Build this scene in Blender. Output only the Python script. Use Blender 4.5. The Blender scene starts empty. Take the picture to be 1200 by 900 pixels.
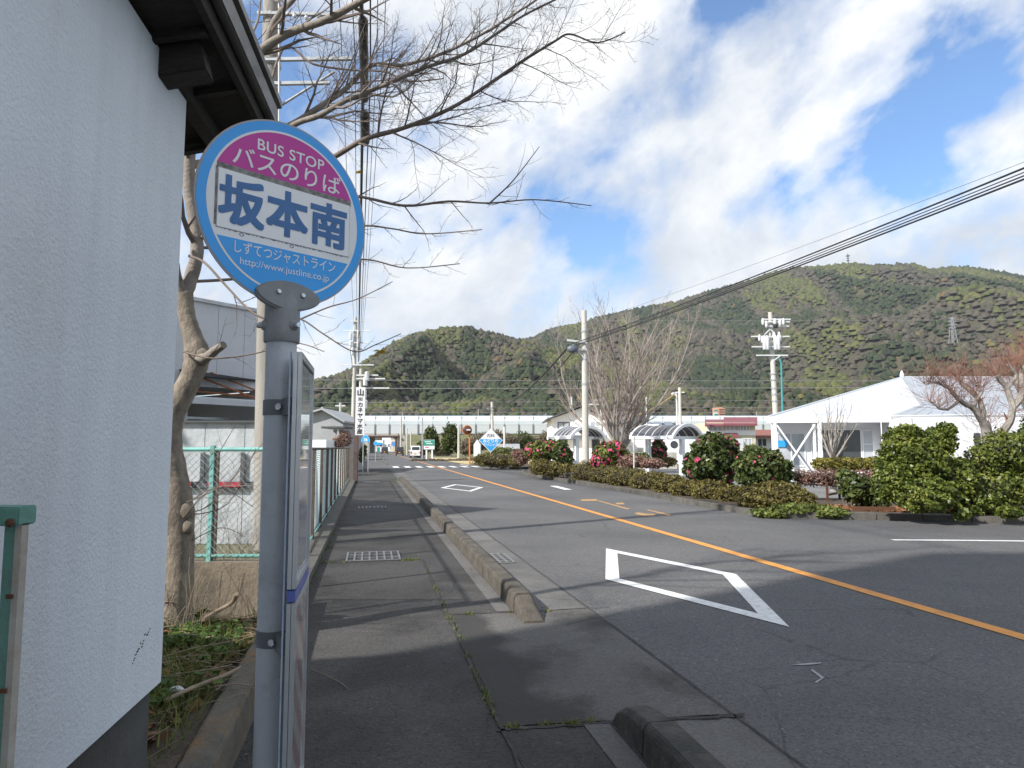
import bpy, bmesh, math, random
import numpy as np
from mathutils import Vector, Matrix
R = math.radians
sc = bpy.context.scene
col = sc.collection
rng = random.Random(7)
nr = np.random.RandomState(11)

# ---------------------------------------------------------------- camera
F = 820.0; PITCH = R(5.2); EYE = 1.55
camd = bpy.data.cameras.new('camera'); cam = bpy.data.objects.new('camera', camd)
cam.location = (0, 0, EYE); cam.rotation_euler = (R(90) + PITCH, 0, 0)
camd.lens = F / 1200 * 36; camd.sensor_width = 36; camd.clip_start = 0.05; camd.clip_end = 12000
col.objects.link(cam); sc.camera = cam

# ---------------------------------------------------------------- sun and sky
SUN_A, SUN_E = 54.0, 37.0          # the way the shadows fall (from the view axis to the right), and the sun's height
L = Vector((math.sin(R(SUN_A)) * math.cos(R(SUN_E)), math.cos(R(SUN_A)) * math.cos(R(SUN_E)), -math.sin(R(SUN_E))))
sund = bpy.data.lights.new('sun', 'SUN'); sund.energy = 4.6; sund.angle = R(1.3); sund.color = (1.0, 0.955, 0.89)
sun = bpy.data.objects.new('sun', sund); sun.rotation_euler = L.to_track_quat('-Z', 'Y').to_euler(); sun.location = (-30, -20, 40)
col.objects.link(sun)

world = bpy.data.worlds.new('World'); sc.world = world; world.use_nodes = True
wn, wl = world.node_tree.nodes, world.node_tree.links
bg = wn['Background']; bg.inputs['Strength'].default_value = 0.15
sky = wn.new('ShaderNodeTexSky'); sky.sky_type = 'NISHITA'; sky.sun_disc = False
sky.sun_elevation = R(SUN_E); sky.sun_rotation = R(SUN_A + 180); sky.altitude = 50; sky.dust_density = 0.3; sky.ozone_density = 2.2
def wmath(op, a, b=None, clamp=False):
    n = wn.new('ShaderNodeMath'); n.operation = op; n.use_clamp = clamp
    for i, v in enumerate((a, b)):
        if v is None: continue
        if isinstance(v, (int, float)): n.inputs[i].default_value = v
        else: wl.new(v, n.inputs[i])
    return n.outputs[0]
SKYW = 8.3
tc = wn.new('ShaderNodeTexCoord'); sep = wn.new('ShaderNodeSeparateXYZ'); wl.new(tc.outputs['Generated'], sep.inputs[0])
mp = wn.new('ShaderNodeMapping'); mp.vector_type = 'POINT'; wl.new(tc.outputs['Generated'], mp.inputs[0])
mp.inputs['Rotation'].default_value = (0, R(33), 0); mp.inputs['Scale'].default_value = (1.0, 1.0, 1.0)
mp0 = wn.new('ShaderNodeMapping'); wl.new(mp.outputs[0], mp0.inputs[0]); mp0.inputs['Scale'].default_value = (0.85, 1.0, 1.3); mp = mp0
def wnoise(scale, det, rough, off=0.0, dist=0.0):
    n = wn.new('ShaderNodeTexNoise'); n.noise_dimensions = '4D'; n.inputs['W'].default_value = off
    n.inputs['Scale'].default_value = scale; n.inputs['Detail'].default_value = det; n.inputs['Roughness'].default_value = rough
    n.inputs['Distortion'].default_value = dist; wl.new(mp.outputs[0], n.inputs['Vector']); return n.outputs['Fac']
def wramp(src, pts):
    n = wn.new('ShaderNodeValToRGB'); wl.new(src, n.inputs[0]); e = n.color_ramp.elements
    while len(e) < len(pts): e.new(0.5)
    for k, (p, c) in enumerate(pts): e[k].position = p; e[k].color = (c, c, c, 1) if isinstance(c, (int, float)) else c
    return n.outputs[0]
big = wnoise(2.7, 10, 0.54, SKYW, 0.15); fine = wnoise(11.0, 8, 0.6, 7.1, 0.3)
dens = wmath('ADD', wmath('MULTIPLY', big, 0.8), wmath('MULTIPLY', fine, 0.2))
mask = wramp(dens, [(0.415, 0.0), (0.455, 0.55), (0.505, 0.98)])
puff = wnoise(4.6, 10, 0.6, 12.0, 0.25)
shade = wramp(wmath('ADD', wmath('MULTIPLY', puff, 0.7), wmath('MULTIPLY', dens, 0.3)),
              [(0.38, (2.9, 3.2, 3.6, 1)), (0.46, (3.6, 3.8, 4.1, 1)), (0.53, (4.5, 4.6, 4.7, 1)), (0.62, (5.3, 5.3, 5.2, 1))])
hz = wramp(sep.outputs['Z'], [(0.0, 0.35), (0.12, 0.0)])
mask2 = wmath('MAXIMUM', mask, hz)
mx = wn.new('ShaderNodeMixRGB'); wl.new(mask2, mx.inputs[0]); blu = wn.new('ShaderNodeMixRGB'); blu.blend_type = 'MULTIPLY'; blu.inputs[0].default_value = 1.0; blu.inputs[2].default_value = (0.74, 0.88, 1.0, 1); wl.new(sky.outputs[0], blu.inputs[1]); wl.new(blu.outputs[0], mx.inputs[1]); wl.new(shade, mx.inputs[2])
wl.new(mx.outputs[0], bg.inputs['Color'])
sc.view_settings.view_transform = 'Standard'; sc.view_settings.look = 'None'; sc.view_settings.exposure = 0.58; sc.view_settings.gamma = 1.0
sc.cycles.max_bounces = 6; sc.cycles.diffuse_bounces = 3; sc.cycles.glossy_bounces = 3; sc.cycles.transparent_max_bounces = 16
sc.cycles.use_denoising = True

# ---------------------------------------------------------------- positions: a point of the view at a known distance, or on the ground
def ray(px, py):
    u = (px - 600) / F; v = -(py - 450) / F
    return u, math.cos(PITCH) - math.sin(PITCH) * v, math.sin(PITCH) + math.cos(PITCH) * v
def at(px, py, d):
    x, y, z = ray(px, py); t = d / y
    return Vector((x * t, d, EYE + z * t))
def G(px, py, z=0.0):
    x, y, w = ray(px, py); t = (z - EYE) / w
    return Vector((x * t, y * t, z))
RA = R(11.35)                                   # the road runs this far to the left of the view axis
RD = Vector((-math.sin(RA), math.cos(RA), 0)); RN = Vector((math.cos(RA), math.sin(RA), 0))
def rd(u, s, z=0.0): return RN * u + RD * s + Vector((0, 0, z))

# ---------------------------------------------------------------- materials
MATS = {}
def newmat(name):
    m = bpy.data.materials.new(name); m.use_nodes = True
    return m, m.node_tree.nodes, m.node_tree.links, m.node_tree.nodes['Principled BSDF']
def rgba(c): return (c[0], c[1], c[2], 1) if len(c) == 3 else c
def texnoise(n, l, vec, scale, det=5, rough=0.6, dist=0.0):
    t = n.new('ShaderNodeTexNoise'); t.inputs['Scale'].default_value = scale; t.inputs['Detail'].default_value = det
    t.inputs['Roughness'].default_value = rough; t.inputs['Distortion'].default_value = dist; l.new(vec, t.inputs['Vector']); return t.outputs['Fac']
def ramp(n, l, src, pts, interp='LINEAR'):
    r = n.new('ShaderNodeValToRGB'); l.new(src, r.inputs[0]); e = r.color_ramp.elements; r.color_ramp.interpolation = interp
    while len(e) < len(pts): e.new(0.5)
    for k, (p, c) in enumerate(pts): e[k].position = p; e[k].color = (c, c, c, 1) if isinstance(c, (int, float)) else rgba(c)
    return r.outputs[0]
def mixc(n, l, fac, a, b, mode='MIX'):
    m = n.new('ShaderNodeMixRGB'); m.blend_type = mode
    for i, v in enumerate((fac, a, b)):
        if isinstance(v, (int, float)): m.inputs[i].default_value = v if i == 0 else (v, v, v, 1)
        elif isinstance(v, tuple): m.inputs[i].default_value = rgba(v)
        else: l.new(v, m.inputs[i])
    return m.outputs[0]
def mat(name, c, rough=0.6, c2=None, scale=3.0, bump=0.0, bscale=60.0, metal=0.0, dirt=0.0, dirtc=(0.08, 0.07, 0.06), dscale=1.2, coat=0.0, stretch=None, objvar=0.0, spec=None):
    if name in MATS: return MATS[name]
    m, n, l, b = newmat(name); t = n.new('ShaderNodeTexCoord'); vec = t.outputs['Object']
    if stretch:
        q = n.new('ShaderNodeMapping'); q.inputs['Scale'].default_value = stretch; l.new(vec, q.inputs[0]); vec = q.outputs[0]
    c2 = c2 or tuple(x * 0.82 for x in c)
    out = mixc(n, l, ramp(n, l, texnoise(n, l, vec, scale), [(0.32, 0.0), (0.68, 1.0)]), c, c2)
    if dirt:
        out = mixc(n, l, ramp(n, l, texnoise(n, l, vec, dscale, 7, 0.68), [(0.5, 0.0), (0.72, dirt)]), out, dirtc)
    if objvar:
        oi = n.new('ShaderNodeObjectInfo'); out = mixc(n, l, ramp(n, l, oi.outputs['Random'], [(0, 0.0), (1, objvar)]), out, tuple(x * 0.5 for x in c))
    l.new(out, b.inputs['Base Color']); b.inputs['Metallic'].default_value = metal
    l.new(ramp(n, l, texnoise(n, l, vec, scale * 4), [(0.3, max(0.02, rough - 0.08)), (0.7, min(1, rough + 0.08))]), b.inputs['Roughness'])
    if coat: b.inputs['Coat Weight'].default_value = coat; b.inputs['Coat Roughness'].default_value = 0.08
    if spec is not None: b.inputs['Specular IOR Level'].default_value = spec
    if bump:
        bp = n.new('ShaderNodeBump'); bp.inputs['Strength'].default_value = bump; bp.inputs['Distance'].default_value = 0.6 / bscale
        l.new(texnoise(n, l, vec, bscale, 4, 0.65), bp.inputs['Height']); l.new(bp.outputs[0], b.inputs['Normal'])
    MATS[name] = m; return m
def tonemat(name, pts, rough=0.55, transl=0.25):
    # leaves: each leaf carries its own 'tone', 0 to 1
    if name in MATS: return MATS[name]
    m, n, l, b = newmat(name); a = n.new('ShaderNodeAttribute'); a.attribute_name = 'tone'
    c = ramp(n, l, a.outputs['Fac'], pts); l.new(c, b.inputs['Base Color']); b.inputs['Roughness'].default_value = rough
    b.inputs['Specular IOR Level'].default_value = 0.35
    tr = n.new('ShaderNodeBsdfTranslucent'); l.new(c, tr.inputs['Color']); ms = n.new('ShaderNodeMixShader'); ms.inputs[0].default_value = transl
    l.new(b.outputs[0], ms.inputs[1]); l.new(tr.outputs[0], ms.inputs[2]); l.new(ms.outputs[0], n['Material Output'].inputs[0])
    MATS[name] = m; return m
def glassmat(name, c=(0.03, 0.035, 0.04), rough=0.06):
    if name in MATS: return MATS[name]
    m, n, l, b = newmat(name); t = n.new('ShaderNodeTexCoord')
    l.new(mixc(n, l, texnoise(n, l, t.outputs['Object'], 1.3), c, tuple(x * 2.2 for x in c)), b.inputs['Base Color'])
    b.inputs['Roughness'].default_value = rough; b.inputs['Specular IOR Level'].default_value = 0.45
    MATS[name] = m; return m

# ---------------------------------------------------------------- mesh building
class MB:
    def __init__(s): s.v = []; s.f = []
    def add(s, vs, fs):
        o = len(s.v); s.v += [tuple(p) for p in vs]; s.f += [tuple(i + o for i in f) for f in fs]; return s
    def box(s, c, dx, dy, dz, ex=(1, 0, 0), ey=None, ez=(0, 0, 1)):
        # box centred on c, sizes along ex, ey, ez
        ex = Vector(ex).normalized(); ez = Vector(ez).normalized(); ey = Vector(ey).normalized() if ey is not None else ez.cross(ex).normalized(); c = Vector(c)
        vs = [c + ex * (i * dx / 2) + ey * (j * dy / 2) + ez * (k * dz / 2) for k in (-1, 1) for j in (-1, 1) for i in (-1, 1)]
        return s.add(vs, [(0, 2, 3, 1), (4, 5, 7, 6), (0, 1, 5, 4), (2, 6, 7, 3), (0, 4, 6, 2), (1, 3, 7, 5)])
    def bar(s, a, b, w, h=None, up=(0, 0, 1)):
        a, b = Vector(a), Vector(b); d = b - a; h = h or w; u = Vector(up)
        if abs(d.normalized().dot(u)) > 0.97: u = Vector((0, 1, 0.01))
        side = d.cross(u).normalized(); upv = side.cross(d).normalized()
        return s.box((a + b) / 2, d.length, w, h, d, side, upv)
    def tube(s, pts, rs, n=8, cap=True):
        pts = [Vector(p) for p in pts]
        if isinstance(rs, (int, float)): rs = [rs] * len(pts)
        o = len(s.v); t0 = (pts[1] - pts[0]).normalized(); ref = Vector((0, 0, 1)) if abs(t0.z) < 0.9 else Vector((1, 0, 0))
        a = t0.cross(ref).normalized()
        for i, p in enumerate(pts):
            t = (pts[min(i + 1, len(pts) - 1)] - pts[max(i - 1, 0)]).normalized()
            a = (a - t * a.dot(t)).normalized(); b = t.cross(a)
            for k in range(n):
                w = 2 * math.pi * k / n; s.v.append(tuple(p + (a * math.cos(w) + b * math.sin(w)) * rs[i]))
        for i in range(len(pts) - 1):
            for k in range(n):
                k2 = (k + 1) % n; s.f.append((o + i * n + k, o + i * n + k2, o + (i + 1) * n + k2, o + (i + 1) * n + k))
        if cap and n > 2:
            s.f.append(tuple(o + k for k in range(n))[::-1]); s.f.append(tuple(o + (len(pts) - 1) * n + k for k in range(n)))
        return s
    def prism(s, poly, h0, h1, fr):
        # poly in (x, y) of the frame fr = (origin, ex, ey, ez), extruded from h0 to h1 along ez
        o, ex, ey, ez = [Vector(q) for q in fr]; n = len(poly)
        vs = [o + ex * x + ey * y + ez * h for h in (h0, h1) for x, y in poly]
        return s.add(vs, [tuple(range(n))[::-1], tuple(range(n, 2 * n))] + [(i, (i + 1) % n, n + (i + 1) % n, n + i) for i in range(n)])
    def quad(s, a, b, c, d): return s.add([a, b, c, d], [(0, 1, 2, 3)])
    def lathe(s, c, prof, n=16, axis=(0, 0, 1)):
        ez = Vector(axis).normalized(); ex = ez.orthogonal().normalized(); ey = ez.cross(ex); c = Vector(c); o = len(s.v)
        for r, h in prof:
            for k in range(n):
                w = 2 * math.pi * k / n; s.v.append(tuple(c + ez * h + (ex * math.cos(w) + ey * math.sin(w)) * max(r, 1e-4)))
        for i in range(len(prof) - 1):
            for k in range(n): s.f.append((o + i * n + k, o + i * n + (k + 1) % n, o + (i + 1) * n + (k + 1) % n, o + (i + 1) * n + k))
        s.f.append(tuple(o + k for k in range(n))[::-1]); s.f.append(tuple(o + (len(prof) - 1) * n + k for k in range(n))); return s
    def blob(s, c, rx, ry, rz, n=2, jitter=0.15, seed=0):
        bm = bmesh.new(); bmesh.ops.create_icosphere(bm, subdivisions=n, radius=1); q = random.Random(seed)
        vs = [(c[0] + v.co.x * rx * (1 + q.uniform(-jitter, jitter)), c[1] + v.co.y * ry * (1 + q.uniform(-jitter, jitter)), c[2] + v.co.z * rz * (1 + q.uniform(-jitter, jitter))) for v in bm.verts]
        fs = [tuple(v.index for v in f.verts) for f in bm.faces]; bm.free(); return s.add(vs, fs)
    def build(s, name, m, parent=None, smooth=False, bevel=0.0, kind=None, label=None):
        off = Vector(ROOT.get(parent.name, parent.location)) if parent else Vector((0, 0, 0))
        me = bpy.data.meshes.new(name); me.from_pydata([(x - off.x, y - off.y, z - off.z) for x, y, z in s.v], [], s.f)
        me.materials.append(m); me.validate()
        bm = bmesh.new(); bm.from_mesh(me)
        if len(bm.faces) < 60000: bmesh.ops.recalc_face_normals(bm, faces=bm.faces)
        if bevel:
            es = [e for e in bm.edges if len(e.link_faces) == 2 and e.calc_face_angle(0) > 0.5]
            bmesh.ops.bevel(bm, geom=es, offset=bevel, segments=2, affect='EDGES', clamp_overlap=True)
        bm.to_mesh(me); bm.free()
        if smooth:
            me.shade_smooth()
            try: me.set_sharp_from_angle(angle=R(42))
            except Exception: pass
        o = bpy.data.objects.new(name, me); col.objects.link(o)
        if parent: o.parent = parent; ROOT[o.name] = tuple(off)
        if kind: o['kind'] = kind
        if label: o['label'] = label
        return o
ROOT = {}
def thing(name, loc, label, cat, group=None):
    o = bpy.data.objects.new(name, None); o.location = loc; o.empty_display_size = 0.2; col.objects.link(o)
    o['label'] = label; o['category'] = cat
    if group: o['group'] = group
    return o
def tag(o, label, cat, group=None):
    o['label'] = label; o['category'] = cat
    if group: o['group'] = group
    return o
def struct(name, mb, m, **k): return mb.build(name, m, None, kind='structure', **k)
def piece(src, delta, parent=None, label=None):
    # another part sharing the source part's mesh, moved by delta
    c = src.copy(); col.objects.link(c); c.location = src.location + Vector(delta); c.parent = parent or src.parent
    if label: c['label'] = label
    return c
def copy_tree(o, loc=None, parent=None, label=None, rotz=None):
    c = o.copy(); col.objects.link(c)
    if parent: c.parent = parent
    if loc is not None: c.location = loc
    if label: c['label'] = label
    if rotz is not None: c.rotation_euler.z = rotz
    for ch in list(o.children): copy_tree(ch, None, c)
    return c
def lettering(text, size, o, ex, ey, m, parent=None, name='lettering', bold=0.0, align='CENTER', lift=0.0015, sx=1.0, space=1.0, vertical=False):
    # flat letters on the plane (o, ex, ey); size is the height of the em box
    ex, ey = Vector(ex).normalized(), Vector(ey).normalized(); ez = ex.cross(ey); o = Vector(o) + ez * lift
    mb = MB()
    rows = list(text) if vertical else [text]
    # heavy strokes: the same letters laid over each other, shifted by the extra stroke width
    heavy = bold > 0.015; shifts = [(bold * size * i, bold * size * j) for i in (-1, 0, 1) for j in (-1, 0, 1) if i or j] if heavy else [(0.0, 0.0)]
    for i, t in enumerate(rows):
        cu = bpy.data.curves.new('text_curve', 'FONT'); cu.body = t; cu.size = size; cu.offset = 0.0 if heavy else bold * size; cu.align_x = align; cu.space_character = space
        ob = bpy.data.objects.new('text_curve', cu); col.objects.link(ob)
        me = bpy.data.meshes.new_from_object(ob.evaluated_get(bpy.context.evaluated_depsgraph_get()))
        dy = -i * size * 1.02 if vertical else 0
        for j, (ox, oy) in enumerate(shifts): mb.add([o + ez * (j * size * 0.0006) + ex * (v.co.x * sx + ox) + ey * (v.co.y + dy + oy) for v in me.vertices], [tuple(p.vertices) for p in me.polygons])
        bpy.data.objects.remove(ob); bpy.data.curves.remove(cu); bpy.data.meshes.remove(me)
    off = Vector(ROOT.get(parent.name, parent.location)) if parent else Vector((0, 0, 0))
    me = bpy.data.meshes.new(name); me.from_pydata([tuple(Vector(v) - off) for v in mb.v], [], mb.f); me.materials.append(m)
    ob = bpy.data.objects.new(name, me); col.objects.link(ob)
    if parent: ob.parent = parent; ROOT[ob.name] = tuple(off)
    return ob
def npmesh(name, V, nper, m, parent=None, tone=None, smooth=False, kind=None):
    # many separate faces of nper corners each, from one numpy array
    nf = len(V) // nper; off = np.array(ROOT.get(parent.name, tuple(parent.location))) if parent else np.zeros(3)
    me = bpy.data.meshes.new(name); me.vertices.add(len(V)); me.vertices.foreach_set('co', (V - off).astype(np.float32).ravel())
    me.loops.add(len(V)); me.loops.foreach_set('vertex_index', np.arange(len(V), dtype=np.int32))
    me.polygons.add(nf); me.polygons.foreach_set('loop_start', np.arange(0, len(V), nper, dtype=np.int32))
    me.materials.append(m)
    if tone is not None:
        a = me.attributes.new('tone', 'FLOAT', 'FACE'); a.data.foreach_set('value', tone.astype(np.float32))
    me.update(); me.validate(); o = bpy.data.objects.new(name, me); col.objects.link(o)
    if parent: o.parent = parent
    if kind: o['kind'] = kind
    return o
def leafcloud(blobs, n, size, rs, shell=0.55, elong=1.7, flat=0.5, top=0.0):
    # n leaf-shaped quads through the outer part of a set of ellipsoids (centre, radii)
    w = np.array([b[1][0] * b[1][1] + b[1][1] * b[1][2] + b[1][0] * b[1][2] for b in blobs]); k = rs.choice(len(blobs), n, p=w / w.sum())
    C = np.array([list(b[0]) for b in blobs])[k]; Rr = np.array([list(b[1]) for b in blobs])[k]
    d = rs.normal(size=(n, 3)); d /= np.linalg.norm(d, axis=1)[:, None]
    lump = 1 + 0.13 * np.sin(d[:, 0] * 9 + k * 1.7) * np.sin(d[:, 1] * 8 + k) + 0.1 * np.sin(d[:, 2] * 11 + d[:, 0] * 7 + k * 2.1)
    r = (shell + (1 - shell) * rs.rand(n) ** 0.45) * lump
    P = C + d * Rr * r[:, None]
    nrm = d * flat + rs.normal(size=(n, 3)) * 0.55; nrm[:, 2] += 0.35 + top; nrm /= np.linalg.norm(nrm, axis=1)[:, None]
    a = np.cross(nrm, rs.normal(size=(n, 3))); a /= np.linalg.norm(a, axis=1)[:, None]; b = np.cross(nrm, a)
    s = size * (0.6 + 0.8 * rs.rand(n))[:, None]
    V = np.stack([P - a * s * elong / 2, P - b * s / 2 + nrm * s * 0.12, P + a * s * elong / 2, P + b * s / 2 + nrm * s * 0.12], 1).reshape(-1, 3)
    clump = 0.5 + 0.5 * np.sin(P[:, 0] * 5.1 + k) * np.sin(P[:, 1] * 4.3 + P[:, 2] * 6.0)
    tone = np.clip(0.6 * rs.rand(n) + 0.4 * clump, 0, 1)
    return V, tone

# ================================================================ GROUND, ROAD, KERBS
def asphalt(name, c, c2, speck=0.5, stain=0.5, stainc=(0.03, 0.028, 0.026), crack=0.6, sscale=0.5, rough=0.86):
    m, n, l, b = newmat(name); t = n.new('ShaderNodeTexCoord'); vec = t.outputs['Object']
    base = mixc(n, l, ramp(n, l, texnoise(n, l, vec, 0.35, 6, 0.6), [(0.35, 0.0), (0.65, 1.0)]), c, c2)
    st = ramp(n, l, texnoise(n, l, vec, sscale, 8, 0.62, 0.4), [(0.47, 0.0), (0.62, stain)])
    base = mixc(n, l, st, base, stainc)
    v = n.new('ShaderNodeTexVoronoi'); v.inputs['Scale'].default_value = 62; l.new(vec, v.inputs['Vector'])
    sp = ramp(n, l, v.outputs['Color'], [(0.0, 0.55), (0.5, 1.0), (0.9, 1.15), (1.0, 2.4)])
    base = mixc(n, l, speck, base, sp, 'MULTIPLY')
    fine = ramp(n, l, texnoise(n, l, vec, 75, 6, 0.78), [(0.3, 0.62), (0.7, 1.38)])
    base = mixc(n, l, 0.8, base, fine, 'MULTIPLY')
    # hairline cracks along the edges of large wandering cells
    d = n.new('ShaderNodeMixRGB'); d.inputs[0].default_value = 0.16; l.new(vec, d.inputs[1])
    nz = n.new('ShaderNodeTexNoise'); nz.inputs['Scale'].default_value = 1.9; nz.inputs['Detail'].default_value = 6; l.new(vec, nz.inputs['Vector']); l.new(nz.outputs['Color'], d.inputs[2])
    vc = n.new('ShaderNodeTexVoronoi'); vc.feature = 'DISTANCE_TO_EDGE'; vc.inputs['Scale'].default_value = 0.62; l.new(d.outputs[0], vc.inputs['Vector'])
    ck = ramp(n, l, vc.outputs['Distance'], [(0.0, crack), (0.006, 0.0)])
    gate = ramp(n, l, texnoise(n, l, vec, 0.9, 3), [(0.5, 0.0), (0.56, 1.0)])
    ckm = mixc(n, l, 1.0, ck, gate, 'MULTIPLY'); base = mixc(n, l, ckm, base, (0.02, 0.02, 0.02))
    l.new(base, b.inputs['Base Color']); b.inputs['Roughness'].default_value = rough; b.inputs['Specular IOR Level'].default_value = 0.3
    bp = n.new('ShaderNodeBump'); bp.inputs['Strength'].default_value = 0.8; bp.inputs['Distance'].default_value = 0.011
    hh = mixc(n, l, 0.5, v.outputs['Distance'], texnoise(n, l, vec, 160, 3, 0.7)); l.new(hh, bp.inputs['Height']); l.new(bp.outputs[0], b.inputs['Normal'])
    return m
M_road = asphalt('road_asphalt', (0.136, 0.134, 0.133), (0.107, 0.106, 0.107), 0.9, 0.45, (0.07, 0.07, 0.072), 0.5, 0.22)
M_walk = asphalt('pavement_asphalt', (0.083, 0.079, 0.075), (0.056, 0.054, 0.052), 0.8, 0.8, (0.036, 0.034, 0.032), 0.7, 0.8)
M_apron = asphalt('apron_concrete', (0.14, 0.135, 0.125), (0.105, 0.10, 0.095), 0.5, 0.85, (0.045, 0.043, 0.04), 0.8, 0.9)
def tracked(m, at_u, soft, c):
    # a worn dark wheel track: everything left of a wandering line along the road
    n, l, b = m.node_tree.nodes, m.node_tree.links, m.node_tree.nodes['Principled BSDF']; t = n.new('ShaderNodeTexCoord'); d = n.new('ShaderNodeVectorMath'); d.operation = 'DOT_PRODUCT'; l.new(t.outputs['Object'], d.inputs[0]); d.inputs[1].default_value = (RN.x + 0.10 * RD.x, RN.y + 0.10 * RD.y, 0)
    nz = texnoise(n, l, t.outputs['Object'], 1.7, 6, 0.6, 0.3); a = n.new('ShaderNodeMath'); a.operation = 'MULTIPLY_ADD'; l.new(nz, a.inputs[0]); a.inputs[1].default_value = 1.1; l.new(d.outputs['Value'], a.inputs[2])
    f = n.new('ShaderNodeMapRange'); l.new(a.outputs[0], f.inputs[0]); f.inputs[1].default_value = at_u - soft; f.inputs[2].default_value = at_u + soft; f.inputs[3].default_value = 0.9; f.inputs[4].default_value = 0.0
    src = b.inputs['Base Color'].links[0].from_socket; l.new(mixc(n, l, f.outputs[0], src, c, 'MIX'), b.inputs['Base Color'])
tracked(M_apron, 2.22, 0.10, (0.043, 0.041, 0.039))
M_gutter = asphalt('gutter_concrete', (0.165, 0.16, 0.152), (0.125, 0.122, 0.118), 0.4, 0.5, (0.06, 0.058, 0.055), 0.5, 0.8)
M_lot = asphalt('car_park_asphalt', (0.21, 0.21, 0.21), (0.165, 0.165, 0.165), 0.3, 0.3, (0.1, 0.1, 0.1), 0.3)
M_kerb = mat('kerb_concrete', (0.120, 0.104, 0.083), 0.92, (0.062, 0.054, 0.044), 5, 1.0, 40, dirt=0.95, dirtc=(0.030, 0.028, 0.022), dscale=3.2, objvar=0.12)
M_kerbdark = mat('mossy_kerb_concrete', (0.085, 0.08, 0.07), 0.92, (0.04, 0.04, 0.033), 6, 0.9, 40, dirt=0.85, dirtc=(0.026, 0.028, 0.02), dscale=4)
M_kerb2 = mat('grey_kerb_concrete', (0.16, 0.15, 0.13), 0.9, (0.09, 0.085, 0.075), 4, 0.6, 40, dirt=0.7, dirtc=(0.05, 0.048, 0.04), dscale=2.5, objvar=0.4)
M_lich = mat('lichen_concrete', (0.15, 0.13, 0.10), 0.95, (0.085, 0.08, 0.065), 6, 0.9, 45, dirt=0.95, dirtc=(0.22, 0.12, 0.03), dscale=2.6)
M_white = mat('road_paint_white', (0.74, 0.74, 0.72), 0.7, (0.64, 0.64, 0.63), 4, 0.2, 120, dirt=0.8, dirtc=(0.34, 0.34, 0.33), dscale=16)
M_wornwhite = mat('worn_road_paint_white', (0.42, 0.42, 0.42), 0.8, (0.24, 0.24, 0.24), 9, 0.2, 120, dirt=0.9, dirtc=(0.14, 0.14, 0.14), dscale=16)
M_orange = mat('road_paint_orange', (0.70, 0.30, 0.055), 0.7, (0.60, 0.25, 0.05), 3, 0.2, 120, dirt=0.65, dirtc=(0.28, 0.15, 0.07), dscale=5)
M_seam = mat('seam_tar', (0.028, 0.027, 0.026), 0.9, (0.05, 0.048, 0.045), 20, 0.5, 90)
M_soil = mat('leafy_soil', (0.085, 0.062, 0.042), 0.95, (0.05, 0.038, 0.027), 7, 1.0, 30, dirt=0.6, dirtc=(0.14, 0.10, 0.06), dscale=9)
M_ground = mat('dry_grass_ground', (0.16, 0.145, 0.08), 0.95, (0.10, 0.11, 0.05), 0.05, 0.6, 5, dirt=0.6, dirtc=(0.22, 0.17, 0.10), dscale=0.02)

def sheet(name, pts, z, m):
    mb = MB(); mb.add([(p[0], p[1], z) for p in pts], [tuple(range(len(pts)))]); return struct(name, mb, m)
sheet('ground', [(-2700, -140), (3100, -140), (3100, 2440), (-2700, 2440)], -0.06, M_ground)
road_poly = [rd(-0.67, -20), rd(46, -32), rd(46, 30), rd(16, 62), rd(8.6, 64), rd(8.6, 330), rd(-2.2, 330), rd(-2.2, 52), rd(-0.67, 48)]
sheet('road', road_poly, 0.0, M_road)
walk = [rd(-0.67, -6), rd(1.34, -6), rd(1.34, 1.2), rd(0.73, 1.2), rd(0.73, 6.62), rd(1.34, 6.6), rd(1.34, 52), rd(-1.0, 52), rd(-0.67, 34)]
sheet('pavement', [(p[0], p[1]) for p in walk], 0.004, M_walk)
sheet('driveway_apron', [rd(0.75, 3.98), rd(2.07, 3.9), rd(2.07, 6.62), rd(0.75, 6.66)], 0.008, M_apron)
sheet('driveway_footway', [rd(0.75, 0.6), rd(1.36, 0.6), rd(1.36, 3.90), rd(0.75, 3.94)], 0.008, M_walk)
sheet('gutter', [rd(1.545, 6.66), rd(2.07, 6.66), rd(2.07, 60), rd(1.545, 60)], 0.004, M_gutter)
sheet('gutter', [rd(1.58, 0.2), rd(2.12, 0.2), rd(2.1, 3.86), rd(1.58, 3.9)], 0.004, M_gutter)
sheet('kerb_footing', [rd(1.19, 6.66), rd(1.335, 6.66), rd(1.335, 34), rd(1.19, 34)], 0.010, M_gutter)
sheet('kerb_footing', [rd(1.19, 0.6), rd(1.335, 0.6), rd(1.335, 3.88), rd(1.19, 3.9)], 0.013, M_gutter)
sheet('car_park', [rd(11.5, 15.5), rd(44, 14), rd(44, 46), rd(24, 52), rd(12.5, 38)], 0.004, M_lot)
sheet('tan_field', [rd(8.7, 64), rd(27, 62), rd(34, 95), rd(8.7, 112)], 0.004, mat('straw_field', (0.50, 0.40, 0.20), 0.95, (0.42, 0.33, 0.17), 0.5, 0.5, 8))

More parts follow.
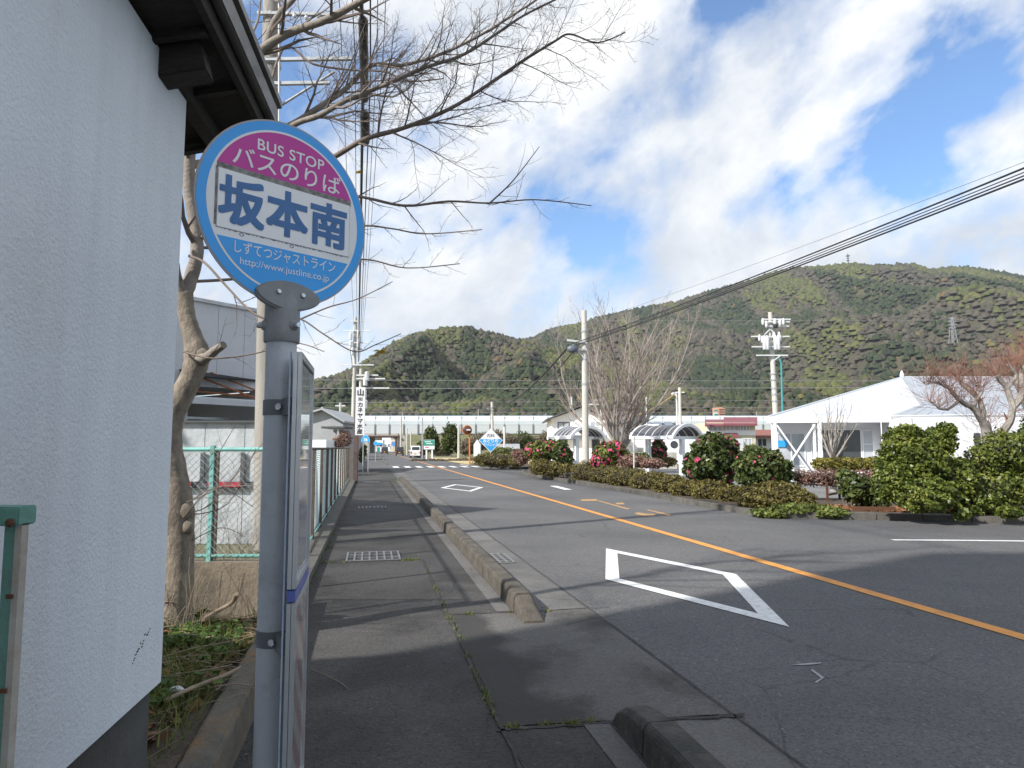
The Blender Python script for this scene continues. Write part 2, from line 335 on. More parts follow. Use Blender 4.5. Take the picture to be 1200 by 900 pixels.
def ribbon(pts, w, z, jit=0.0, sub=6, seed=1):
    # a strip of width w along pts
    q = random.Random(seed); P = []
    for a, b in zip(pts[:-1], pts[1:]):
        for k in range(sub): P.append(Vector(a).lerp(Vector(b), k / sub))
    P.append(Vector(pts[-1])); mb = MB(); vs = []
    for i, p in enumerate(P):
        t = (P[min(i + 1, len(P) - 1)] - P[max(i - 1, 0)]).normalized(); s = Vector((t.y, -t.x, 0)); ww = w * (1 + q.uniform(-jit, jit)); o = s * q.uniform(-jit, jit) * w * 1.4
        vs += [tuple((p + o + s * ww / 2)[:2]) + (z,), tuple((p + o - s * ww / 2)[:2]) + (z,)]
    mb.add(vs, [(2 * i, 2 * i + 1, 2 * i + 3, 2 * i + 2) for i in range(len(P) - 1)]); return mb
# seams and cracks between the surfaces
for k, (a, w) in enumerate([([rd(0.73, 0.6), rd(0.74, 2.2), rd(0.735, 4.0), rd(0.72, 6.6), rd(0.73, 9.9)], 0.022), ([rd(2.085, 0.3), rd(2.09, 3.9), rd(2.085, 6.6), rd(2.08, 14), rd(2.085, 40)], 0.016),
                       ([rd(0.73, 6.64), rd(1.4, 6.60), rd(2.3, 6.66)], 0.014), ([rd(0.70, 3.92), rd(1.5, 3.90), rd(2.15, 3.86)], 0.03), ([rd(-0.66, 9.9), rd(0.2, 9.92), rd(0.74, 9.9)], 0.012)]):
    struct('surface_seam', ribbon(a, w, 0.0125, 0.33, 15, k), M_seam)
def paint(name, mb, m): return struct(name, mb, m)
paint('road_marking_centre_line', ribbon([rd(5.27, -8), rd(5.27, 60), rd(5.3, 200)], 0.16, 0.006, 0.0, 30), M_orange)
def diamond(c, hl, hw, st):
    # lozenge ahead of a crossing, drawn as a band of constant width
    out = [(0, hl), (hw, 0), (0, -hl), (-hw, 0)]; k = st * math.hypot(hl, hw) / (hl * hw); inn = [(x * (1 - k), y * (1 - k)) for x, y in out]; mb = MB()
    w = [rd(c[0] + x, c[1] + y, 0.006) for x, y in out + inn]; mb.add(w, [(i, (i + 1) % 4, 4 + (i + 1) % 4, 4 + i) for i in range(4)]); return mb
paint('road_marking_lozenge', diamond((3.58, 8.05), 2.42, 0.84, 0.165), M_white)
paint('road_marking_lozenge', diamond((3.5, 27.3), 2.5, 0.84, 0.165), M_white)
for k in range(8):
    u = 1.75 + k * 0.92
    mb = MB(); mb.add([rd(u, 55.2, 0.009), rd(u + 0.46, 55.2, 0.009), rd(u + 0.46, 59.2, 0.009), rd(u, 59.2, 0.009)], [(0, 1, 2, 3)]); paint('crosswalk_stripe', mb, M_white)
paint('road_marking_stop_line', ribbon([rd(2.4, 50.6), rd(5.0, 50.6)], 0.3, 0.006), M_wornwhite)
paint('road_marking_side_line', ribbon([G(1046, 633), G(1120, 633.5), G(1260, 635)], 0.13, 0.006), M_white)
paint('road_marking_gap_line', ribbon([G(648, 569.5), G(666, 574)], 0.3, 0.006), M_white)
paint('road_marking_far_line', ribbon([rd(8.2, 60), rd(8.25, 66)], 0.15, 0.006), M_white)
# worn orange markings on the far lane
def gpoly(px, z=0.006):
    mb = MB(); mb.add([G(x, y, z) for x, y in px], [tuple(range(len(px)))]); return mb
M_wornorange = mat('worn_road_paint_orange', (0.48, 0.27, 0.10), 0.8, (0.32, 0.21, 0.11), 8, 0.2, 120, dirt=0.8, dirtc=(0.2, 0.15, 0.10), dscale=9)
for q in ([(680, 585.3), (699, 584.8), (701, 587), (682, 587.2)], [(699, 586.6), (701, 586.2), (738, 596.2), (735, 597)], [(721, 589.2), (730, 589.0), (732, 591), (723, 591.2)], [(757, 597.5), (760, 597.2), (787, 603), (783, 604.2)]):
    paint('road_marking_worn_figure', gpoly(q), M_wornorange)
paint('road_marking_worn_figure', gpoly([(743, 601), (750, 600.5), (757, 602), (766, 602), (769, 603), (766, 604.6), (754, 604.4), (747, 603)]), M_wornorange)
paint('road_marking_chalk_scribble', gpoly([(926, 778.5), (962, 776), (962, 777.5), (940, 779.6)], 0.005), M_wornwhite)
paint('road_marking_chalk_scribble', gpoly([(952, 784), (966, 794), (957, 800), (955, 799), (962, 794.5), (950, 785)], 0.005), M_wornwhite)

# ---------------------------------------------------------------- left kerb of single blocks
def kerb_run(u0, u1, s0, s1, h, step, m, name='kerb', taper_near=True, seed=3):
    q = random.Random(seed); base = struct(name, MB().box(rd((u0 + u1) / 2, (s0 + s1) / 2, -0.02), (u1 - u0) * 0.9, (s1 - s0) * 0.99, 0.02, RN, RD), m)
    s = s0; w = u1 - u0; ez = (0, 0, 1); k = 0
    def block(a, b, hn, hf, dz=0, du=0):
        # cross-section chamfered at the top; hn / hf heights at the near and far end
        mb = MB(); P = []
        for ss, hh in ((a, hn), (b, hf)):
            for uu, z in ((0.0, -0.01), (0.008, hh * 0.82), (0.03, hh), (w - 0.045, hh), (w - 0.015, hh * 0.78), (w, -0.01)): P.append(rd(u0 + uu + du, ss, z + (dz if z > 0 else 0)))
        n = 6; mb.add(P, [tuple(range(n))[::-1], tuple(range(n, 2 * n))] + [(i, (i + 1) % n, n + (i + 1) % n, n + i) for i in range(n)]); return mb
    if taper_near:
        block(s, s + 0.42, h * 0.12, h * 0.94).build('kerb_stone', m, base, bevel=0.008); s += 0.428
    while s < s1 - 0.2:
        e = min(s + step * q.uniform(0.94, 1.06), s1); e = s1 if s1 - e < 0.25 else e; block(s, e, h, h, q.uniform(-0.003, 0.003), q.uniform(-0.003, 0.003)).build('kerb_stone', m, base, bevel=0.006); s = e + 0.005
    return base
kerb_run(1.34, 1.545, 6.18, 34.4, 0.185, 0.62, M_kerb, 'left_kerb')
kb = kerb_run(1.36, 1.575, -1.0, 3.46, 0.17, 0.62, M_kerbdark, 'left_kerb', taper_near=False, seed=5)
mb = MB(); P = []
for ss, hh in ((3.465, 0.17), (3.62, 0.165), (3.78, 0.135), (3.88, 0.08), (3.92, 0.02)):
    for uu, z in ((0.0, -0.01), (0.01, hh * 0.8), (0.035, hh), (0.16, hh), (0.20, hh * 0.7), (0.215, -0.01)): P.append(rd(1.36 + uu, ss, z))
mb.add(P, [tuple(range(6))[::-1], tuple(range(24, 30))] + [(k * 6 + i, k * 6 + (i + 1) % 6, k * 6 + 6 + (i + 1) % 6, k * 6 + 6 + i) for k in range(4) for i in range(6)]); mb.build('kerb_stone', M_kerbdark, kb, bevel=0.004)
# far continuation of the footway kerb, past the crossing
kerb_run(1.38, 1.54, 66, 120, 0.13, 2.0, M_kerb2, 'left_kerb', seed=8)

# ---------------------------------------------------------------- right kerbs round the planted islands
def kerb_line(pts, h, w, step, m, name):
    base = struct(name, MB().box(Vector(pts[0]) + Vector((0, 0, -0.03)), 0.1, 0.1, 0.02), m); q = random.Random(4)
    pts = [Vector(p) for p in pts]; d = [0]
    for a, b in zip(pts[:-1], pts[1:]): d.append(d[-1] + (b - a).length)
    def pos(s):
        for i in range(len(d) - 1):
            if s <= d[i + 1] or i == len(d) - 2: return pts[i].lerp(pts[i + 1], (s - d[i]) / (d[i + 1] - d[i]))
    s = 0
    while s < d[-1] - 0.1:
        e = min(s + step, d[-1]); a, b = pos(s), pos(e - 0.012); t = (b - a).normalized(); side = Vector((-t.y, t.x, 0)); z = h + q.uniform(-0.008, 0.008); mb = MB(); P = []
        for p in (a, b):
            for o, zz in ((0, -0.02), (0.02, z), (w, z), (w, -0.02)): P.append(p - side * o * -1 + Vector((0, 0, zz)))
        mb.add(P, [(3, 2, 1, 0), (4, 5, 6, 7)] + [(i, (i + 1) % 4, 4 + (i + 1) % 4, 4 + i) for i in range(4)]); mb.build('kerb_stone', m, base, bevel=0.012); s = e
    return base
K1 = [G(x, y) for x, y in [(1400, 621), (1300, 617.5), (1200, 614), (1100, 611), (1030, 609.5), (985, 608.5), (945, 608.5), (918, 607.8), (900, 606.5), (850, 599), (800, 590), (750, 580), (700, 571), (672, 566)]]
kerb_line(K1[:], 0.14, -0.16, 0.9, M_kerb2, 'right_kerb')
K2 = [G(x, y) for x, y in [(668, 565.5), (647, 562.3), (620, 558.2), (612, 556.2), (610, 554.5), (614, 552.8)]]
kerb_line(K2, 0.14, -0.16, 0.9, M_kerb2, 'right_kerb')
K3 = [G(x, y) for x, y in [(612, 549.6), (600, 549.8), (583, 549.2), (566, 547.8), (555, 546), (552, 544.2)]]
kerb_line(K3, 0.14, -0.16, 1.5, M_kerb2, 'right_kerb')
def bed(name, front, back, z=0.11):
    mb = MB(); pts = [tuple(p[:2]) + (z,) for p in front] + [tuple(p[:2]) + (z,) for p in back]; mb.add(pts, [tuple(range(len(pts)))]); return struct(name, mb, M_soil)
inset = Vector((0.10, 0.12, 0))
bed('planting_bed', [p + inset for p in K1], [rd(11.3, 33.5), rd(11.3, 19.2), rd(14.5, 17.2), G(1400, 600)])
bed('planting_bed', [p + inset for p in K2], [rd(11.5, 41), rd(11.3, 34)])
bed('planting_bed', [p + inset for p in K3], [rd(9.5, 63), rd(15, 62), rd(16, 51)])

# ---------------------------------------------------------------- metal covers in the pavement
M_grate = mat('galvanised_grating', (0.25, 0.255, 0.26), 0.6, (0.17, 0.17, 0.175), 6, 0.3, 90, metal=0.4)
M_darkhole = mat('dark_drain', (0.055, 0.053, 0.05), 0.9)
def grate(u0, u1, s0, s1, label, nx, ny):
    r = thing('drain_cover', rd((u0 + u1) / 2, (s0 + s1) / 2, 0.004), label, 'drain cover')
    MB().box(rd((u0 + u1) / 2, (s0 + s1) / 2, 0.0075), u1 - u0, s1 - s0, 0.005, RN, RD).build('well', M_darkhole, r)
    mb = MB()
    for k in range(nx + 1): mb.box(rd(u0 + (u1 - u0) * k / nx, (s0 + s1) / 2, 0.0155), 0.026, s1 - s0, 0.012, RN, RD)
    mb.build('bar', M_grate, r)
    for k in range(ny + 1): MB().box(rd((u0 + u1) / 2, s0 + (s1 - s0) * k / ny, 0.0135), u1 - u0 + 0.02, 0.03, 0.011, RN, RD).build('cross_bar', M_grate, r)
grate(-0.30, 0.42, 9.95, 10.75, 'nearest steel grating set in the pavement beside the bus stop', 7, 3)
grate(-0.28, 0.40, 18.4, 19.0, 'middle pavement grating, with a worn white edge, beside the mesh fence', 7, 2)
grate(-0.25, 0.38, 32.0, 32.9, 'farthest pale pavement grating, near the end of the long kerb', 6, 2)
grate(1.64, 1.92, 9.4, 10.2, 'small slotted gutter drain at the foot of the left kerb', 3, 5)

# ---------------------------------------------------------------- weeds and litter
M_grass = tonemat('green_blades', [(0.0, (0.05, 0.085, 0.018)), (0.5, (0.12, 0.17, 0.03)), (0.85, (0.24, 0.26, 0.07)), (1.0, (0.38, 0.31, 0.15))], 0.6, 0.3)
def blades(pts, h, w, rs, lean=0.5):
    n = len(pts); P = np.array(pts); a = rs.rand(n) * 2 * np.pi; hh = h * (0.4 + rs.rand(n)); side = np.stack([np.cos(a), np.sin(a), 0 * a], 1) * (w * (0.6 + 0.8 * rs.rand(n)))[:, None]
    ln = rs.normal(size=(n, 3)) * lean * hh[:, None]; ln[:, 2] = 0; tip = P + ln + np.stack([0 * a, 0 * a, hh], 1)
    V = np.stack([P - side, P + side, tip], 1).reshape(-1, 3); return V, rs.rand(n)
pts = []
for (u0, s0, u1, s1, n, sp) in [(0.73, 4.0, 0.73, 9.9, 380, 0.012), (0.74, 3.95, 1.25, 3.93, 170, 0.02), (0.9, 6.62, 1.75, 6.58, 120, 0.016), (0.45, 9.93, 0.75, 9.9, 160, 0.04), (-0.66, 8.0, -0.66, 14, 420, 0.035), (-0.62, 9.9, -0.3, 9.92, 60, 0.02), (1.0, 30.0, 1.2, 33.8, 260, 0.09), (1.1, 34.4, 1.5, 36.5, 160, 0.12)]:
    cl = [rng.random() for _ in range(max(4, n // 22))]
    for _ in range(n):
        t = rng.choice(cl) + rng.gauss(0, 0.018); t = min(1, max(0, t)); p = rd(u0 + (u1 - u0) * t + rng.gauss(0, sp), s0 + (s1 - s0) * t + rng.gauss(0, sp)); pts.append((p.x, p.y, 0.004))
V, T = blades(pts, 0.028, 0.005, nr, 0.7); npmesh('seam_weeds', V, 3, M_grass, tone=T, kind='stuff')
_n = 520; _P = []
for _ in range(_n):
    _k = rng.random(); _p = rd(rng.gauss(1.29, 0.035), rng.uniform(6.7, 30)) if _k < .4 else rd(rng.gauss(1.62, 0.05), rng.uniform(6.4, 30)) if _k < .65 else rd(rng.uniform(-0.6, 2.0), rng.uniform(2.6, 12)) if _k < .75 else rd(rng.gauss(8.25, 0.12), rng.uniform(15, 33)); _P.append((_p.x, _p.y, 0.016))
_P = np.array(_P); _a = nr.rand(_n) * 6.28; _s = (0.006 + 0.014 * nr.rand(_n))[:, None]; _e = np.stack([np.cos(_a), np.sin(_a), 0.25 * nr.rand(_n)], 1) * _s; _g = np.stack([-np.sin(_a), np.cos(_a), 0.1 * nr.rand(_n)], 1) * _s * .6
npmesh('kerb_litter', np.stack([_P - _e, _P - _g, _P + _e, _P + _g], 1).reshape(-1, 3), 4, tonemat('dry_litter', [(0, (0.06, 0.04, 0.025)), (0.7, (0.20, 0.14, 0.08)), (1, (0.34, 0.30, 0.24))], 0.8, 0.05), tone=nr.rand(_n), kind='stuff')
def twigline(name, p, m, r, label):
    o = MB().tube(p, r, 5).build(name, m, None, smooth=True); return tag(o, label, 'twig')
M_twig = mat('dry_twig', (0.30, 0.24, 0.17), 0.8, (0.2, 0.15, 0.1), 12)
twigline('fallen_twig', [G(364, 784, 0.01), G(380, 790, 0.022), G(398, 799, 0.012), G(408, 807, 0.01)], M_twig, [0.002, 0.003, 0.003, 0.0015], 'pale thin twig lying on the pavement beside the timetable boards')

# ================================================================ STUCCO BUILDING AT THE LEFT
M_stucco = mat('white_stucco', (0.74, 0.785, 0.83), 0.85, (0.68, 0.725, 0.77), 1.2, 0.8, 70, dirt=0.35, dirtc=(0.56, 0.58, 0.60), dscale=1.1)
M_plinth = mat('grey_plinth', (0.085, 0.085, 0.083), 0.9, (0.055, 0.055, 0.054), 3, 0.4, 60, dirt=0.4, dscale=3)
M_darkwood = mat('stained_eave_wood', (0.035, 0.028, 0.024), 0.8, (0.02, 0.016, 0.014), 5, 0.5, 40, stretch=(1, 6, 6))
M_fascia = mat('brown_fascia_metal', (0.10, 0.095, 0.09), 0.45, (0.07, 0.065, 0.06), 2, coat=0.2)
WC = Vector((-1.455, 3.0, 0)); WD = Vector((0.134, -1, 0)).normalized(); WN = Vector((1, 0.134, 0)).normalized()
def wl_(a, n, z): return WC + WD * a + WN * n + Vector((0, 0, z))     # along the wall towards the viewer, out of the wall, up
b = thing('stucco_building', WC, 'white stuccoed building with dark plinth and deep brown eaves left of the bus stop', 'building')
_n, _l, _b = M_stucco.node_tree.nodes, M_stucco.node_tree.links, M_stucco.node_tree.nodes['Principled BSDF']; _t = _n.new('ShaderNodeTexCoord'); _q = _n.new('ShaderNodeMapping'); _q.inputs['Scale'].default_value = (7, 7, 0.35); _l.new(_t.outputs['Object'], _q.inputs[0])
_s = ramp(_n, _l, texnoise(_n, _l, _q.outputs[0], 1.0, 6, 0.65), [(0.5, 0.0), (0.75, 0.22)]); _src = _b.inputs['Base Color'].links[0].from_socket; _l.new(mixc(_n, _l, _s, _src, (0.50, 0.52, 0.53)), _b.inputs['Base Color'])
wb = MB(); wb.prism([(0, 0), (9.5, 0), (9.5, -6), (0, -6)], 0.585, 3.14, (WC, WD, WN, (0, 0, 1))); wb.build('wall', M_stucco, b)
wb = MB(); wb.prism([(0.02, -0.035), (9.5, -0.035), (9.5, -5.98), (0.02, -5.98)], -0.3, 0.582, (WC, WD, WN, (0, 0, 1))); wb.build('plinth', M_plinth, b)
# eave: soffit falls away from the street, fascia board and metal trim on its outer edge
SL = math.tan(R(13.5))
def ev(a, n, dz=0.0): return wl_(a + (0.15 if a < -0.6 else 0), n - 0.135, 3.215 + (n - 0.36) * SL + dz)
sf = MB(); P = [ev(-0.66, 0.34), ev(9.5, 0.34), ev(9.5, -6.3), ev(-0.66, -6.3)]; sf.add(P + [p + Vector((0, 0, 0.03)) for p in P], [(0, 3, 2, 1), (4, 5, 6, 7), (0, 1, 5, 4), (1, 2, 6, 5), (2, 3, 7, 6), (3, 0, 4, 7)]); sf.build('soffit', M_darkwood, b)
MB().bar(ev(-0.66, 0.355, 0.045), ev(9.5, 0.355, 0.045), 0.03, 0.15).build('fascia', M_darkwood, b)
MB().bar(ev(-0.68, 0.395, 0.075), ev(9.5, 0.395, 0.075), 0.045, 0.10).build('eave_trim', M_fascia, b, bevel=0.006)
MB().bar(ev(-0.685, 0.37, 0.035), ev(-0.685, -6.3, 0.035), 0.04, 0.17).build('verge_board', M_darkwood, b)
rf = MB(); P = [ev(-0.74, 0.43, 0.14), ev(9.5, 0.43, 0.14), ev(9.5, -6.4, 0.14), ev(-0.74, -6.4, 0.14)]; rf.add(P + [p + Vector((0, 0, 0.035)) for p in P], [(0, 3, 2, 1), (4, 5, 6, 7), (0, 1, 5, 4), (1, 2, 6, 5), (2, 3, 7, 6), (3, 0, 4, 7)]); rf.build('roof', M_fascia, b)
for a in (0.28, 1.38, 2.5, 3.6):
    MB().bar(ev(a, 0.30, -0.07), ev(a, -0.10, -0.07), 0.12, 0.13).build('beam_end', M_darkwood, b, bevel=0.006)
for k in range(9): MB().bar(ev(-0.5 + k * 0.45, 0.33, -0.012), ev(-0.5 + k * 0.45, -0.3, -0.012), 0.035, 0.04).build('rafter', M_darkwood, b)
MB().bar(ev(-0.66, 0.12, -0.03), ev(0.25, 0.12, -0.03), 0.07, 0.07).build('purlin', M_darkwood, b)
ww = MB()
for k in range(16): ww.box(wl_(0.16 + k * 0.0105 + rng.uniform(-.004, .004), 0.0015, 0.842 - k * 0.006 + rng.uniform(-.012, .012)), rng.uniform(0.003, 0.014), 0.002, rng.uniform(0.002, 0.006), WD, WN)
ww.build('scuff_mark', mat('scuff_black', (0.05, 0.045, 0.05), 0.8), b)
# unseen block added behind the viewer to cast the shade over the near road
tb = MB(); tb.prism([(0, 0), (3.6, 0), (3.6, -14), (0, -14)], 0, 11.5, ((-6.2, 1.6, 0), (1, 0, 0), (0, 1, 0), (0, 0, 1))); tb.build('unseen_shade_block', M_stucco, b)
kk = MB().box((-1.62 - 0.1, 3.02, 0.08), 0.1, 0.05, 0.05)

# near fence post and panel at the very left
M_greenpaint = mat('green_fence_paint', (0.10, 0.24, 0.20), 0.5, (0.14, 0.30, 0.25), 9, 0.3, 60, dirt=0.45, dirtc=(0.13, 0.07, 0.035), dscale=12)
M_palemetal = mat('weathered_zinc', (0.40, 0.38, 0.34), 0.6, (0.32, 0.29, 0.25), 14, 0.2, 80, dirt=0.6, dirtc=(0.20, 0.11, 0.05), dscale=10)
M_rust = mat('rusty_bolt', (0.12, 0.05, 0.025), 0.8, (0.07, 0.03, 0.015), 30, 0.5, 200)
M_wire = mat('pale_green_mesh_wire', (0.34, 0.44, 0.42), 0.45, (0.24, 0.34, 0.32), 12, metal=0.3, dirt=0.3, dirtc=(0.2, 0.12, 0.07), dscale=6)
ft = at(30, 594, 1.28); fb0 = Vector((ft.x, ft.y, 0)); fx = Vector((-0.25, -1, 0)).normalized()
f = thing('near_mesh_fence', fb0, 'green steel-framed mesh fence end with rusty bolts in front of the stucco wall', 'fence')
MB().bar((ft.x - 0.004, ft.y, 0), (ft.x - 0.004, ft.y, ft.z - 0.022), 0.012, 0.018).build('end_post', M_palemetal, f)
MB().bar((ft.x - 0.024, ft.y + 0.003, 0), (ft.x - 0.024, ft.y + 0.003, ft.z - 0.03), 0.024, 0.004).build('post_flange', M_greenpaint, f)
tl = Vector((ft.x - 0.028, ft.y, ft.z - 0.015)); MB().box(tl, 0.066, 0.05, 0.034).build('end_cap', M_greenpaint, f, bevel=0.003)
MB().bar(tl + Vector((-0.02, -0.02, 0.0)), tl + fx * 1.6 + Vector((-0.02, 0, 0)), 0.035, 0.03).build('top_rail', M_greenpaint, f)
for dx, dz in ((-0.018, -0.004), (0.024, -0.010)):
    MB().lathe(tl + Vector((dx, -0.030, dz)), [(0.0078, 0), (0.0078, 0.004), (0.004, 0.007)], 8, (0, -1, 0)).build('bolt', M_rust, f)
for z in (1.29, 1.13, 0.96, 0.8): MB().box((ft.x - 0.002, ft.y - 0.024, z), 0.012, 0.003, 0.008).build('clip', M_rust, f)
def chainlink(o, ex, w, z0, z1, pitch, r, m, parent, name='mesh'):
    mb = MB(); n = int(w / pitch); ex = Vector(ex).normalized(); ey = Vector((-ex.y, ex.x, 0)); hh = pitch / 2; steps = int((z1 - z0) / hh)
    V = []; Fc = []
    for k in range(n + 1):
        for sgn in (0,):
            prev = None
            for j in range(steps + 1):
                x = k * pitch + (hh if j % 2 else 0) ; x2 = x if x < w else w
                c = Vector(o) + ex * x2 + Vector((0, 0, z0 + j * hh)) + ey * (r if j % 2 else -r); i0 = len(V)
                V += [c + ex * r, c - ex * r * 0.5 + ey * r, c - ex * r * 0.5 - ey * r]
                if prev is not None:
                    for a in range(3): Fc.append((prev + a, prev + (a + 1) % 3, i0 + (a + 1) % 3, i0 + a))
                prev = i0
            prev = None
            for j in range(steps + 1):
                x = k * pitch - (hh if j % 2 else 0) ; x2 = max(0, x)
                c = Vector(o) + ex * x2 + Vector((0, 0, z0 + j * hh)) + ey * (-r if j % 2 else r); i0 = len(V)
                V += [c + ex * r, c - ex * r * 0.5 + ey * r, c - ex * r * 0.5 - ey * r]
                if prev is not None:
                    for a in range(3): Fc.append((prev + a, prev + (a + 1) % 3, i0 + (a + 1) % 3, i0 + a))
                prev = i0
    mb.add(V, Fc); return mb.build(name, m, parent, kind='stuff')
chainlink(tl + fx * 0.0 + Vector((-0.03, -0.01, -tl.z)), fx, 1.2, 0.1, tl.z - 0.02, 0.05, 0.0016, M_wire, f)

# ================================================================ BUS STOP
M_pole = mat('grey_pole_paint', (0.47, 0.50, 0.53), 0.38, (0.41, 0.44, 0.475), 4, 0.15, 120, dirt=0.6, dirtc=(0.26, 0.26, 0.25), dscale=13, coat=0.15)
M_cast = mat('cast_bracket_grey', (0.26, 0.27, 0.275), 0.55, (0.21, 0.22, 0.225), 9, 0.4, 160, metal=0.2)
M_steel = mat('bright_bolt_steel', (0.62, 0.62, 0.62), 0.25, (0.5, 0.5, 0.5), 20, metal=0.9)
M_band = mat('dull_clamp_steel', (0.17, 0.18, 0.19), 0.5, (0.12, 0.13, 0.14), 10, metal=0.4)
M_blue = mat('sign_blue', (0.025, 0.35, 0.85), 0.38, (0.022, 0.33, 0.81), 2, coat=0.2)
M_mag = mat('sign_magenta', (0.52, 0.012, 0.30), 0.38, (0.49, 0.011, 0.28), 2, coat=0.2)
M_swhite = mat('sign_white', (0.80, 0.81, 0.82), 0.4, (0.74, 0.75, 0.76), 3, dirt=0.2, dirtc=(0.45, 0.45, 0.44), dscale=6, coat=0.2)
M_plate = mat('sign_name_plate', (0.82, 0.83, 0.84), 0.35, (0.78, 0.79, 0.80), 2, coat=0.2)
M_navy = mat('sign_navy_letters', (0.035, 0.13, 0.33), 0.4, (0.05, 0.16, 0.38), 18)
M_greyedge = mat('sign_rim', (0.40, 0.37, 0.36), 0.5)
M_dirtstrip = mat('weathered_tape', (0.34, 0.33, 0.31), 0.8, (0.14, 0.14, 0.13), 55, 0.5, 120, dirt=0.6, dirtc=(0.07, 0.07, 0.065), dscale=40)
pc = at(330, 403, 1.90); PB = Vector((pc.x, pc.y, 0.004)); PR = 0.0405
bs = thing('bus_stop', PB, 'round blue and magenta bus stop sign on a grey pole beside the pavement', 'bus stop')
MB().tube([PB, (pc.x, pc.y, at(330, 390, 1.9).z)], PR, 32).build('pole', M_pole, bs, smooth=True)
MB().lathe(PB, [(0.11, 0), (0.11, 0.012), (0.05, 0.02)], 20).build('base_flange', M_band, bs)
# the disc: right side farther away
SA = R(42.5); ex = Vector((math.sin(SA), math.cos(SA), 0)); ez = Vector((0, 0, 1)); en = ex.cross(ez).normalized()       # en looks back at the viewer
RS = 0.255; dc = Vector((pc.x, pc.y, at(322, 249, 1.86).z)) + en * 0.030 + ex * -0.010
FR = (dc, ex, ez, en)
circ = [(RS * math.cos(2 * math.pi * k / 96), RS * math.sin(2 * math.pi * k / 96)) for k in range(96)]
disc = MB().prism(circ, -0.006, 0.0, FR).build('disc', M_greyedge, bs, smooth=True)
def seg(r, y0, y1, n=60):
    # the part of a disc of radius r between two heights
    pts = []
    a0, a1 = math.asin(max(-1, min(1, y0 / r))), math.asin(max(-1, min(1, y1 / r)))
    for k in range(n + 1): a = a0 + (a1 - a0) * k / n; pts.append((r * math.cos(a), r * math.sin(a)))
    for k in range(n + 1): a = a1 + (a0 - a1) * k / n; pts.append((-r * math.cos(a), r * math.sin(a)))
    out = [pts[0]]
    for p in pts[1:]:
        if math.hypot(p[0] - out[-1][0], p[1] - out[-1][1]) > 1e-5: out.append(p)
    if math.hypot(out[0][0] - out[-1][0], out[0][1] - out[-1][1]) < 1e-5: out.pop()
    return out
def flat(name, poly, h, m, parent): return MB().prism(poly, 0.0, h, FR).build(name, m, parent)
sc_ = lambda r: [(x * r, y * r) for x, y in circ]
flat('blue_ring', sc_(0.982), 0.0010, M_blue, disc); flat('white_field', sc_(0.885), 0.0016, M_swhite, disc)
flat('magenta_segment', seg(RS * 0.862, RS * 0.345, RS * 0.8619), 0.0022, M_mag, disc)
flat('blue_segment', seg(RS * 0.862, -RS * 0.8619, -RS * 0.40), 0.0022, M_blue, disc)
wht = M_swhite
def T(txt, x, y, size, m, bold=0.0, sx=1.0, lift=0.003, space=1.0, nm='lettering'):
    return lettering(txt, size * RS, dc + ex * x * RS + ez * y * RS, ex, ez, m, disc, nm, bold, 'CENTER', lift, sx, space)
T('Kogawa Chugakkou mae', 0.0, -0.333, 0.14, mat('faded_navy_print', (0.22, 0.27, 0.36), 0.5), 0.0, 0.90, 0.0019, 1.12)
flat('tape_strip', [(-0.79 * RS, 0.345 * RS), (-0.79 * RS, 0.285 * RS), (0.79 * RS, 0.285 * RS), (0.79 * RS, 0.345 * RS)], 0.0027, M_dirtstrip, disc)
flat('tape_strip', [(-0.80 * RS, 0.30 * RS), (-0.80 * RS, -0.30 * RS), (-0.775 * RS, -0.30 * RS), (-0.775 * RS, 0.30 * RS)], 0.0027, M_dirtstrip, disc)
flat('plate_edge', [(-0.778 * RS, 0.292 * RS), (-0.778 * RS, -0.322 * RS), (0.778 * RS, -0.322 * RS), (0.778 * RS, 0.292 * RS)], 0.0030, M_greyedge, disc)
flat('name_plate', [(-0.772 * RS, 0.286 * RS), (-0.772 * RS, -0.316 * RS), (0.772 * RS, -0.316 * RS), (0.772 * RS, 0.286 * RS)], 0.0036, M_plate, disc)
T('BUS STOP', 0.02, 0.605, 0.165, wht, 0.010, 1.06, 0.003, 1.06)
T('バスのりば', 0.0, 0.385, 0.232, wht, 0.008, 1.12, 0.003, 1.0)
T('坂本南', -0.01, -0.205, 0.515, M_navy, 0.030, 0.97, 0.0045, 1.04)
T('しずてつジャストライン', 0.0, -0.530, 0.138, wht, 0.004, 0.80, 0.003, 1.0)
T('http://www.justline.co.jp', 0.0, -0.650, 0.104, wht, 0.0, 1.0, 0.003, 1.02)
# bracket
bz = at(330, 343, 1.86).z
br = MB(); el = [(0.097 * math.cos(2 * math.pi * k / 40) * (1 - 0.12 * abs(math.sin(2 * math.pi * k / 40))), 0.040 * math.sin(2 * math.pi * k / 40) - 0.006) for k in range(40)]
bo = Vector((pc.x, pc.y, bz)) + en * 0.032
br.prism(el, -0.016, 0.010, (bo - ex * 0.003, ex, ez, en)).build('bracket_flange', M_cast, bs, smooth=True, bevel=0.004)
zt, zb = bz + 0.0, at(330, 402, 1.9).z
MB().lathe((pc.x, pc.y, 0), [(0.0460, zb), (0.0478, zb + 0.003), (0.0478, zb + 0.035), (0.0465, zb + 0.085), (0.046, zt - 0.015), (0.038, zt + 0.01)], 32).build('bracket_collar', M_cast, bs, smooth=True)
for k, sgn in enumerate((-1, 1)):
    MB().lathe(bo + ex * sgn * 0.036 + en * 0.010 + ez * 0.0, [(0.0075, 0), (0.0075, 0.003), (0.005, 0.0055)], 12, en).build('bolt', M_steel, bs, smooth=True)
zc = at(330, 383, 1.9).z
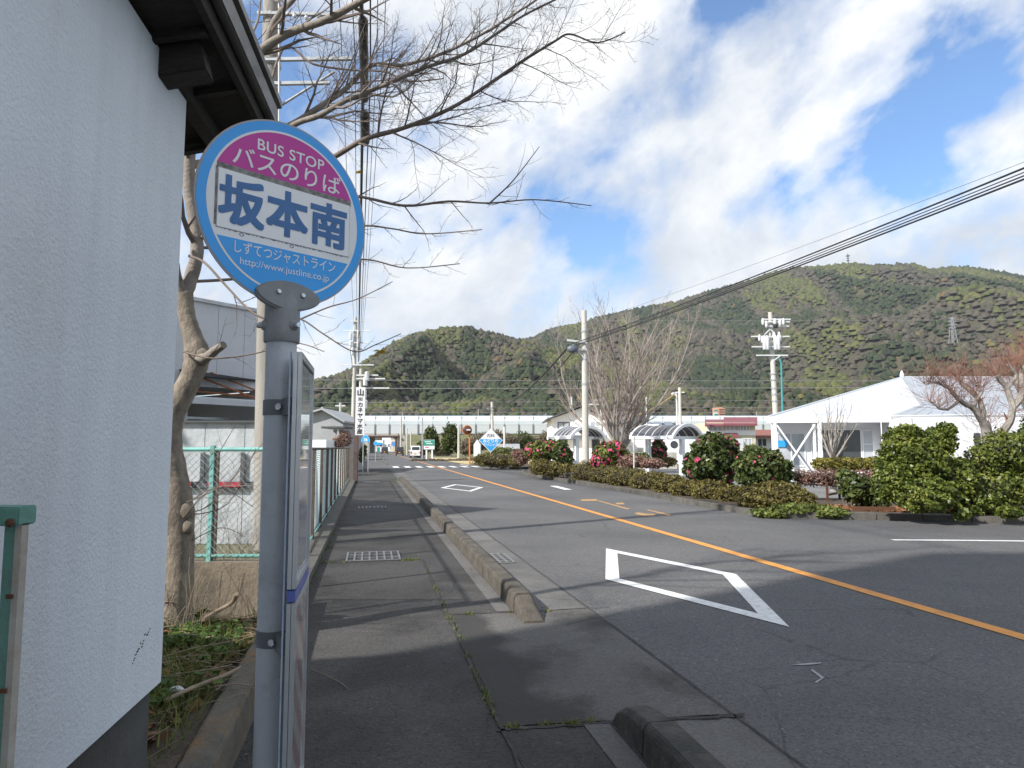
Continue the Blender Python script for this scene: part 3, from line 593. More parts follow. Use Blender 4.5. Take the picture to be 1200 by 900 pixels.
for a in (-150, -32):
    d = Vector((math.cos(R(a)), math.sin(R(a)), 0)); p = Vector((pc.x, pc.y, zc)) + d * 0.044
    MB().lathe(p, [(0.016, 0), (0.013, 0.008), (0.010, 0.010)], 16, d).build('boss', M_cast, bs, smooth=True)
    MB().lathe(p + d * 0.009, [(0.0085, 0), (0.0085, 0.010), (0.0075, 0.014)], 6, d).build('bolt', M_steel, bs)
# timetable boards along the kerb side of the pole
TD = Vector((-math.sin(RA) * 1.0, math.cos(RA), 0)); TN = RN.copy()
t0 = at(350, 412, 1.75)
M_alu = mat('anodised_frame', (0.52, 0.54, 0.57), 0.35, (0.44, 0.46, 0.49), 5, metal=0.5)
def poster(name, kind):
    m, n, l, b = newmat(name); t = n.new('ShaderNodeTexCoord'); vec = t.outputs['Object']
    if kind == 'table':
        c = mixc(n, l, ramp(n, l, texnoise(n, l, vec, 2.5, 3), [(0.4, 0.0), (0.6, 1.0)]), (0.26, 0.29, 0.36), (0.40, 0.42, 0.47))
        w = n.new('ShaderNodeTexWave'); w.bands_direction = 'Z'; w.inputs['Scale'].default_value = 22; l.new(vec, w.inputs[0]); c = mixc(n, l, ramp(n, l, w.outputs['Fac'], [(0.6, 0.0), (0.7, 0.22)]), c, (0.15, 0.18, 0.28))
    else:
        q = n.new('ShaderNodeMapping'); q.inputs['Rotation'].default_value = (R(38), 0, 0); l.new(vec, q.inputs[0])
        w = n.new('ShaderNodeTexWave'); w.bands_direction = 'Z'; w.inputs['Scale'].default_value = 3.4; l.new(q.outputs[0], w.inputs[0])
        c = mixc(n, l, ramp(n, l, w.outputs['Fac'], [(0.45, 0.0), (0.55, 1.0)]), (0.46, 0.44, 0.43), (0.34, 0.20, 0.20))
    l.new(c, b.inputs['Base Color']); b.inputs['Roughness'].default_value = 0.25; b.inputs['Coat Weight'].default_value = 0.8; b.inputs['Coat Roughness'].default_value = 0.03
    return m
def board(zt, zb, w, m_poster, stripe=None):
    o = Vector((t0.x, t0.y, 0)); bd = MB().box(o + TD * w / 2 - TN * 0.007 + ez * (zt + zb) / 2, w, 0.010, zt - zb, TD, TN).build('board', M_alu, bs)
    MB().box(o + TD * w / 2 + TN * 0.0015 + ez * (zt + zb) / 2, w - 0.04, 0.005, zt - zb - 0.04, TD, TN).build('poster', m_poster, bd)
    for a, b_ in (((0.009, (zt + zb) / 2), (0.018, zt - zb)), ((w - 0.009, (zt + zb) / 2), (0.018, zt - zb))):
        MB().box(o + TD * a[0] + TN * 0.004 + ez * a[1], b_[0], 0.010, b_[1], TD, TN).build('frame_bar', M_alu, bd, bevel=0.001)
    for zz in (zt - 0.009, zb + 0.009): MB().box(o + TD * w / 2 + TN * 0.0035 + ez * zz, w - 0.037, 0.012, 0.018, TD, TN).build('frame_bar', M_alu, bd, bevel=0.001)
    return bd
zsp = 1.55 - (692 - 524.6) / F * 1.75
board(t0.z, zsp + 0.012, 0.385, poster('timetable_sheet', 'table'))
board(zsp - 0.022, 0.62, 0.385, poster('striped_notice_sheet', 'stripe'))
MB().box(Vector((t0.x, t0.y, zsp - 0.005)) + TD * 0.19 - TN * 0.002, 0.385, 0.02, 0.026, TD, TN).build('blue_strip', mat('blue_strip_plastic', (0.10, 0.14, 0.42), 0.4), bs)
MB().box(Vector((t0.x, t0.y, (t0.z + 0.62) / 2)) + TD * 0.012 - TN * 0.020, 0.014, 0.004, t0.z - 0.62, TD, TN).build('edge_strip', mat('blue_film_edge', (0.25, 0.36, 0.55), 0.5, (0.5, 0.52, 0.55), 25), bs)
for py in (478, 746):
    z = at(330, py, 1.9).z
    MB().lathe((pc.x, pc.y, 0), [(PR + 0.0005, z - 0.021), (PR + 0.003, z - 0.020), (PR + 0.003, z + 0.020), (PR + 0.0005, z + 0.021)], 32).build('clamp_band', M_band, bs, smooth=True)
    p = Vector((pc.x, pc.y, z)) + Vector((0.030, -0.040, 0)); MB().box(p, 0.022, 0.020, 0.030, TN, TD).build('clamp_block', M_band, bs, bevel=0.002)
    MB().lathe(p + Vector((-0.012, -0.014, 0)), [(0.0095, 0), (0.0095, 0.008)], 6, (-0.3, -1, 0)).build('clamp_bolt', M_steel, bs)
    MB().bar(p, Vector((t0.x, t0.y, z)) + TD * 0.06 - TN * 0.018, 0.022, 0.045).build('clamp_arm', M_band, bs)

# ================================================================ TREE AND TWIG GROWTH
class TB:
    # gathers many thin tubes as numpy-friendly lists
    def __init__(s): s.v = []; s.f = []
    def tube(s, P, r, n):
        o = len(s.v); t0 = P[1] - P[0]; a = t0.orthogonal().normalized()
        for i, p in enumerate(P):
            t = P[min(i + 1, len(P) - 1)] - P[max(i - 1, 0)]
            if t.length < 1e-9: t = t0
            t = t.normalized(); a = (a - t * a.dot(t)).normalized(); b = t.cross(a)
            for k in range(n):
                w = 6.28318 * k / n; s.v.append((p + (a * math.cos(w) + b * math.sin(w)) * r[i])[:])
        for i in range(len(P) - 1):
            for k in range(n): k2 = (k + 1) % n; s.f.append((o + i * n + k, o + i * n + k2, o + (i + 1) * n + k2, o + (i + 1) * n + k))
def wander(p, d, ln, n, q, curl, up):
    P = [Vector(p)]; d = Vector(d).normalized(); st = ln / n
    for i in range(n):
        d = (d + Vector((q.gauss(0, curl), q.gauss(0, curl), q.gauss(0, curl))) + Vector((0, 0, up))).normalized(); P.append(P[-1] + d * st)
    return P
def sprout(tb, P, r0, r1, q, lv, ratio, gap, curl, up, ang=(28, 58), tmin=0.2, rmin=0.0012, sides=3, lnabs=None, droop=0):
    # side shoots along the path P, and shoots on those shoots
    if lv <= 0: return
    D = [0]
    for a, b in zip(P[:-1], P[1:]): D.append(D[-1] + (b - a).length)
    T = D[-1]; s = T * tmin; side = q.choice((-1, 1)); azp = q.uniform(0, 6.28)
    while s < T * 0.985:
        i = 0
        while i < len(D) - 2 and D[i + 1] < s: i += 1
        f = (s - D[i]) / max(1e-6, D[i + 1] - D[i]); p = P[i].lerp(P[i + 1], f); t = (P[i + 1] - P[i]).normalized(); frac = s / T
        azp += 2.4 + q.uniform(-0.6, 0.6); o = t.orthogonal().normalized(); o2 = t.cross(o); sd = o * math.cos(azp) + o2 * math.sin(azp)
        A = R(q.uniform(*ang)); d = t * math.cos(A) + sd * math.sin(A); base = lnabs if lnabs else T
        ln = base * ratio * (1.1 - 0.75 * frac) * q.uniform(0.55, 1.3); r = max(rmin, (r0 + (r1 - r0) * frac) * q.uniform(0.38, 0.58))
        n = max(3, min(7, int(ln / 0.12) + 2)); C = wander(p, d, ln, n, q, curl, up); m = len(C) - 1
        tb.tube(C, [r * (1 - k / m) + rmin * 0.7 * (k / m) for k in range(m + 1)], sides + (1 if r > 0.008 else 0))
        sprout(tb, C, r, rmin, q, lv - 1, ratio, gap * 0.72, curl, up, ang, 0.18, rmin, 3)
        s += gap * q.uniform(0.55, 1.5)
def smoothpath(P, k=4):
    out = []; n = len(P)
    for i in range(n - 1):
        p0, p1, p2, p3 = P[max(i - 1, 0)], P[i], P[i + 1], P[min(i + 2, n - 1)]
        for j in range(k):
            t = j / k; out.append(0.5 * ((2 * p1) + (p2 - p0) * t + (2 * p0 - 5 * p1 + 4 * p2 - p3) * t * t + (3 * p1 - p0 - 3 * p2 + p3) * t ** 3))
    out.append(P[-1]); return out
def interp(vals, k=4):
    out = []
    for a, b in zip(vals[:-1], vals[1:]):
        for j in range(k): out.append(a + (b - a) * j / k)
    return out + [vals[-1]]
def knobbly(P, rr, q, amt=0.06, n=14):
    mb = MB(); mb.tube(P, [r * (1 + q.uniform(-amt, amt)) for r in rr], n); return mb
M_bark = mat('grey_tan_bark', (0.31, 0.26, 0.20), 0.95, (0.15, 0.125, 0.10), 13, 1.0, 48, dirt=0.75, dirtc=(0.11, 0.10, 0.08), dscale=9, stretch=(1, 1, 0.6))
M_branch = mat('grey_branch_bark', (0.27, 0.235, 0.20), 0.85, (0.18, 0.155, 0.13), 6, 0.6, 30)
M_twigs = mat('brown_twig_bark', (0.21, 0.17, 0.14), 0.85, (0.13, 0.10, 0.085), 6)

tr = thing('street_tree', G(205, 730, 0.2), 'leafless knobbly tree behind the stucco wall, its branches arching over the bus stop sign', 'tree')
q = random.Random(5); dT = 5.55
def TP(l, d=None): return [at(x, y, d if d else dd) for x, y, dd in [(p + (d,))[:3] if len(p) == 2 else p for p in l]]
tp = TP([(203, 742), (205, 715), (208, 670), (209, 630), (207, 598), (203, 560), (197, 520), (201, 488), (214, 462), (226, 438), (231, 416), (226, 395), (219, 370), (216, 345)], dT)
tw = [24, 19, 17.5, 17.5, 19, 16.5, 15, 14, 13, 13, 15, 11, 9.5, 10]
tp2 = smoothpath(tp, 5); knobbly(tp2, [w * dT / F for w in interp(tw, 5)], q, 0.035, 18).build('trunk', M_bark, tr, smooth=True)
def limb(px, w0, w1, nm='limb', gap=0.10, ratio=0.50, lv=3, tmin=0.15, up=0.05, m=None):
    P = smoothpath(TP(px), 5); d0 = px[0][2]; n = len(P) - 1
    rr = [(w0 + (w1 - w0) * (k / n) ** 0.8) / 2 * P[k].y / F for k in range(n + 1)]
    knobbly(P, rr, q, 0.05, 10).build(nm, m or M_branch, tr, smooth=True)
    sprout(twg, P, rr[0], rr[-1], q, lv, ratio, gap * 0.68, 0.12, up, (25, 60), tmin, 0.0011, 3, lnabs=min(1.9, sum((P[k + 1] - P[k]).length for k in range(n))))
    return P
twg = TB()
limb([(216, 348, dT), (224, 325, 5.6), (231, 295, 5.6), (228, 262, 5.6), (222, 225, 5.6), (222, 190, 5.6), (226, 165, 5.6), (238, 135, 5.7), (255, 105, 5.8), (272, 82, 5.9)], 17, 11, gap=0.35, tmin=0.2)
limb([(216, 348, dT), (208, 325, 5.5), (204, 300, 5.45), (196, 280, 5.4), (188, 262, 5.4)], 12, 6, gap=0.5)
limb([(228, 420, dT), (240, 420, 5.45), (252, 411, 5.4), (262, 404, 5.35)], 15, 9, 'branch_stub', gap=0.6, ratio=0.5, lv=1)
limb([(270, 84, 5.9), (299, 65, 5.9), (320, 49, 5.85), (345, 36, 5.8), (378, 25, 5.7), (413, 7, 5.6), (440, -8, 5.5), (480, -30, 5.4)], 13, 7, gap=0.22)
limb([(312, 56, 5.9), (317, 35, 5.9), (328, 15, 5.9), (343, 0, 5.9), (360, -25, 5.9)], 9, 6, gap=0.25)
limb([(272, 82, 5.9), (285, 60, 6.1), (296, 38, 6.3), (303, 20, 6.4), (306, -10, 6.5)], 4, 2.5, gap=0.2)
limb([(222, 195, 5.6), (260, 182, 5.9), (300, 165, 6.1), (343, 145, 6.2), (367, 130, 6.2), (404, 105, 6.3), (427, 82, 6.3), (443, 75, 6.3), (473, 76, 6.4), (520, 62, 6.4), (565, 40, 6.5), (610, 12, 6.5), (640, -8, 6.5)], 10, 2.2, gap=0.12, tmin=0.3)
limb([(262, 182, 5.9), (310, 172, 5.8), (345, 146, 5.7), (375, 135, 5.6), (405, 118, 5.5), (437, 105, 5.5), (470, 91, 5.4), (499, 79, 5.4), (543, 64, 5.3), (587, 36, 5.2), (614, 18, 5.2), (654, -2, 5.1)], 9, 2.4, gap=0.12, tmin=0.3)
limb([(228, 262, 5.6), (270, 240, 5.6), (330, 212, 5.5), (389, 185, 5.4), (428, 163, 5.3), (473, 150, 5.2), (526, 128, 5.1), (565, 104, 5.0), (601, 79, 5.0), (649, 49, 4.9), (668, 40, 4.9), (700, 50, 4.85), (733, 38, 4.8)], 9, 1.4, gap=0.11, tmin=0.4, m=M_twigs)
limb([(230, 280, 5.6), (290, 262, 5.5), (350, 240, 5.3), (413, 230, 5.2), (473, 241, 5.1), (526, 236, 5.0), (574, 238, 5.0), (627, 234, 4.9), (693, 241, 4.8)], 6, 1.0, gap=0.17, tmin=0.45, m=M_twigs, ratio=0.26)
limb([(574, 238, 5.0), (601, 212, 5.0), (632, 172, 5.0)], 2.4, 0.8, gap=0.14, lv=1, m=M_twigs, ratio=0.5)
limb([(300, 170, 6.1), (331, 58, 6.6), (367, 75, 6.6), (411, 82, 6.6), (450, 84, 6.6), (480, 95, 6.6), (520, 92, 6.6)], 3.5, 1.5, gap=0.2, tmin=0.4, m=M_twigs)
limb([(230, 290, 5.6), (290, 290, 5.8), (370, 280, 6.0), (422, 265, 6.1), (460, 268, 6.2), (499, 274, 6.3), (565, 269, 6.3)], 4, 1.2, gap=0.18, tmin=0.5, m=M_twigs, ratio=0.28)
limb([(225, 330, 5.6), (290, 325, 5.9), (360, 308, 6.1), (428, 304, 6.3), (477, 314, 6.4), (539, 309, 6.5)], 4, 1.0, gap=0.18, tmin=0.5, m=M_twigs, ratio=0.28)
limb([(222, 300, 5.5), (240, 308, 5.4), (265, 335, 5.3), (297, 367, 5.2), (330, 378, 5.2), (352, 374, 5.2), (380, 392, 5.2), (415, 412, 5.2), (440, 404, 5.2), (470, 391, 5.2)], 3.6, 1.0, gap=0.2, tmin=0.3, m=M_twigs, ratio=0.26)
limb([(232, 415, 5.5), (215, 412, 5.4), (250, 420, 5.3), (300, 414, 5.3), (345, 402, 5.3), (380, 412, 5.3)], 3.0, 1.0, gap=0.22, tmin=0.3, m=M_twigs, ratio=0.3)
limb([(352, 374, 5.2), (385, 360, 5.25), (420, 350, 5.3), (460, 330, 5.3)], 2.4, 0.8, gap=0.2, m=M_twigs, ratio=0.34, lv=1)
# shoots from the burl, low on the trunk
for (x, y) in [(212, 610), (214, 605), (205, 600), (216, 590), (213, 640), (222, 600), (207, 585)]:
    e = [(x, y, 5.5), (x + q.uniform(25, 55), y - q.uniform(5, 45), 5.5 + q.uniform(-.4, .3)), (x + q.uniform(70, 110), y - q.uniform(-15, 95), 5.6 + q.uniform(-.5, .3))]
    limb(e, 1.5, 0.7, 'shoot', gap=0.3, ratio=0.4, lv=1, m=M_twigs)
for (x, y, s) in [(216, 600, 0.055), (219, 617, 0.045), (236, 418, 0.05)]:
    MB().blob(at(x, y, 5.5), s * 1.3, s, s * 1.5, 2, 0.08, int(x)).build('burl', M_bark, tr, smooth=True)
mbt = MB(); mbt.v = twg.v; mbt.f = twg.f; mbt.build('twigs', M_twigs, tr, kind='stuff')
# the last few yellow leaves
V, T_ = leafcloud([(at(443, 414, 5.2), (0.03, 0.03, 0.02)), (at(421, 203, 5.3), (0.02, 0.02, 0.01)), (at(447, 411, 5.2), (0.03, 0.03, 0.02))], 9, 0.035, nr); npmesh('last_leaves', V, 4, tonemat('yellow_leaves', [(0, (0.35, 0.22, 0.03)), (1, (0.5, 0.38, 0.06))]), tr, T_, kind='stuff')

# ================================================================ PLANTER STRIP WITH SOIL
mb = MB(); nx, ny = 34, 44; x0, x1, y0, y1 = -6.2, -1.2, 2.4, 6.3
for j in range(ny + 1):
    for i in range(nx + 1):
        x = x0 + (x1 - x0) * i / nx; y = y0 + (y1 - y0) * j / ny; u = x * RN.x + y * RN.y
        z = 0.17 + 0.05 * math.sin(x * 3 + y * 2) + 0.10 * max(0, min(1, (-1.1 - u) / 1.5)) + rng.uniform(-0.018, 0.018) - (0.6 if u > 1 else 0)
        if u > -0.785: x += (-0.785 - u) * RN.x; y += (-0.785 - u) * RN.y
        mb.v.append((x, y, z))
for j in range(ny):
    for i in range(nx): a = j * (nx + 1) + i; mb.f.append((a, a + 1, a + nx + 2, a + nx + 1))
o = struct('planter_soil', mb, M_soil, smooth=True)
def zsoil(x, y): 
    u = x * RN.x + y * RN.y; return 0.17 + 0.05 * math.sin(x * 3 + y * 2) + 0.10 * max(0, min(1, (-1.1 - u) / 1.5))
# the low kerb wall holding the soil
mb = MB(); n = 9; P = []
for k in range(n + 1):
    s = 1.6 + (7.3 - 1.6) * k / n
    for uu, z in ((-0.79, -0.05), (-0.785, 0.20), (-0.77, 0.215), (-0.655, 0.215), (-0.635, 0.195), (-0.63, -0.05)): P.append(rd(uu + rng.uniform(-.004, .004), s, z + (rng.uniform(-.006, .006) if z > 0 else 0)))
mb.add(P, [tuple(range(6))[::-1], tuple(range(6 * n, 6 * n + 6))] + [(k * 6 + i, k * 6 + (i + 1) % 6, (k + 1) * 6 + (i + 1) % 6, (k + 1) * 6 + i) for k in range(n) for i in range(6)])
tag(mb.build('planter_kerb_wall', M_lich, None, bevel=0.006), 'low lichen-stained concrete edging wall holding the weedy soil', 'kerb wall')
# grass, dead stalks, leaves on the soil
def inbed(x, y): u = x * RN.x + y * RN.y; return u < -0.82 and y > 2.6
cl = [(rng.uniform(-3.6, -1.9), rng.uniform(4.3, 5.95)) for _ in range(26)] + [(rng.uniform(-2.6, -1.55), rng.uniform(3.0, 4.6)) for _ in range(12)]
pts = []
for _ in range(5200):
    c = rng.choice(cl); x = c[0] + rng.gauss(0, 0.16); y = c[1] + rng.gauss(0, 0.16)
    if inbed(x, y) and y < 6.0: pts.append((x, y, zsoil(x, y) - 0.01))
V, T_ = blades(pts, 0.12, 0.0045, nr, 0.6); npmesh('planter_grass', V, 3, M_grass, tone=T_, kind='stuff')
bl = []
for _ in range(34):
    x = rng.uniform(-2.9, -1.75); y = rng.uniform(3.7, 5.9)
    if inbed(x, y): bl.append(((x, y, zsoil(x, y) + 0.05), (0.16, 0.16, 0.05)))
V, T_ = leafcloud(bl, 1500, 0.045, nr, 0.3, 1.3, 0.3, 0.8); npmesh('planter_weeds', V, 4, tonemat('weed_leaves', [(0, (0.03, 0.06, 0.012)), (0.6, (0.07, 0.13, 0.025)), (1, (0.16, 0.22, 0.05))]), tone=T_, kind='stuff')
n = 2600; X = nr.uniform(-3.2, -1.6, n); Y = nr.uniform(2.6, 5.9, n); ok = (X * RN.x + Y * RN.y) < -0.84; X, Y = X[ok], Y[ok]
P = np.stack([X, Y, np.array([zsoil(a, b_) for a, b_ in zip(X, Y)]) + nr.uniform(0.0, 0.03, len(X))], 1); n = len(P)
nn = nr.normal(size=(n, 3)) * 0.45; nn[:, 2] += 1; nn /= np.linalg.norm(nn, axis=1)[:, None]; a = np.cross(nn, nr.normal(size=(n, 3))); a /= np.linalg.norm(a, axis=1)[:, None]; b_ = np.cross(nn, a); s = (0.018 + 0.03 * nr.rand(n))[:, None]
V = np.stack([P - a * s, P - b_ * s * 0.6 + nn * s * 0.3, P + a * s, P + b_ * s * 0.6 + nn * s * 0.2], 1).reshape(-1, 3)
npmesh('fallen_leaves', V, 4, tonemat('dead_leaves', [(0, (0.06, 0.035, 0.02)), (0.6, (0.17, 0.10, 0.05)), (0.9, (0.26, 0.17, 0.09)), (1.0, (0.32, 0.09, 0.03))], 0.8, 0.1), tone=nr.rand(n), kind='stuff')
tb = TB(); q = random.Random(9)
for _ in range(260):
    x = q.uniform(-3.3, -1.65); y = q.uniform(3.0, 5.9)
    if not inbed(x, y): continue
    P = wander((x, y, zsoil(x, y) + q.uniform(0.01, 0.05)), (q.uniform(0.2, 1), q.uniform(-1, 0.4), 0.06), q.uniform(0.12, 0.55), 5, q, 0.12, -0.01); tb.tube(P, [0.003 * q.uniform(0.5, 1.4)] * 6, 3)
for _ in range(60):
    x = q.uniform(-3.0, -2.2); y = q.uniform(4.9, 5.95); P = wander((x, y, zsoil(x, y)), (q.uniform(-.3, .5), q.uniform(-.3, .3), 1), q.uniform(0.2, 0.65), 6, q, 0.10, 0.02); tb.tube(P, [0.002] * 7, 3)
m_ = MB(); m_.v = tb.v; m_.f = tb.f; m_.build('dry_stalks', M_twig, None, kind='stuff')
def stick(px, r, label):
    P = [G(x, y, z) for x, y, z in px]; o = MB().tube(smoothpath(P, 4), r, 8).build('fallen_branch', M_twig, None, smooth=True); tag(o, label, 'branch')
stick([(238, 726, 0.27), (255, 716, 0.30), (272, 706, 0.36), (277, 696, 0.46)], 0.016, 'short pale cut branch leaning up out of the weeds by the tree')
stick([(192, 822, 0.26), (212, 812, 0.28), (240, 800, 0.27), (262, 792, 0.27), (282, 782, 0.29)], 0.011, 'long dry branch lying on the soil beside the edging wall')
mb = MB(); c = G(207, 808, 0.27); mb.blob(c, 0.035, 0.028, 0.016, 2, 0.25, 3); tag(mb.build('crumpled_tissue', mat('white_tissue', (0.75, 0.75, 0.77), 0.7), None), 'crumpled white wrapper lying among the dead leaves', 'litter')

# ================================================================ MESH FENCES
M_cwall = mat('stained_concrete_wall', (0.25, 0.205, 0.15), 0.95, (0.15, 0.125, 0.095), 2.2, 0.6, 40, dirt=0.75, dirtc=(0.07, 0.06, 0.048), dscale=2.2)
M_cyan = mat('aqua_fence_paint', (0.15, 0.42, 0.38), 0.55, (0.20, 0.48, 0.44), 8, 0.2, 80, dirt=0.75, dirtc=(0.16, 0.09, 0.05), dscale=9)
M_fpost = mat('rust_brown_post', (0.10, 0.065, 0.045), 0.8, (0.16, 0.12, 0.10), 8, 0.3, 60, dirt=0.35, dirtc=(0.10, 0.28, 0.26), dscale=7)
yF = 6.12; xL, xR = -5.2, (-0.9 - 0.1968 * yF) / 0.9804
MB2 = MB().box(((xL + xR) / 2, yF + 0.02, 0.22), xR - xL, 0.15, 0.72); cw = MB2.build('concrete_base_wall', M_cwall, None, bevel=0.008); tag(cw, 'stained low concrete wall under the aqua mesh fence', 'wall')
zt_ = 1.535; f1 = thing('mesh_fence', (xR, yF, 0.58), 'aqua-framed chain-link fence on the stained concrete wall behind the tree', 'fence')
MB().tube([(xL, yF, zt_), (xR, yF, zt_)], 0.019, 10).build('top_rail', M_cyan, f1, smooth=True)
MB().tube([(xL, yF, 0.625), (xR, yF, 0.625)], 0.016, 10).build('bottom_rail', M_cyan, f1, smooth=True)
for px in (247, 120): 
    x = at(px, 600, yF).x; MB().box((x, yF, 1.07), 0.04, 0.04, 1.0).build('post', M_cyan, f1, bevel=0.003)
MB().box((at(252, 600, yF).x, yF + 0.01, 1.07), 0.03, 0.03, 0.96).build('post_brace', M_fpost, f1)
M_wire1 = mat('grey_mesh_wire', (0.55, 0.60, 0.60), 0.5, (0.42, 0.44, 0.43), 10, metal=0.0, dirt=0.3, dirtc=(0.18, 0.11, 0.07), dscale=5)
chainlink((-4.1, yF - 0.02, 0), (1, 0, 0), xR + 4.1, 0.62, 1.52, 0.062, 0.0030, M_wire1, f1)
# along the footway
fu = lambda s: -0.88 - 0.10 * (s - 11) / 22
f2 = thing('mesh_fence', rd(fu(6.3), 6.3, 0.05), 'long chain-link fence with rusty posts running beside the footway', 'fence')
posts = [6.35, 8.1, 9.9] + [11.6 + 1.92 * k for k in range(12)]
p0 = MB().box(rd(fu(6.35), 6.35, 0.79), 0.05, 0.05, 1.50, RN, RD).build('post', M_fpost, f2, bevel=0.004)
for s in posts[1:]: piece(p0, rd(fu(s), s) - rd(fu(6.35), 6.35))
MB().tube([rd(fu(6.3), 6.3, 1.535), rd(fu(33), 33, 1.535)], 0.02, 8).build('top_rail', M_fpost, f2, smooth=True)
MB().tube([rd(fu(6.3), 6.3, 0.16), rd(fu(33), 33, 0.16)], 0.016, 8).build('bottom_rail', M_cyan, f2, smooth=True)
for k, s in enumerate(posts[2:5]): MB().tube([rd(fu(s) - 0.0, s, 0.75 + 0.02 * k), rd(fu(s) , s + 0.35, 0.8)], 0.01, 6).build('rail_stub', M_fpost, f2)
M_wire2 = mat('pale_aqua_mesh_wire', (0.72, 0.82, 0.82), 0.5, (0.60, 0.72, 0.72), 3, dirt=0.25, dirtc=(0.36, 0.24, 0.20), dscale=1.6)
a_, b2_ = rd(fu(6.3), 6.3), rd(fu(33), 33); chainlink(a_ - RN * 0.045, (b2_ - a_), (b2_ - a_).length, 0.16, 1.52, 0.066, 0.0036, M_wire2, f2)
kb3 = struct('fence_kerb', MB().add([rd(-1.05, 6.3, -0.03), rd(-0.66, 6.9, -0.03), rd(-0.66, 34, -0.03), rd(-1.2, 34, -0.03), rd(-1.05, 6.3, 0.10), rd(-0.66, 6.9, 0.10), rd(-0.66, 34, 0.10), rd(-1.2, 34, 0.10)], [(3, 2, 1, 0), (4, 5, 6, 7), (0, 1, 5, 4), (1, 2, 6, 5), (2, 3, 7, 6), (3, 0, 4, 7)]), M_kerb2)
pp = MB().box(rd(-0.93, 33.6, 0.80), 0.34, 0.30, 1.62, RN, RD).build('gate_pillar', mat('grey_block_pillar', (0.17, 0.16, 0.15), 0.9, (0.1, 0.1, 0.09), 3, 0.4, 20, dirt=0.5), None, bevel=0.01)
tag(pp, 'dark concrete pillar closing the far end of the footway fence', 'pillar')

# ================================================================ WAREHOUSE AND SHEET WALL BEHIND THE FENCE
M_ware = mat('grey_warehouse_panel', (0.56, 0.57, 0.60), 0.6, (0.50, 0.51, 0.54), 0.6, 0.15, 5, dirt=0.2, dirtc=(0.3, 0.3, 0.32), dscale=0.8)
M_sheet = mat('blue_grey_sheet', (0.50, 0.53, 0.55), 0.5, (0.36, 0.39, 0.41), 2.6, 0.2, 10, dirt=0.8, dirtc=(0.22, 0.235, 0.245), dscale=3.0)
M_rustiron = mat('rust_orange_iron', (0.34, 0.13, 0.05), 0.8, (0.24, 0.09, 0.04), 9)
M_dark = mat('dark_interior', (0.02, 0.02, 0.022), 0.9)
wh = thing('warehouse', at(205, 520, 15), 'pale grey warehouse with a dark covered opening behind the aqua fence', 'warehouse')
A, B_ = at(150, 346, 12.2), at(316, 375, 14.6); A.z = B_.z = 4.35; wdx = (B_ - A); wdx.z = 0; wex = wdx.normalized(); wey = Vector((-wex.y, wex.x, 0)); wL = wdx.length
O = Vector((A.x, A.y, 0)); o0 = 0.30 * wL
def WP(a, n, z): return O + wex * a + wey * n + Vector((0, 0, z))
def wbox(nm, a0, a1, n0, n1, z0, z1, m, par=wh, **k): return MB().prism([(a0, n0), (a1, n0), (a1, n1), (a0, n1)], z0, z1, (O, wex, wey, (0, 0, 1))).build(nm, m, par, **k)
seamx = [k * wL / 5 for k in range(6)]
for a0, a1 in zip(seamx[:-1], seamx[1:]):
    if a1 - a0 > 0.05: wbox('wall_panel', a0 + 0.004, a1 - 0.004, 0, 0.08, 2.72, 4.35, M_ware)
wbox('wall', -3, wL, 0.085, 7, 2.74, 4.33, M_ware)
wbox('roof_edge', -3, wL + 0.08, -0.05, 7.05, 4.352, 4.42, mat('pale_flashing', (0.55, 0.56, 0.58), 0.5))
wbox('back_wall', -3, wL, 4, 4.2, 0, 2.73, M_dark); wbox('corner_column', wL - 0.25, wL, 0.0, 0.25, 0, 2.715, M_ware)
wbox('end_wall', wL - 0.12, wL, 0.3, 7, 0, 2.71, M_ware); wbox('left_column', 0.9, 1.2, 0.0, 0.25, 0, 2.715, M_ware)
wbox('canopy_band', 0.9, wL + 0.2, -0.35, -0.02, 2.42, 2.50, mat('white_canopy', (0.62, 0.63, 0.64), 0.5)); wbox('canopy_gutter', 0.9, wL + 0.2, -0.42, -0.36, 2.36, 2.46, M_ware)
wbox('shelf_beam', 1.2, wL - 0.3, 1.0, 1.1, 1.95, 2.03, M_alu); wbox('stored_crate', 1.7, wL - .4, 1.2, 2.0, 1.3, 1.85, M_ware); wbox('hanging_pipe', 1.2, wL - 0.4, 0.7, 0.78, 2.12, 2.17, M_alu)
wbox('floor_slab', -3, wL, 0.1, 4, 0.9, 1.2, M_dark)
P = [WP(3.1, 0, 3.10), WP(5.7, 0, 2.78), WP(3.1, -0.9, 2.86), WP(5.7, -0.4, 2.74)]
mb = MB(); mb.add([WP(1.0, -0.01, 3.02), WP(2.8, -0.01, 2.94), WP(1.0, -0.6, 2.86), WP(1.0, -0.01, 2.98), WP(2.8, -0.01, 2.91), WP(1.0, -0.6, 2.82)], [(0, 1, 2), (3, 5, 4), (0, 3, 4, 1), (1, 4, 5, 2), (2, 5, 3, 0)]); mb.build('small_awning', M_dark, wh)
for a, b in ((( 1.0, -0.05, 3.0), (2.4, -0.3, 2.55)), ((1.6, -0.05, 3.0), (2.8, -0.3, 2.6)), ((0.8, -0.2, 2.62), (2.8, -0.2, 2.56))): MB().tube([WP(*a), WP(*b)], 0.018, 6).build('rusty_strut', M_rustiron, wh)
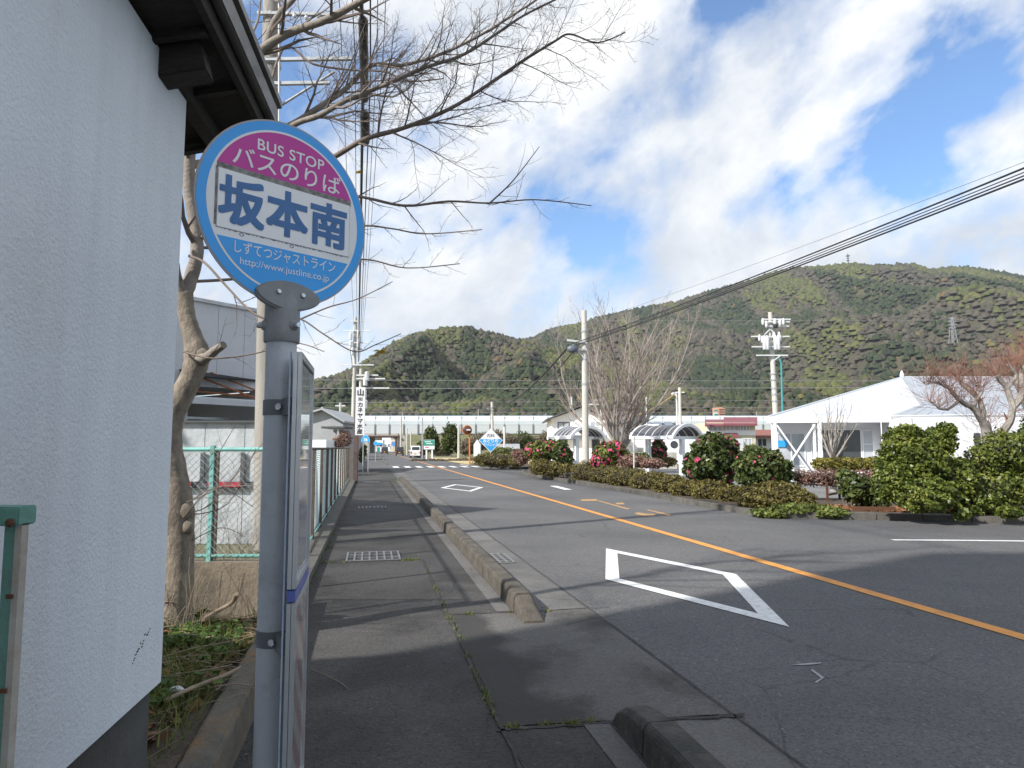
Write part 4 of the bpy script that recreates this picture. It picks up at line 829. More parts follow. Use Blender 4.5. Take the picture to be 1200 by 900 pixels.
# sheet-metal wall with frames
sw = thing('sheet_wall', (at(250, 560, 11.9).x, 11.9, 0.0), 'blue-grey sheet metal hoarding in frames behind the chain-link fence', 'hoarding')
xs = [at(x, 560, 11.9).x for x in (90, 140, 190, 238, 285, 330)]
for r_, (z0, z1) in enumerate(((-0.05, 0.87), (0.98, 1.50), (1.515, 1.97))):
    for a, b in zip(xs[:-1], xs[1:]): MB().box(((a + b) / 2, 11.9 + 0.01 * r_, (z0 + z1) / 2), b - a - 0.012, 0.02, z1 - z0).build('sheet', M_sheet, sw)
for x in xs[1:-1]: MB().box((x, 11.86, 1.22), 0.07, 0.03, 0.5).build('frame_post', mat('dark_steel_angle', (0.07, 0.08, 0.085), 0.6), sw)
for a, b, m in ((at(205, 567, 11.8).x, at(224, 567, 11.8).x, 'r'), (at(243, 567, 11.8).x, at(282, 567, 11.8).x, 'r')): MB().box(((a + b) / 2, 11.80, 0.935), b - a, 0.03, 0.085).build('red_bar', mat('red_paint', (0.45, 0.03, 0.05), 0.5, (0.3, 0.02, 0.04), 8), sw)
MB().box((xs[0] / 2 + xs[-1] / 2, 11.86, 0.92), xs[-1] - xs[0], 0.04, 0.08).build('rail', mat('dark_steel_angle', (0.07, 0.08, 0.085), 0.6), sw)
MB().box((xs[0] / 2 + xs[-1] / 2, 11.87, 1.99), xs[-1] - xs[0], 0.08, 0.035).build('top_rail', mat('dark_steel_angle', (0.07, 0.08, 0.085), 0.6), sw)
# brush between fence and hoarding
tb = TB(); q = random.Random(12)
for _ in range(130):
    x = q.uniform(-4.4, -2.4); P = wander((x, q.uniform(6.3, 8.6), 0.1), (q.uniform(-.7, .7), q.uniform(-.3, .2), 0.9), q.uniform(0.4, 1.1), 7, q, 0.13, 0.0); tb.tube(P, [0.005, 0.004, 0.004, 0.003, 0.003, 0.002, 0.002, 0.0015], 3); sprout(tb, P, 0.004, 0.001, q, 1, 0.4, 0.12, 0.12, 0)
m_ = MB(); m_.v = tb.v; m_.f = tb.f; m_.build('bare_brush', M_twigs, None, kind='stuff')

# ================================================================ UTILITY POLES AND CABLES, LEFT SIDE
M_conc = mat('utility_pole_concrete', (0.31, 0.29, 0.26), 0.9, (0.23, 0.215, 0.195), 2, 0.4, 30, dirt=0.4, dirtc=(0.2, 0.18, 0.15), dscale=2, stretch=(1, 1, 0.3))
M_conc2 = mat('pale_pole_concrete', (0.52, 0.50, 0.45), 0.85, (0.45, 0.43, 0.39), 1.5, 0.2, 10)
M_galv = mat('galvanised_steel', (0.42, 0.44, 0.45), 0.5, (0.34, 0.35, 0.36), 8, metal=0.4)
M_white2 = mat('pale_equipment_grey', (0.62, 0.63, 0.64), 0.5)
M_black = mat('black_cable', (0.022, 0.022, 0.024), 0.55)
M_cable = mat('grey_cable', (0.09, 0.09, 0.095), 0.6); M_farwire = mat('bright_line_wire', (0.30, 0.31, 0.32), 0.5, metal=0.3)
def pole_shaft(nm, base, top, r0, r1, label, m, group=None):
    t = thing(nm, base, label, 'utility pole', group); MB().tube([base, top], [r0, r1], 16).build('shaft', m, t, smooth=True); return t
def sag(a, b, s, n=24):
    a, b = Vector(a), Vector(b); return [a.lerp(b, k / n) - Vector((0, 0, s * 4 * (k / n) * (1 - k / n))) for k in range(n + 1)]
pa0 = at(309, 640, 11.0); pa0.z = 0; pat = at(319, -60, 11.0)
pA = pole_shaft('utility_pole', pa0, pat, 0.165, 0.13, 'tall weathered concrete utility pole rising behind the bus stop sign', M_conc)
CU = -0.22
def cpt(s, z, du=0): return rd(CU + du, s, z)
sA = pat.dot(RD)
for py, ln in ((22, 1.45), (76, 1.55), (104, 1.2)):
    z = at(319, py, 11).z; a = Vector((pat.x - 0.15, pat.y - 0.15, z)); MB().bar(a, a + Vector((ln, 0.05, 0.05 if py > 50 else 0)), 0.06, 0.05).build('cross_arm', M_galv, pA)
    MB().tube([(pa0.x * 0.3 + pat.x * 0.7, pat.y, z - 0.04), (pa0.x * 0.3 + pat.x * 0.7, pat.y, z + 0.04)], 0.155, 14).build('pole_band', M_galv, pA)
MB().bar(at(322, 128, 10.9), at(392, 84, 10.9), 0.05, 0.02).build('arm_strut', M_galv, pA)
for k in range(5):
    MB().lathe(at(345 + k * 14, 21 + (k % 2) * 2, 10.85), [(0.02, 0), (0.035, 0.02), (0.035, 0.04), (0.02, 0.06), (0.03, 0.08)], 8).build('insulator', M_white2, pA)
for k in range(7): z = at(319, 150 - k * 24, 11).z; MB().tube([(pat.x - (0.2 if k % 2 else -0.1), pat.y - 0.1, z), (pat.x - (0.32 if k % 2 else -0.26), pat.y - 0.12, z)], 0.012, 6).build('step_bolt', M_galv, pA)
MB().tube([at(327, 170, 10.83), at(327, 0, 10.83)], 0.016, 6).build('riser_pipe', M_white2, pA)
pbt = at(416.5, 372, 50); pb0 = Vector((pbt.x, pbt.y, 0))
pB = pole_shaft('utility_pole', pb0, pbt, 0.17, 0.12, 'distant concrete utility pole beside the vertical fish-shop sign', M_conc2)
for py, w in ((377, 0.7), (388, 1.6), (402, 1.4), (410, 1.6), (428, 1.9)):
    z = at(416, py, 50).z; MB().bar((pbt.x - w * 0.5, pbt.y - 0.2, z), (pbt.x + w * 0.75, pbt.y - 0.2, z), 0.09).build('cross_arm', M_white2, pB)
for x, y in ((411, 404), (420, 405), (411, 394), (420, 392), (413, 412), (421, 398)): MB().lathe(at(x, y, 49.7), [(0.10, -0.25), (0.12, -0.2), (0.12, 0.2), (0.08, 0.28)], 8).build('fuse_box', M_white2, pB)
pct = at(423, 432, 62); pC = pole_shaft('utility_pole', (pct.x, pct.y, 0), pct, 0.16, 0.13, 'shorter pale utility pole just right of the distant pole on the left', M_conc2)
for py, w in ((440, 1.6), (444, 2.2), (455, 2.6)): MB().bar((pct.x - w * .3, pct.y - .2, at(0, py, 62).z), (pct.x + w, pct.y - .2, at(0, py, 62).z), 0.12).build('cross_arm', M_white2, pC)
for x, y in ((428, 447), (430, 441), (427, 462), (428, 474)): MB().lathe(at(x, y, 61.5), [(0.15, -0.4), (0.2, -0.35), (0.2, 0.35), (0.12, 0.42)], 8).build('transformer', M_white2, pC)
# bundle over the footway: one object per cable
zA = at(421, 82, 11).z
cb = [(-0.02, 0.0, 0.030, 'black', 'thick black bundled cable running straight over the footway'), (0.10, 0.12, 0.012, 'black', 'thin cable just right of the thick overhead bundle'), (-0.16, 0.35, 0.008, 'grey', 'slack thin cable left of the thick overhead bundle'), (0.32, 0.9, 0.007, 'grey', 'upper thin wire over the kerb, right of the bundle'), (-0.42, 1.1, 0.007, 'grey', 'upper thin wire over the fence, left of the bundle'), (0.20, 0.45, 0.007, 'grey', 'fine wire between the bundle and the kerb-side wire')]
for du, dz, r, c_, lb in cb:
    a = cpt(-14, zA + dz, du); m_ = cpt(sA, zA + dz, du); e = Vector((pbt.x + 0.3 + du * 0.5, pbt.y, at(0, 424, 50).z + dz))
    o = MB().tube(sag(a, m_, 0.25, 14) + sag(m_, e, 0.35 + abs(du), 22)[1:], r, 6).build('overhead_cable', M_black if c_ == 'black' else M_cable, None, smooth=True); tag(o, lb, 'cable', None)
sl = MB().tube([cpt(9.7, zA - 0.06), cpt(9.8, zA - 0.06), cpt(12.1, zA - 0.08), cpt(12.2, zA - 0.08)], [0.02, 0.07, 0.07, 0.02], 12).build('cable_closure', M_black, None, smooth=True); tag(sl, 'black cable joint housing hanging on the overhead bundle', 'cable joint')
sl2 = MB().tube([cpt(12.6, zA - 0.07), cpt(12.7, zA - 0.07), cpt(13.8, zA - 0.09), cpt(13.9, zA - 0.09)], [0.02, 0.09, 0.09, 0.02], 12).build('cable_closure', M_black, None, smooth=True); tag(sl2, 'second black cable joint housing, just beyond the first along the bundle', 'cable joint')
tb = TB()
for dphi in (0, 2.1, 4.2):
    P = [cpt(13.9 + k * 0.11, zA - 0.08 - 0.9 * min(1, k / 260.0) * 0 + 0.035 * math.sin(k * 0.55 + dphi), 0.035 * math.cos(k * 0.55 + dphi)) for k in range(180)]; tb.tube(P, [0.006] * len(P), 3)
# brown steel post with the vertical shop sign
bp0 = at(417, 564, 31.5); bp0.z = 0; zt2 = at(415, 455, 31.5).z
vs = thing('shop_sign', bp0, 'tall brown post carrying a white vertical sign with black Japanese lettering', 'sign')
MB().box((bp0.x - 0.02, bp0.y, zt2 / 2), 0.17, 0.17, zt2).build('post', mat('brown_painted_steel', (0.11, 0.07, 0.065), 0.6, (0.08, 0.05, 0.045), 3), vs)
sz0, sz1 = at(422, 510, 31.4).z, at(422, 454, 31.4).z; sx_ = at(422.3, 480, 31.3).x
bdv = MB().box((sx_, 31.3, (sz0 + sz1) / 2), 0.42, 0.08, sz1 - sz0).build('panel', mat('shop_sign_white', (0.72, 0.72, 0.74), 0.5), vs)
lettering('山', 0.33, (sx_, 31.25, sz1 - 0.36), (1, 0, 0), (0, 0, 1), M_black, bdv, bold=0.03)
lettering('㈱', 0.22, (sx_, 31.25, sz1 - 0.62), (1, 0, 0), (0, 0, 1), M_black, bdv)
lettering('カネヤマ水産', 0.235, (sx_, 31.25, sz1 - 0.87), (1, 0, 0), (0, 0, 1), M_black, bdv, bold=0.02, vertical=True, sx=1.15)
# prefectural route sign and the round footway sign
def road_sign(px, py, d, poly, m, label, txt, post=((0, 0),), r=0.03, ts=0.3, base=None):
    c = at(px, py, d); t = thing('road_sign', (c.x, c.y, 0), label, 'road sign')
    for dx, _ in post: MB().tube([(c.x + dx, c.y + 0.05, 0), (c.x + dx, c.y + 0.05, c.z)], r, 8).build('post', M_galv, t)
    bd = MB().prism([(x * 1.06, y * 1.06) for x, y in poly], 0.0, 0.012, (c, (1, 0, 0), (0, 0, 1), (0, -1, 0))).build('plate', M_swhite, t); MB().prism(poly, 0.0125, 0.015, (c, (1, 0, 0), (0, 0, 1), (0, -1, 0))).build('face', m, bd)
    if txt: lettering(txt, ts, c + Vector((0, -0.016, -ts * 0.36)), (1, 0, 0), (0, 0, 1), M_swhite, bd, bold=0.03)
    return t
hexa = [(-0.42, -0.22), (0.42, -0.22), (0.36, 0.12), (0.14, 0.36), (0, 0.42), (-0.14, 0.36), (-0.36, 0.12)]
road_sign(428.5, 515, 40, [(x * .55, y * .62) for x, y in hexa], M_blue, 'blue pointed route sign on two pale posts beside the footway', '36', ((-0.14, 0), (0.16, 0)), 0.03, 0.22)
road_sign(440.3, 519.5, 78, [(0.22 * math.cos(k * math.pi / 10), 0.22 * math.sin(k * math.pi / 10)) for k in range(20)], M_blue, 'round blue sign on a thin white post beyond the crossing', '', ((0, 0),), 0.045)

# ================================================================ SHRUBS AND HEDGES ON THE RIGHT
HEDGE = [(0.0, (0.04, 0.036, 0.012)), (0.4, (0.10, 0.085, 0.022)), (0.75, (0.19, 0.155, 0.038)), (1.0, (0.28, 0.26, 0.08))]
GREENH = [(0.0, (0.035, 0.05, 0.012)), (0.5, (0.10, 0.13, 0.025)), (1.0, (0.23, 0.25, 0.055))]
CAM_ = [(0.0, (0.018, 0.030, 0.009)), (0.45, (0.055, 0.080, 0.02)), (0.8, (0.12, 0.145, 0.04)), (1.0, (0.24, 0.25, 0.10))]
PINKBR = [(0.0, (0.10, 0.05, 0.04)), (0.5, (0.24, 0.14, 0.11)), (1.0, (0.36, 0.24, 0.18))]
M_hedge = tonemat('azalea_leaves', HEDGE); M_greenh = tonemat('box_leaves', GREENH); M_cam = tonemat('camellia_leaves', CAM_, 0.4, 0.2); M_pinkbr = tonemat('russet_leaves', PINKBR)
M_bushL = tonemat('bright_bush_leaves', [(0.0, (0.028, 0.045, 0.009)), (0.35, (0.075, 0.105, 0.017)), (0.7, (0.16, 0.19, 0.034)), (1.0, (0.30, 0.30, 0.08))], 0.4, 0.25)
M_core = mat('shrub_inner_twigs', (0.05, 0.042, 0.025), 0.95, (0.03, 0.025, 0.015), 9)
M_flow = tonemat('pink_petals', [(0, (0.62, 0.05, 0.20)), (0.7, (0.80, 0.12, 0.32)), (1, (0.75, 0.06, 0.10))], 0.5, 0.3)
def shrub(name, blobs, n, size, m, label, cat, group=None, flowers=0, fsize=0.1, core=0.72, stems=0, shell=0.6, coremat=None, rs=None, base=None):
    rs = rs or np.random.RandomState(abs(hash(label)) % 1000 if False else (len(label) * 37 + n) % 9973)
    c0 = Vector(blobs[0][0]); zb = min(b[0][2] - b[1][2] for b in blobs); t = thing(name, base or (c0.x, c0.y, max(0, zb)), label, cat, group)
    V, T_ = leafcloud(blobs, n, size, rs, shell); npmesh('foliage', V, 4, m, t, T_, kind='stuff')
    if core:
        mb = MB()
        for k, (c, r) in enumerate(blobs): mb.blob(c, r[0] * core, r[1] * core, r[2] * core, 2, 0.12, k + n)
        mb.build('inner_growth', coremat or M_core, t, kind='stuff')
    if stems:
        q = random.Random(n); mb = MB()
        for k in range(stems):
            c, r = q.choice(blobs); P = wander((c[0] + q.uniform(-.3, .3) * r[0], c[1] + q.uniform(-.3, .3) * r[1], 0.08), (q.uniform(-.2, .2), q.uniform(-.2, .2), 1), c[2] + r[2] * 0.6, 5, q, 0.1, 0.05); mb.tube(P, [0.02, 0.018, 0.015, 0.012, 0.009, 0.005], 5)
        mb.build('stem', M_twigs, t, smooth=True, kind='stuff')
    if flowers:
        V = []; 
        for k in range(flowers):
            b = blobs[rs.randint(len(blobs))]; d = rs.normal(size=3); d[1] = -abs(d[1]); d /= np.linalg.norm(d); p = np.array(b[0][:]) + d * np.array(b[1]) * 1.02; s = fsize * (0.6 + 0.7 * rs.rand())
            a = np.cross(d, rs.normal(size=3)); a /= np.linalg.norm(a); b_ = np.cross(d, a)
            for j in range(6):
                w = j * 1.047; e = a * math.cos(w) + b_ * math.sin(w); g = -a * math.sin(w) + b_ * math.cos(w); V += [p, p + e * s * 0.45 - g * s * 0.28 + d * s * 0.15, p + e * s * 0.62 + d * s * 0.1, p + e * s * 0.45 + g * s * 0.28 + d * s * 0.15]
        npmesh('flowers', np.array(V), 4, M_flow, t, np.repeat(rs.rand(flowers), 6), kind='stuff')
    return t
def B(px, py, d, rx, rz, ry=None):     # an ellipsoid seen at px, py (in view pixels) with radii in view pixels
    k = d / F; p = at(px, py, d); return (tuple(p), (rx * k, (ry or rx) * k, rz * k))
# near island: the long clipped azalea hedge, a row of touching shrubs
hd = [(690, 552, 31.5, 19, 14), (712, 556, 29, 20, 13), (736, 559, 27, 22, 13), (762, 563, 25, 22, 13), (786, 566, 23, 20, 12), (808, 572, 21.5, 20, 12), (835, 575, 20.2, 21, 14), (862, 579, 19.2, 20, 12)]
nm_ = ['clipped azalea shrub at the far end of the long hedge, beside the white pole', 'second azalea shrub from the far end of the long roadside hedge', 'azalea shrub of the long hedge in front of the pink bush', 'azalea shrub of the long hedge in front of the thin staked sapling', 'azalea shrub of the long hedge in front of the arched shelter posts', 'azalea shrub of the long hedge at the left foot of the tall flowering camellia', 'azalea shrub of the long hedge under the tall flowering camellia', 'azalea shrub between the tall and the round camellia']
for (x, y, d, rx, rz), lb in zip(hd, nm_):
    shrub('azalea_shrub', [B(x, y + 2, d, rx, rz, rx * 0.9), B(x - rx * .5, y + 3, d + .3, rx * .6, rz * .85), B(x + rx * .5, y + 3, d - .3, rx * .6, rz * .9)], 5200, 0.04, M_hedge, lb, 'shrub', 'clipped azalea shrubs of the roadside hedge', shell=0.8, core=0.84)
shrub('azalea_shrub', [B(912, 585, 17, 36, 20, 30), B(885, 586, 17.2, 22, 17), B(936, 587, 16.6, 18, 15)], 12000, 0.04, M_hedge, 'broad mounded azalea at the near end of the hedge, under the round camellia', 'shrub', shell=0.82, core=0.85)
shrub('ground_weeds', [B(940, 597, 15.8, 42, 7, 20), B(905, 601, 15.9, 25, 5), B(970, 600, 15.6, 22, 6)], 2600, 0.06, M_greenh, 'low yellow-green weeds along the kerb at the near end of the hedge', 'weeds', core=0)
# camellias
shrub('camellia_bush', [B(833, 540, 22, 27, 28, 22), B(850, 530, 22.3, 17, 18), B(815, 548, 21.8, 14, 16), B(836, 520, 22, 18, 13), B(852, 552, 22, 10, 15)], 7500, 0.085, M_cam, 'tall dark camellia bush with large pink flowers beside the arched shelter', 'bush', flowers=46, fsize=0.085)
shrub('camellia_bush', [B(893, 550, 19.5, 31, 24, 26), B(880, 543, 19.5, 18, 15), B(908, 552, 19.3, 18, 20)], 7500, 0.07, M_cam, 'round dark green camellia bush with few pink flowers, right of the tall one', 'bush', flowers=18, fsize=0.07)
shrub('camellia_bush', [B(712, 533, 31, 17, 15, 14), B(704, 540, 31, 12, 9), B(722, 526, 31, 10, 9)], 3400, 0.10, M_greenh, 'loose bush covered in pink blossom right of the white pole', 'bush', flowers=230, fsize=0.085, stems=5)
shrub('camellia_bush', [B(635, 530, 37, 15, 13), B(645, 524, 37, 11, 8), B(622, 528, 37, 7, 9)], 2800, 0.11, M_greenh, 'thin leaning bush with red and pink flowers at the end of the middle island', 'bush', flowers=80, fsize=0.10, core=0.3, stems=6)
shrub('camellia_bush', [B(658, 530, 34, 10, 14), B(664, 538, 34, 8, 10)], 2300, 0.09, M_cam, 'small dark bush with few pink flowers left of the small arched shelter', 'bush', flowers=16, fsize=0.09, core=0.3, stems=6)
shrub('camellia_bush', [B(772, 527, 44, 9, 12)], 1500, 0.12, M_cam, 'distant camellia bush with pink flowers behind the larger arched shelter', 'bush', flowers=40, fsize=0.12)
shrub('low_hedge', [B(650, 549, 34, 26, 9, 12), B(632, 547, 35, 12, 9), B(664, 550, 33, 10, 7)], 4200, 0.06, M_hedge, 'thin brown-green low hedge under the two slender flowering bushes', 'hedge', shell=0.7, core=0.7)
shrub('low_hedge', [B(586, 539, 50, 31, 8, 14), B(568, 539, 51, 13, 7), B(604, 541, 48, 9, 7)], 4500, 0.07, M_hedge, 'low clipped brownish hedge round the corner bed by the diamond sign', 'hedge', shell=0.8, core=0.85)
shrub('green_mound', [B(590, 532, 53, 19, 8, 12), B(606, 534, 52, 9, 7)], 3000, 0.08, M_greenh, 'lighter green clipped mound behind the corner hedge', 'shrub', core=0.8)
shrub('russet_shrub', [B(612, 536, 45, 9, 8), B(606, 531, 46, 7, 5)], 1600, 0.08, M_pinkbr, 'russet bare-looking shrub between the green mound and the flowering bush', 'shrub')
shrub('russet_shrub', [B(742, 541, 30, 18, 8), B(765, 543, 29, 14, 6)], 2600, 0.06, M_pinkbr, 'russet-brown low shrub behind the hedge beside the staked sapling', 'shrub', core=0.4)
shrub('green_shrub', [B(728, 534, 33, 12, 9), B(752, 538, 31, 10, 8)], 1600, 0.07, M_greenh, 'sparse light green shrub behind the hedge near the pink bush', 'shrub', core=0.3)
shrub('low_hedge', [B(782, 541, 44, 12, 6), B(772, 541, 44, 9, 6)], 1600, 0.07, M_hedge, 'short trimmed hedge standing behind the shelter post across the car park', 'hedge')
shrub('trimmed_hedge', [B(965 + k * 13, 544, 24.5, 12, 7.5, 14) for k in range(5)], 6000, 0.05, tonemat('olive_hedge_leaves', [(0, (0.07, 0.07, 0.015)), (0.5, (0.19, 0.17, 0.03)), (1, (0.33, 0.28, 0.06))]), 'neatly clipped olive-yellow hedge in front of the dark clinic window', 'hedge', shell=0.85, core=0.9)
shrub('bare_hedge', [B(940 + k * 17, 560, 19.5, 15, 10, 14) for k in range(6)], 5000, 0.035, M_pinkbr, 'leafless brown clipped hedge below the white clinic building', 'hedge', shell=0.7, core=0.6)
shrub('holly_shrub', [B(1003, 572, 17, 17, 15), B(1018, 585, 17, 12, 10), B(992, 560, 17.2, 10, 10)], 1700, 0.085, M_cam, 'sparse dark-leaved shrub behind the rusty sign frame', 'shrub', core=0, stems=9)
shrub('large_bush', [B(1072, 545, 15, 38, 36, 34), B(1058, 520, 15.1, 22, 20), B(1095, 520, 15.2, 22, 17), B(1050, 560, 14.8, 22, 26), B(1085, 580, 14.5, 34, 20), B(1040, 545, 15, 14, 22), B(1120, 562, 15, 24, 26), B(1035, 570, 14.8, 12, 22), B(1108, 505, 15, 12, 10), B(1064, 506, 15, 14, 9)], 30000, 0.046, M_bushL, 'big glossy yellow-green evergreen bush beside the side road entrance', 'bush', core=0.78)
shrub('large_bush', [B(1165, 575, 15.3, 42, 26, 28), B(1210, 560, 15.5, 30, 34), B(1140, 585, 15, 22, 17), B(1180, 530, 15.6, 34, 26), B(1150, 540, 15.4, 18, 18)], 11000, 0.046, M_bushL, 'looser evergreen bush at the right edge, under the gnarled tree', 'bush', core=0.62, stems=14)
shrub('green_shrub', [B(1240, 520, 16, 40, 48), B(1262, 560, 15.4, 34, 44)], 6000, 0.08, M_bushL, 'tall sparse shrub half out of view at the right edge', 'shrub', core=0.5)
shrub('sprout_clump', [B(1126, 602, 14.2, 9, 7), B(1140, 598, 14.4, 6, 5)], 260, 0.075, M_bushL, 'small leafy sprout on the leaf litter in front of the big bush', 'plant', core=0)
shrub('sprout_clump', [B(1182, 600, 14.2, 12, 6)], 220, 0.075, M_bushL, 'small leafy sprout by the kerb near the right edge', 'plant', core=0)
shrub('green_shrub', [B(858, 533, 60, 10, 6), B(880, 530, 62, 9, 9), B(893, 533, 58, 10, 9)], 2200, 0.12, M_greenh, 'pale garden shrubs in front of the red-roofed house', 'shrub', core=0.4)
# leaf litter on the right bed
n = 4200; t_ = nr.rand(n); A0, A1 = G(985, 604), G(1280, 612); X = A0.x + (A1.x - A0.x) * t_; Y = A0.y + (A1.y - A0.y) * t_ + nr.rand(n) ** 1.4 * 1.6
P = np.stack([X, Y, 0.115 + 0.02 * nr.rand(n)], 1); nn = nr.normal(size=(n, 3)) * 0.4; nn[:, 2] += 1; nn /= np.linalg.norm(nn, axis=1)[:, None]; a = np.cross(nn, nr.normal(size=(n, 3))); a /= np.linalg.norm(a, axis=1)[:, None]; b_ = np.cross(nn, a); s = (0.03 + 0.03 * nr.rand(n))[:, None]
npmesh('leaf_litter', np.stack([P - a * s, P - b_ * s * .6, P + a * s, P + b_ * s * .6], 1).reshape(-1, 3), 4, tonemat('orange_dead_leaves', [(0, (0.12, 0.05, 0.025)), (0.6, (0.28, 0.12, 0.05)), (1, (0.38, 0.24, 0.12))], 0.8, 0.1), tone=nr.rand(n), kind='stuff')

# ================================================================ BARE TREES ON THE RIGHT
def vase_tree(name, base, h, tr_h, r, nl, spread, label, m, mtw, seed, lv=3, gap=0.5, ratio=0.4, rmin=0.008, fork=0.0, kink=0.07):
    q = random.Random(seed); t = thing(name, base, label, 'tree'); b = Vector(base); tb = TB()
    P = wander(b - Vector((0, 0, 0.1)), (0, 0, 1), tr_h + 0.1, 5, q, 0.03, 0.1); MB().tube(P, [r * 1.25, r * 1.02, r * 0.96, r * 0.93, r * 0.9, r * 0.88], 12).build('trunk', m, t, smooth=True)
    for k in range(nl):
        az = 6.283 * k / nl + q.uniform(-.3, .3); sp = spread * q.uniform(0.25, 1.1) if k % 4 else spread * 0.15; d = Vector((math.cos(az) * sp, math.sin(az) * sp, 1)).normalized(); ln = (h - tr_h) / max(0.45, d.z) * (1.03 - 0.30 * (sp / spread) ** 2) * q.uniform(0.88, 1.0)
        st = P[-1] - Vector((0, 0, q.uniform(0, tr_h * 0.25))); L_ = wander(st, d, ln, 11, q, kink, 0.06); rr = [r * 0.42 * (1 - 0.93 * (j / 11) ** 0.8) * q.uniform(.95, 1.05) for j in range(12)]
        MB().tube(L_, rr, 7).build('limb', m, t, smooth=True)
        sprout(tb, L_, rr[0] * 0.9, rmin, q, lv, ratio, gap, 0.06, 0.07, (16, 38), 0.15, rmin, 3)
    mb = MB(); mb.v = tb.v; mb.f = tb.f; mb.build('twigs', mtw, t, kind='stuff'); return t
M_zbark = mat('zelkova_bark', (0.34, 0.31, 0.275), 0.9, (0.24, 0.215, 0.19), 3, 0.4, 12)
M_ztw = mat('zelkova_twigs', (0.31, 0.255, 0.22), 0.9, (0.21, 0.165, 0.145), 0.8)
zb_ = at(726, 545, 43); zb_.z = 0
vase_tree('bare_zelkova', zb_, 10.4, 1.3, 0.26, 19, 1.35, 'large leafless vase-shaped tree behind the white pole and shelters', M_zbark, M_ztw, 4, 3, 0.46, 0.34, 0.0070, kink=0.12)
sb = at(976, 545, 25); sb.z = 0
vase_tree('small_bare_tree', sb, 3.6, 1.3, 0.11, 8, 0.8, 'small leafless tree in front of the dark clinic window', M_zbark, M_zbark, 8, 2, 0.3, 0.45, 0.006)
M_redtw = mat('red_brown_twigs', (0.24, 0.12, 0.085), 0.85, (0.17, 0.08, 0.06), 2)
# gnarled pruned tree at the right edge
def gnarled(base, label, lims, seed, name='gnarled_tree'):
    q = random.Random(seed); t = thing(name, base, label, 'tree'); tb = TB()
    for px, w0, w1 in lims:
        P = smoothpath([at(*p) for p in px], 4); n = len(P) - 1; P = [p + Vector((q.gauss(0, .012), q.gauss(0, .012), q.gauss(0, .012))) for p in P]; rr = [(w0 + (w1 - w0) * k / n) / 2 * P[k].y / F for k in range(n + 1)]
        MB().tube(P, rr, 8).build('limb', M_zbark, t, smooth=True); sprout(tb, P, rr[0], 0.006, q, 1, 0.22, 0.35, 0.22, 0.10, (25, 70), 0.35, 0.005, 3)
        for _ in range(46):
            e = P[-1 - int(abs(q.gauss(0, 5))) % (len(P) - 2)]; s_ = wander(e, (q.gauss(0, .8), q.gauss(0, .8), q.uniform(.1, 1.5)), q.uniform(.3, .95), 5, q, .14, .03); tb.tube(s_, [.006, .005, .004, .004, .003, .002], 3); sprout(tb, s_, .004, .003, q, 1, .5, .12, .1, .05, (20, 50), .2, .0028)
    mb = MB(); mb.v = tb.v; mb.f = tb.f; mb.build('twigs', M_redtw, t, kind='stuff'); return t
gb = at(1165, 570, 17); gb.z = 0.1
gnarled(gb, 'gnarled pruned tree with reddish twigs in front of the white clinic roof', [
    ([(1163, 590, 17), (1165, 555, 17), (1160, 520, 17), (1152, 495, 17)], 14, 11), ([(1152, 495, 17), (1140, 478, 17), (1125, 470, 16.9), (1112, 455, 16.8)], 8, 4), ([(1152, 495, 17), (1148, 470, 17.1), (1130, 452, 17.2), (1122, 442, 17.2)], 7, 4),
    ([(1125, 470, 16.9), (1105, 480, 16.8), (1090, 470, 16.7)], 4, 2.4), ([(1160, 520, 17), (1180, 500, 17), (1186, 478, 17), (1180, 455, 17), (1168, 440, 17)], 10, 5), ([(1186, 478, 17), (1198, 462, 17), (1196, 440, 17), (1206, 425, 17)], 8, 5), ([(1180, 455, 17), (1190, 440, 17), (1180, 425, 17)], 5, 4), ([(1140, 478, 17), (1150, 460, 17), (1145, 450, 17)], 4, 3), ([(1112, 455, 16.8), (1098, 448, 16.8), (1085, 450, 16.8)], 3, 2)], 3)
gnarled(at(1215, 600, 18), 'second gnarled tree with orange-red twigs cut off by the right edge', [([(1225, 600, 18), (1220, 540, 18), (1212, 500, 18), (1202, 470, 18)], 14, 9), ([(1212, 500, 18), (1225, 470, 18), (1222, 440, 18)], 9, 6), ([(1202, 470, 18), (1192, 450, 18), (1190, 430, 18)], 6, 4), ([(1222, 440, 18), (1208, 425, 18), (1204, 412, 18)], 5, 4)], 6)
st_ = at(743, 556, 29); stp = thing('staked_sapling', (st_.x, st_.y, 0.1), 'slender staked sapling standing in the hedge between the two shelters', 'sapling')
MB().tube([(st_.x, st_.y, 0.05), (st_.x + 0.02, st_.y, 1.9)], 0.035, 8).build('stake', M_conc2, stp, smooth=True)
tb = TB(); q = random.Random(4)
P = wander((st_.x, st_.y, 1.2), (0, 0, 1), 1.5, 6, q, .05, .05); tb.tube(P, [.015, .012, .01, .008, .006, .005, .004], 4); sprout(tb, P, .012, .004, q, 2, .6, .2, .1, .05, (25, 60), .1, .004)
mb = MB(); mb.v = tb.v; mb.f = tb.f; mb.build('twigs', M_twigs, stp, kind='stuff')

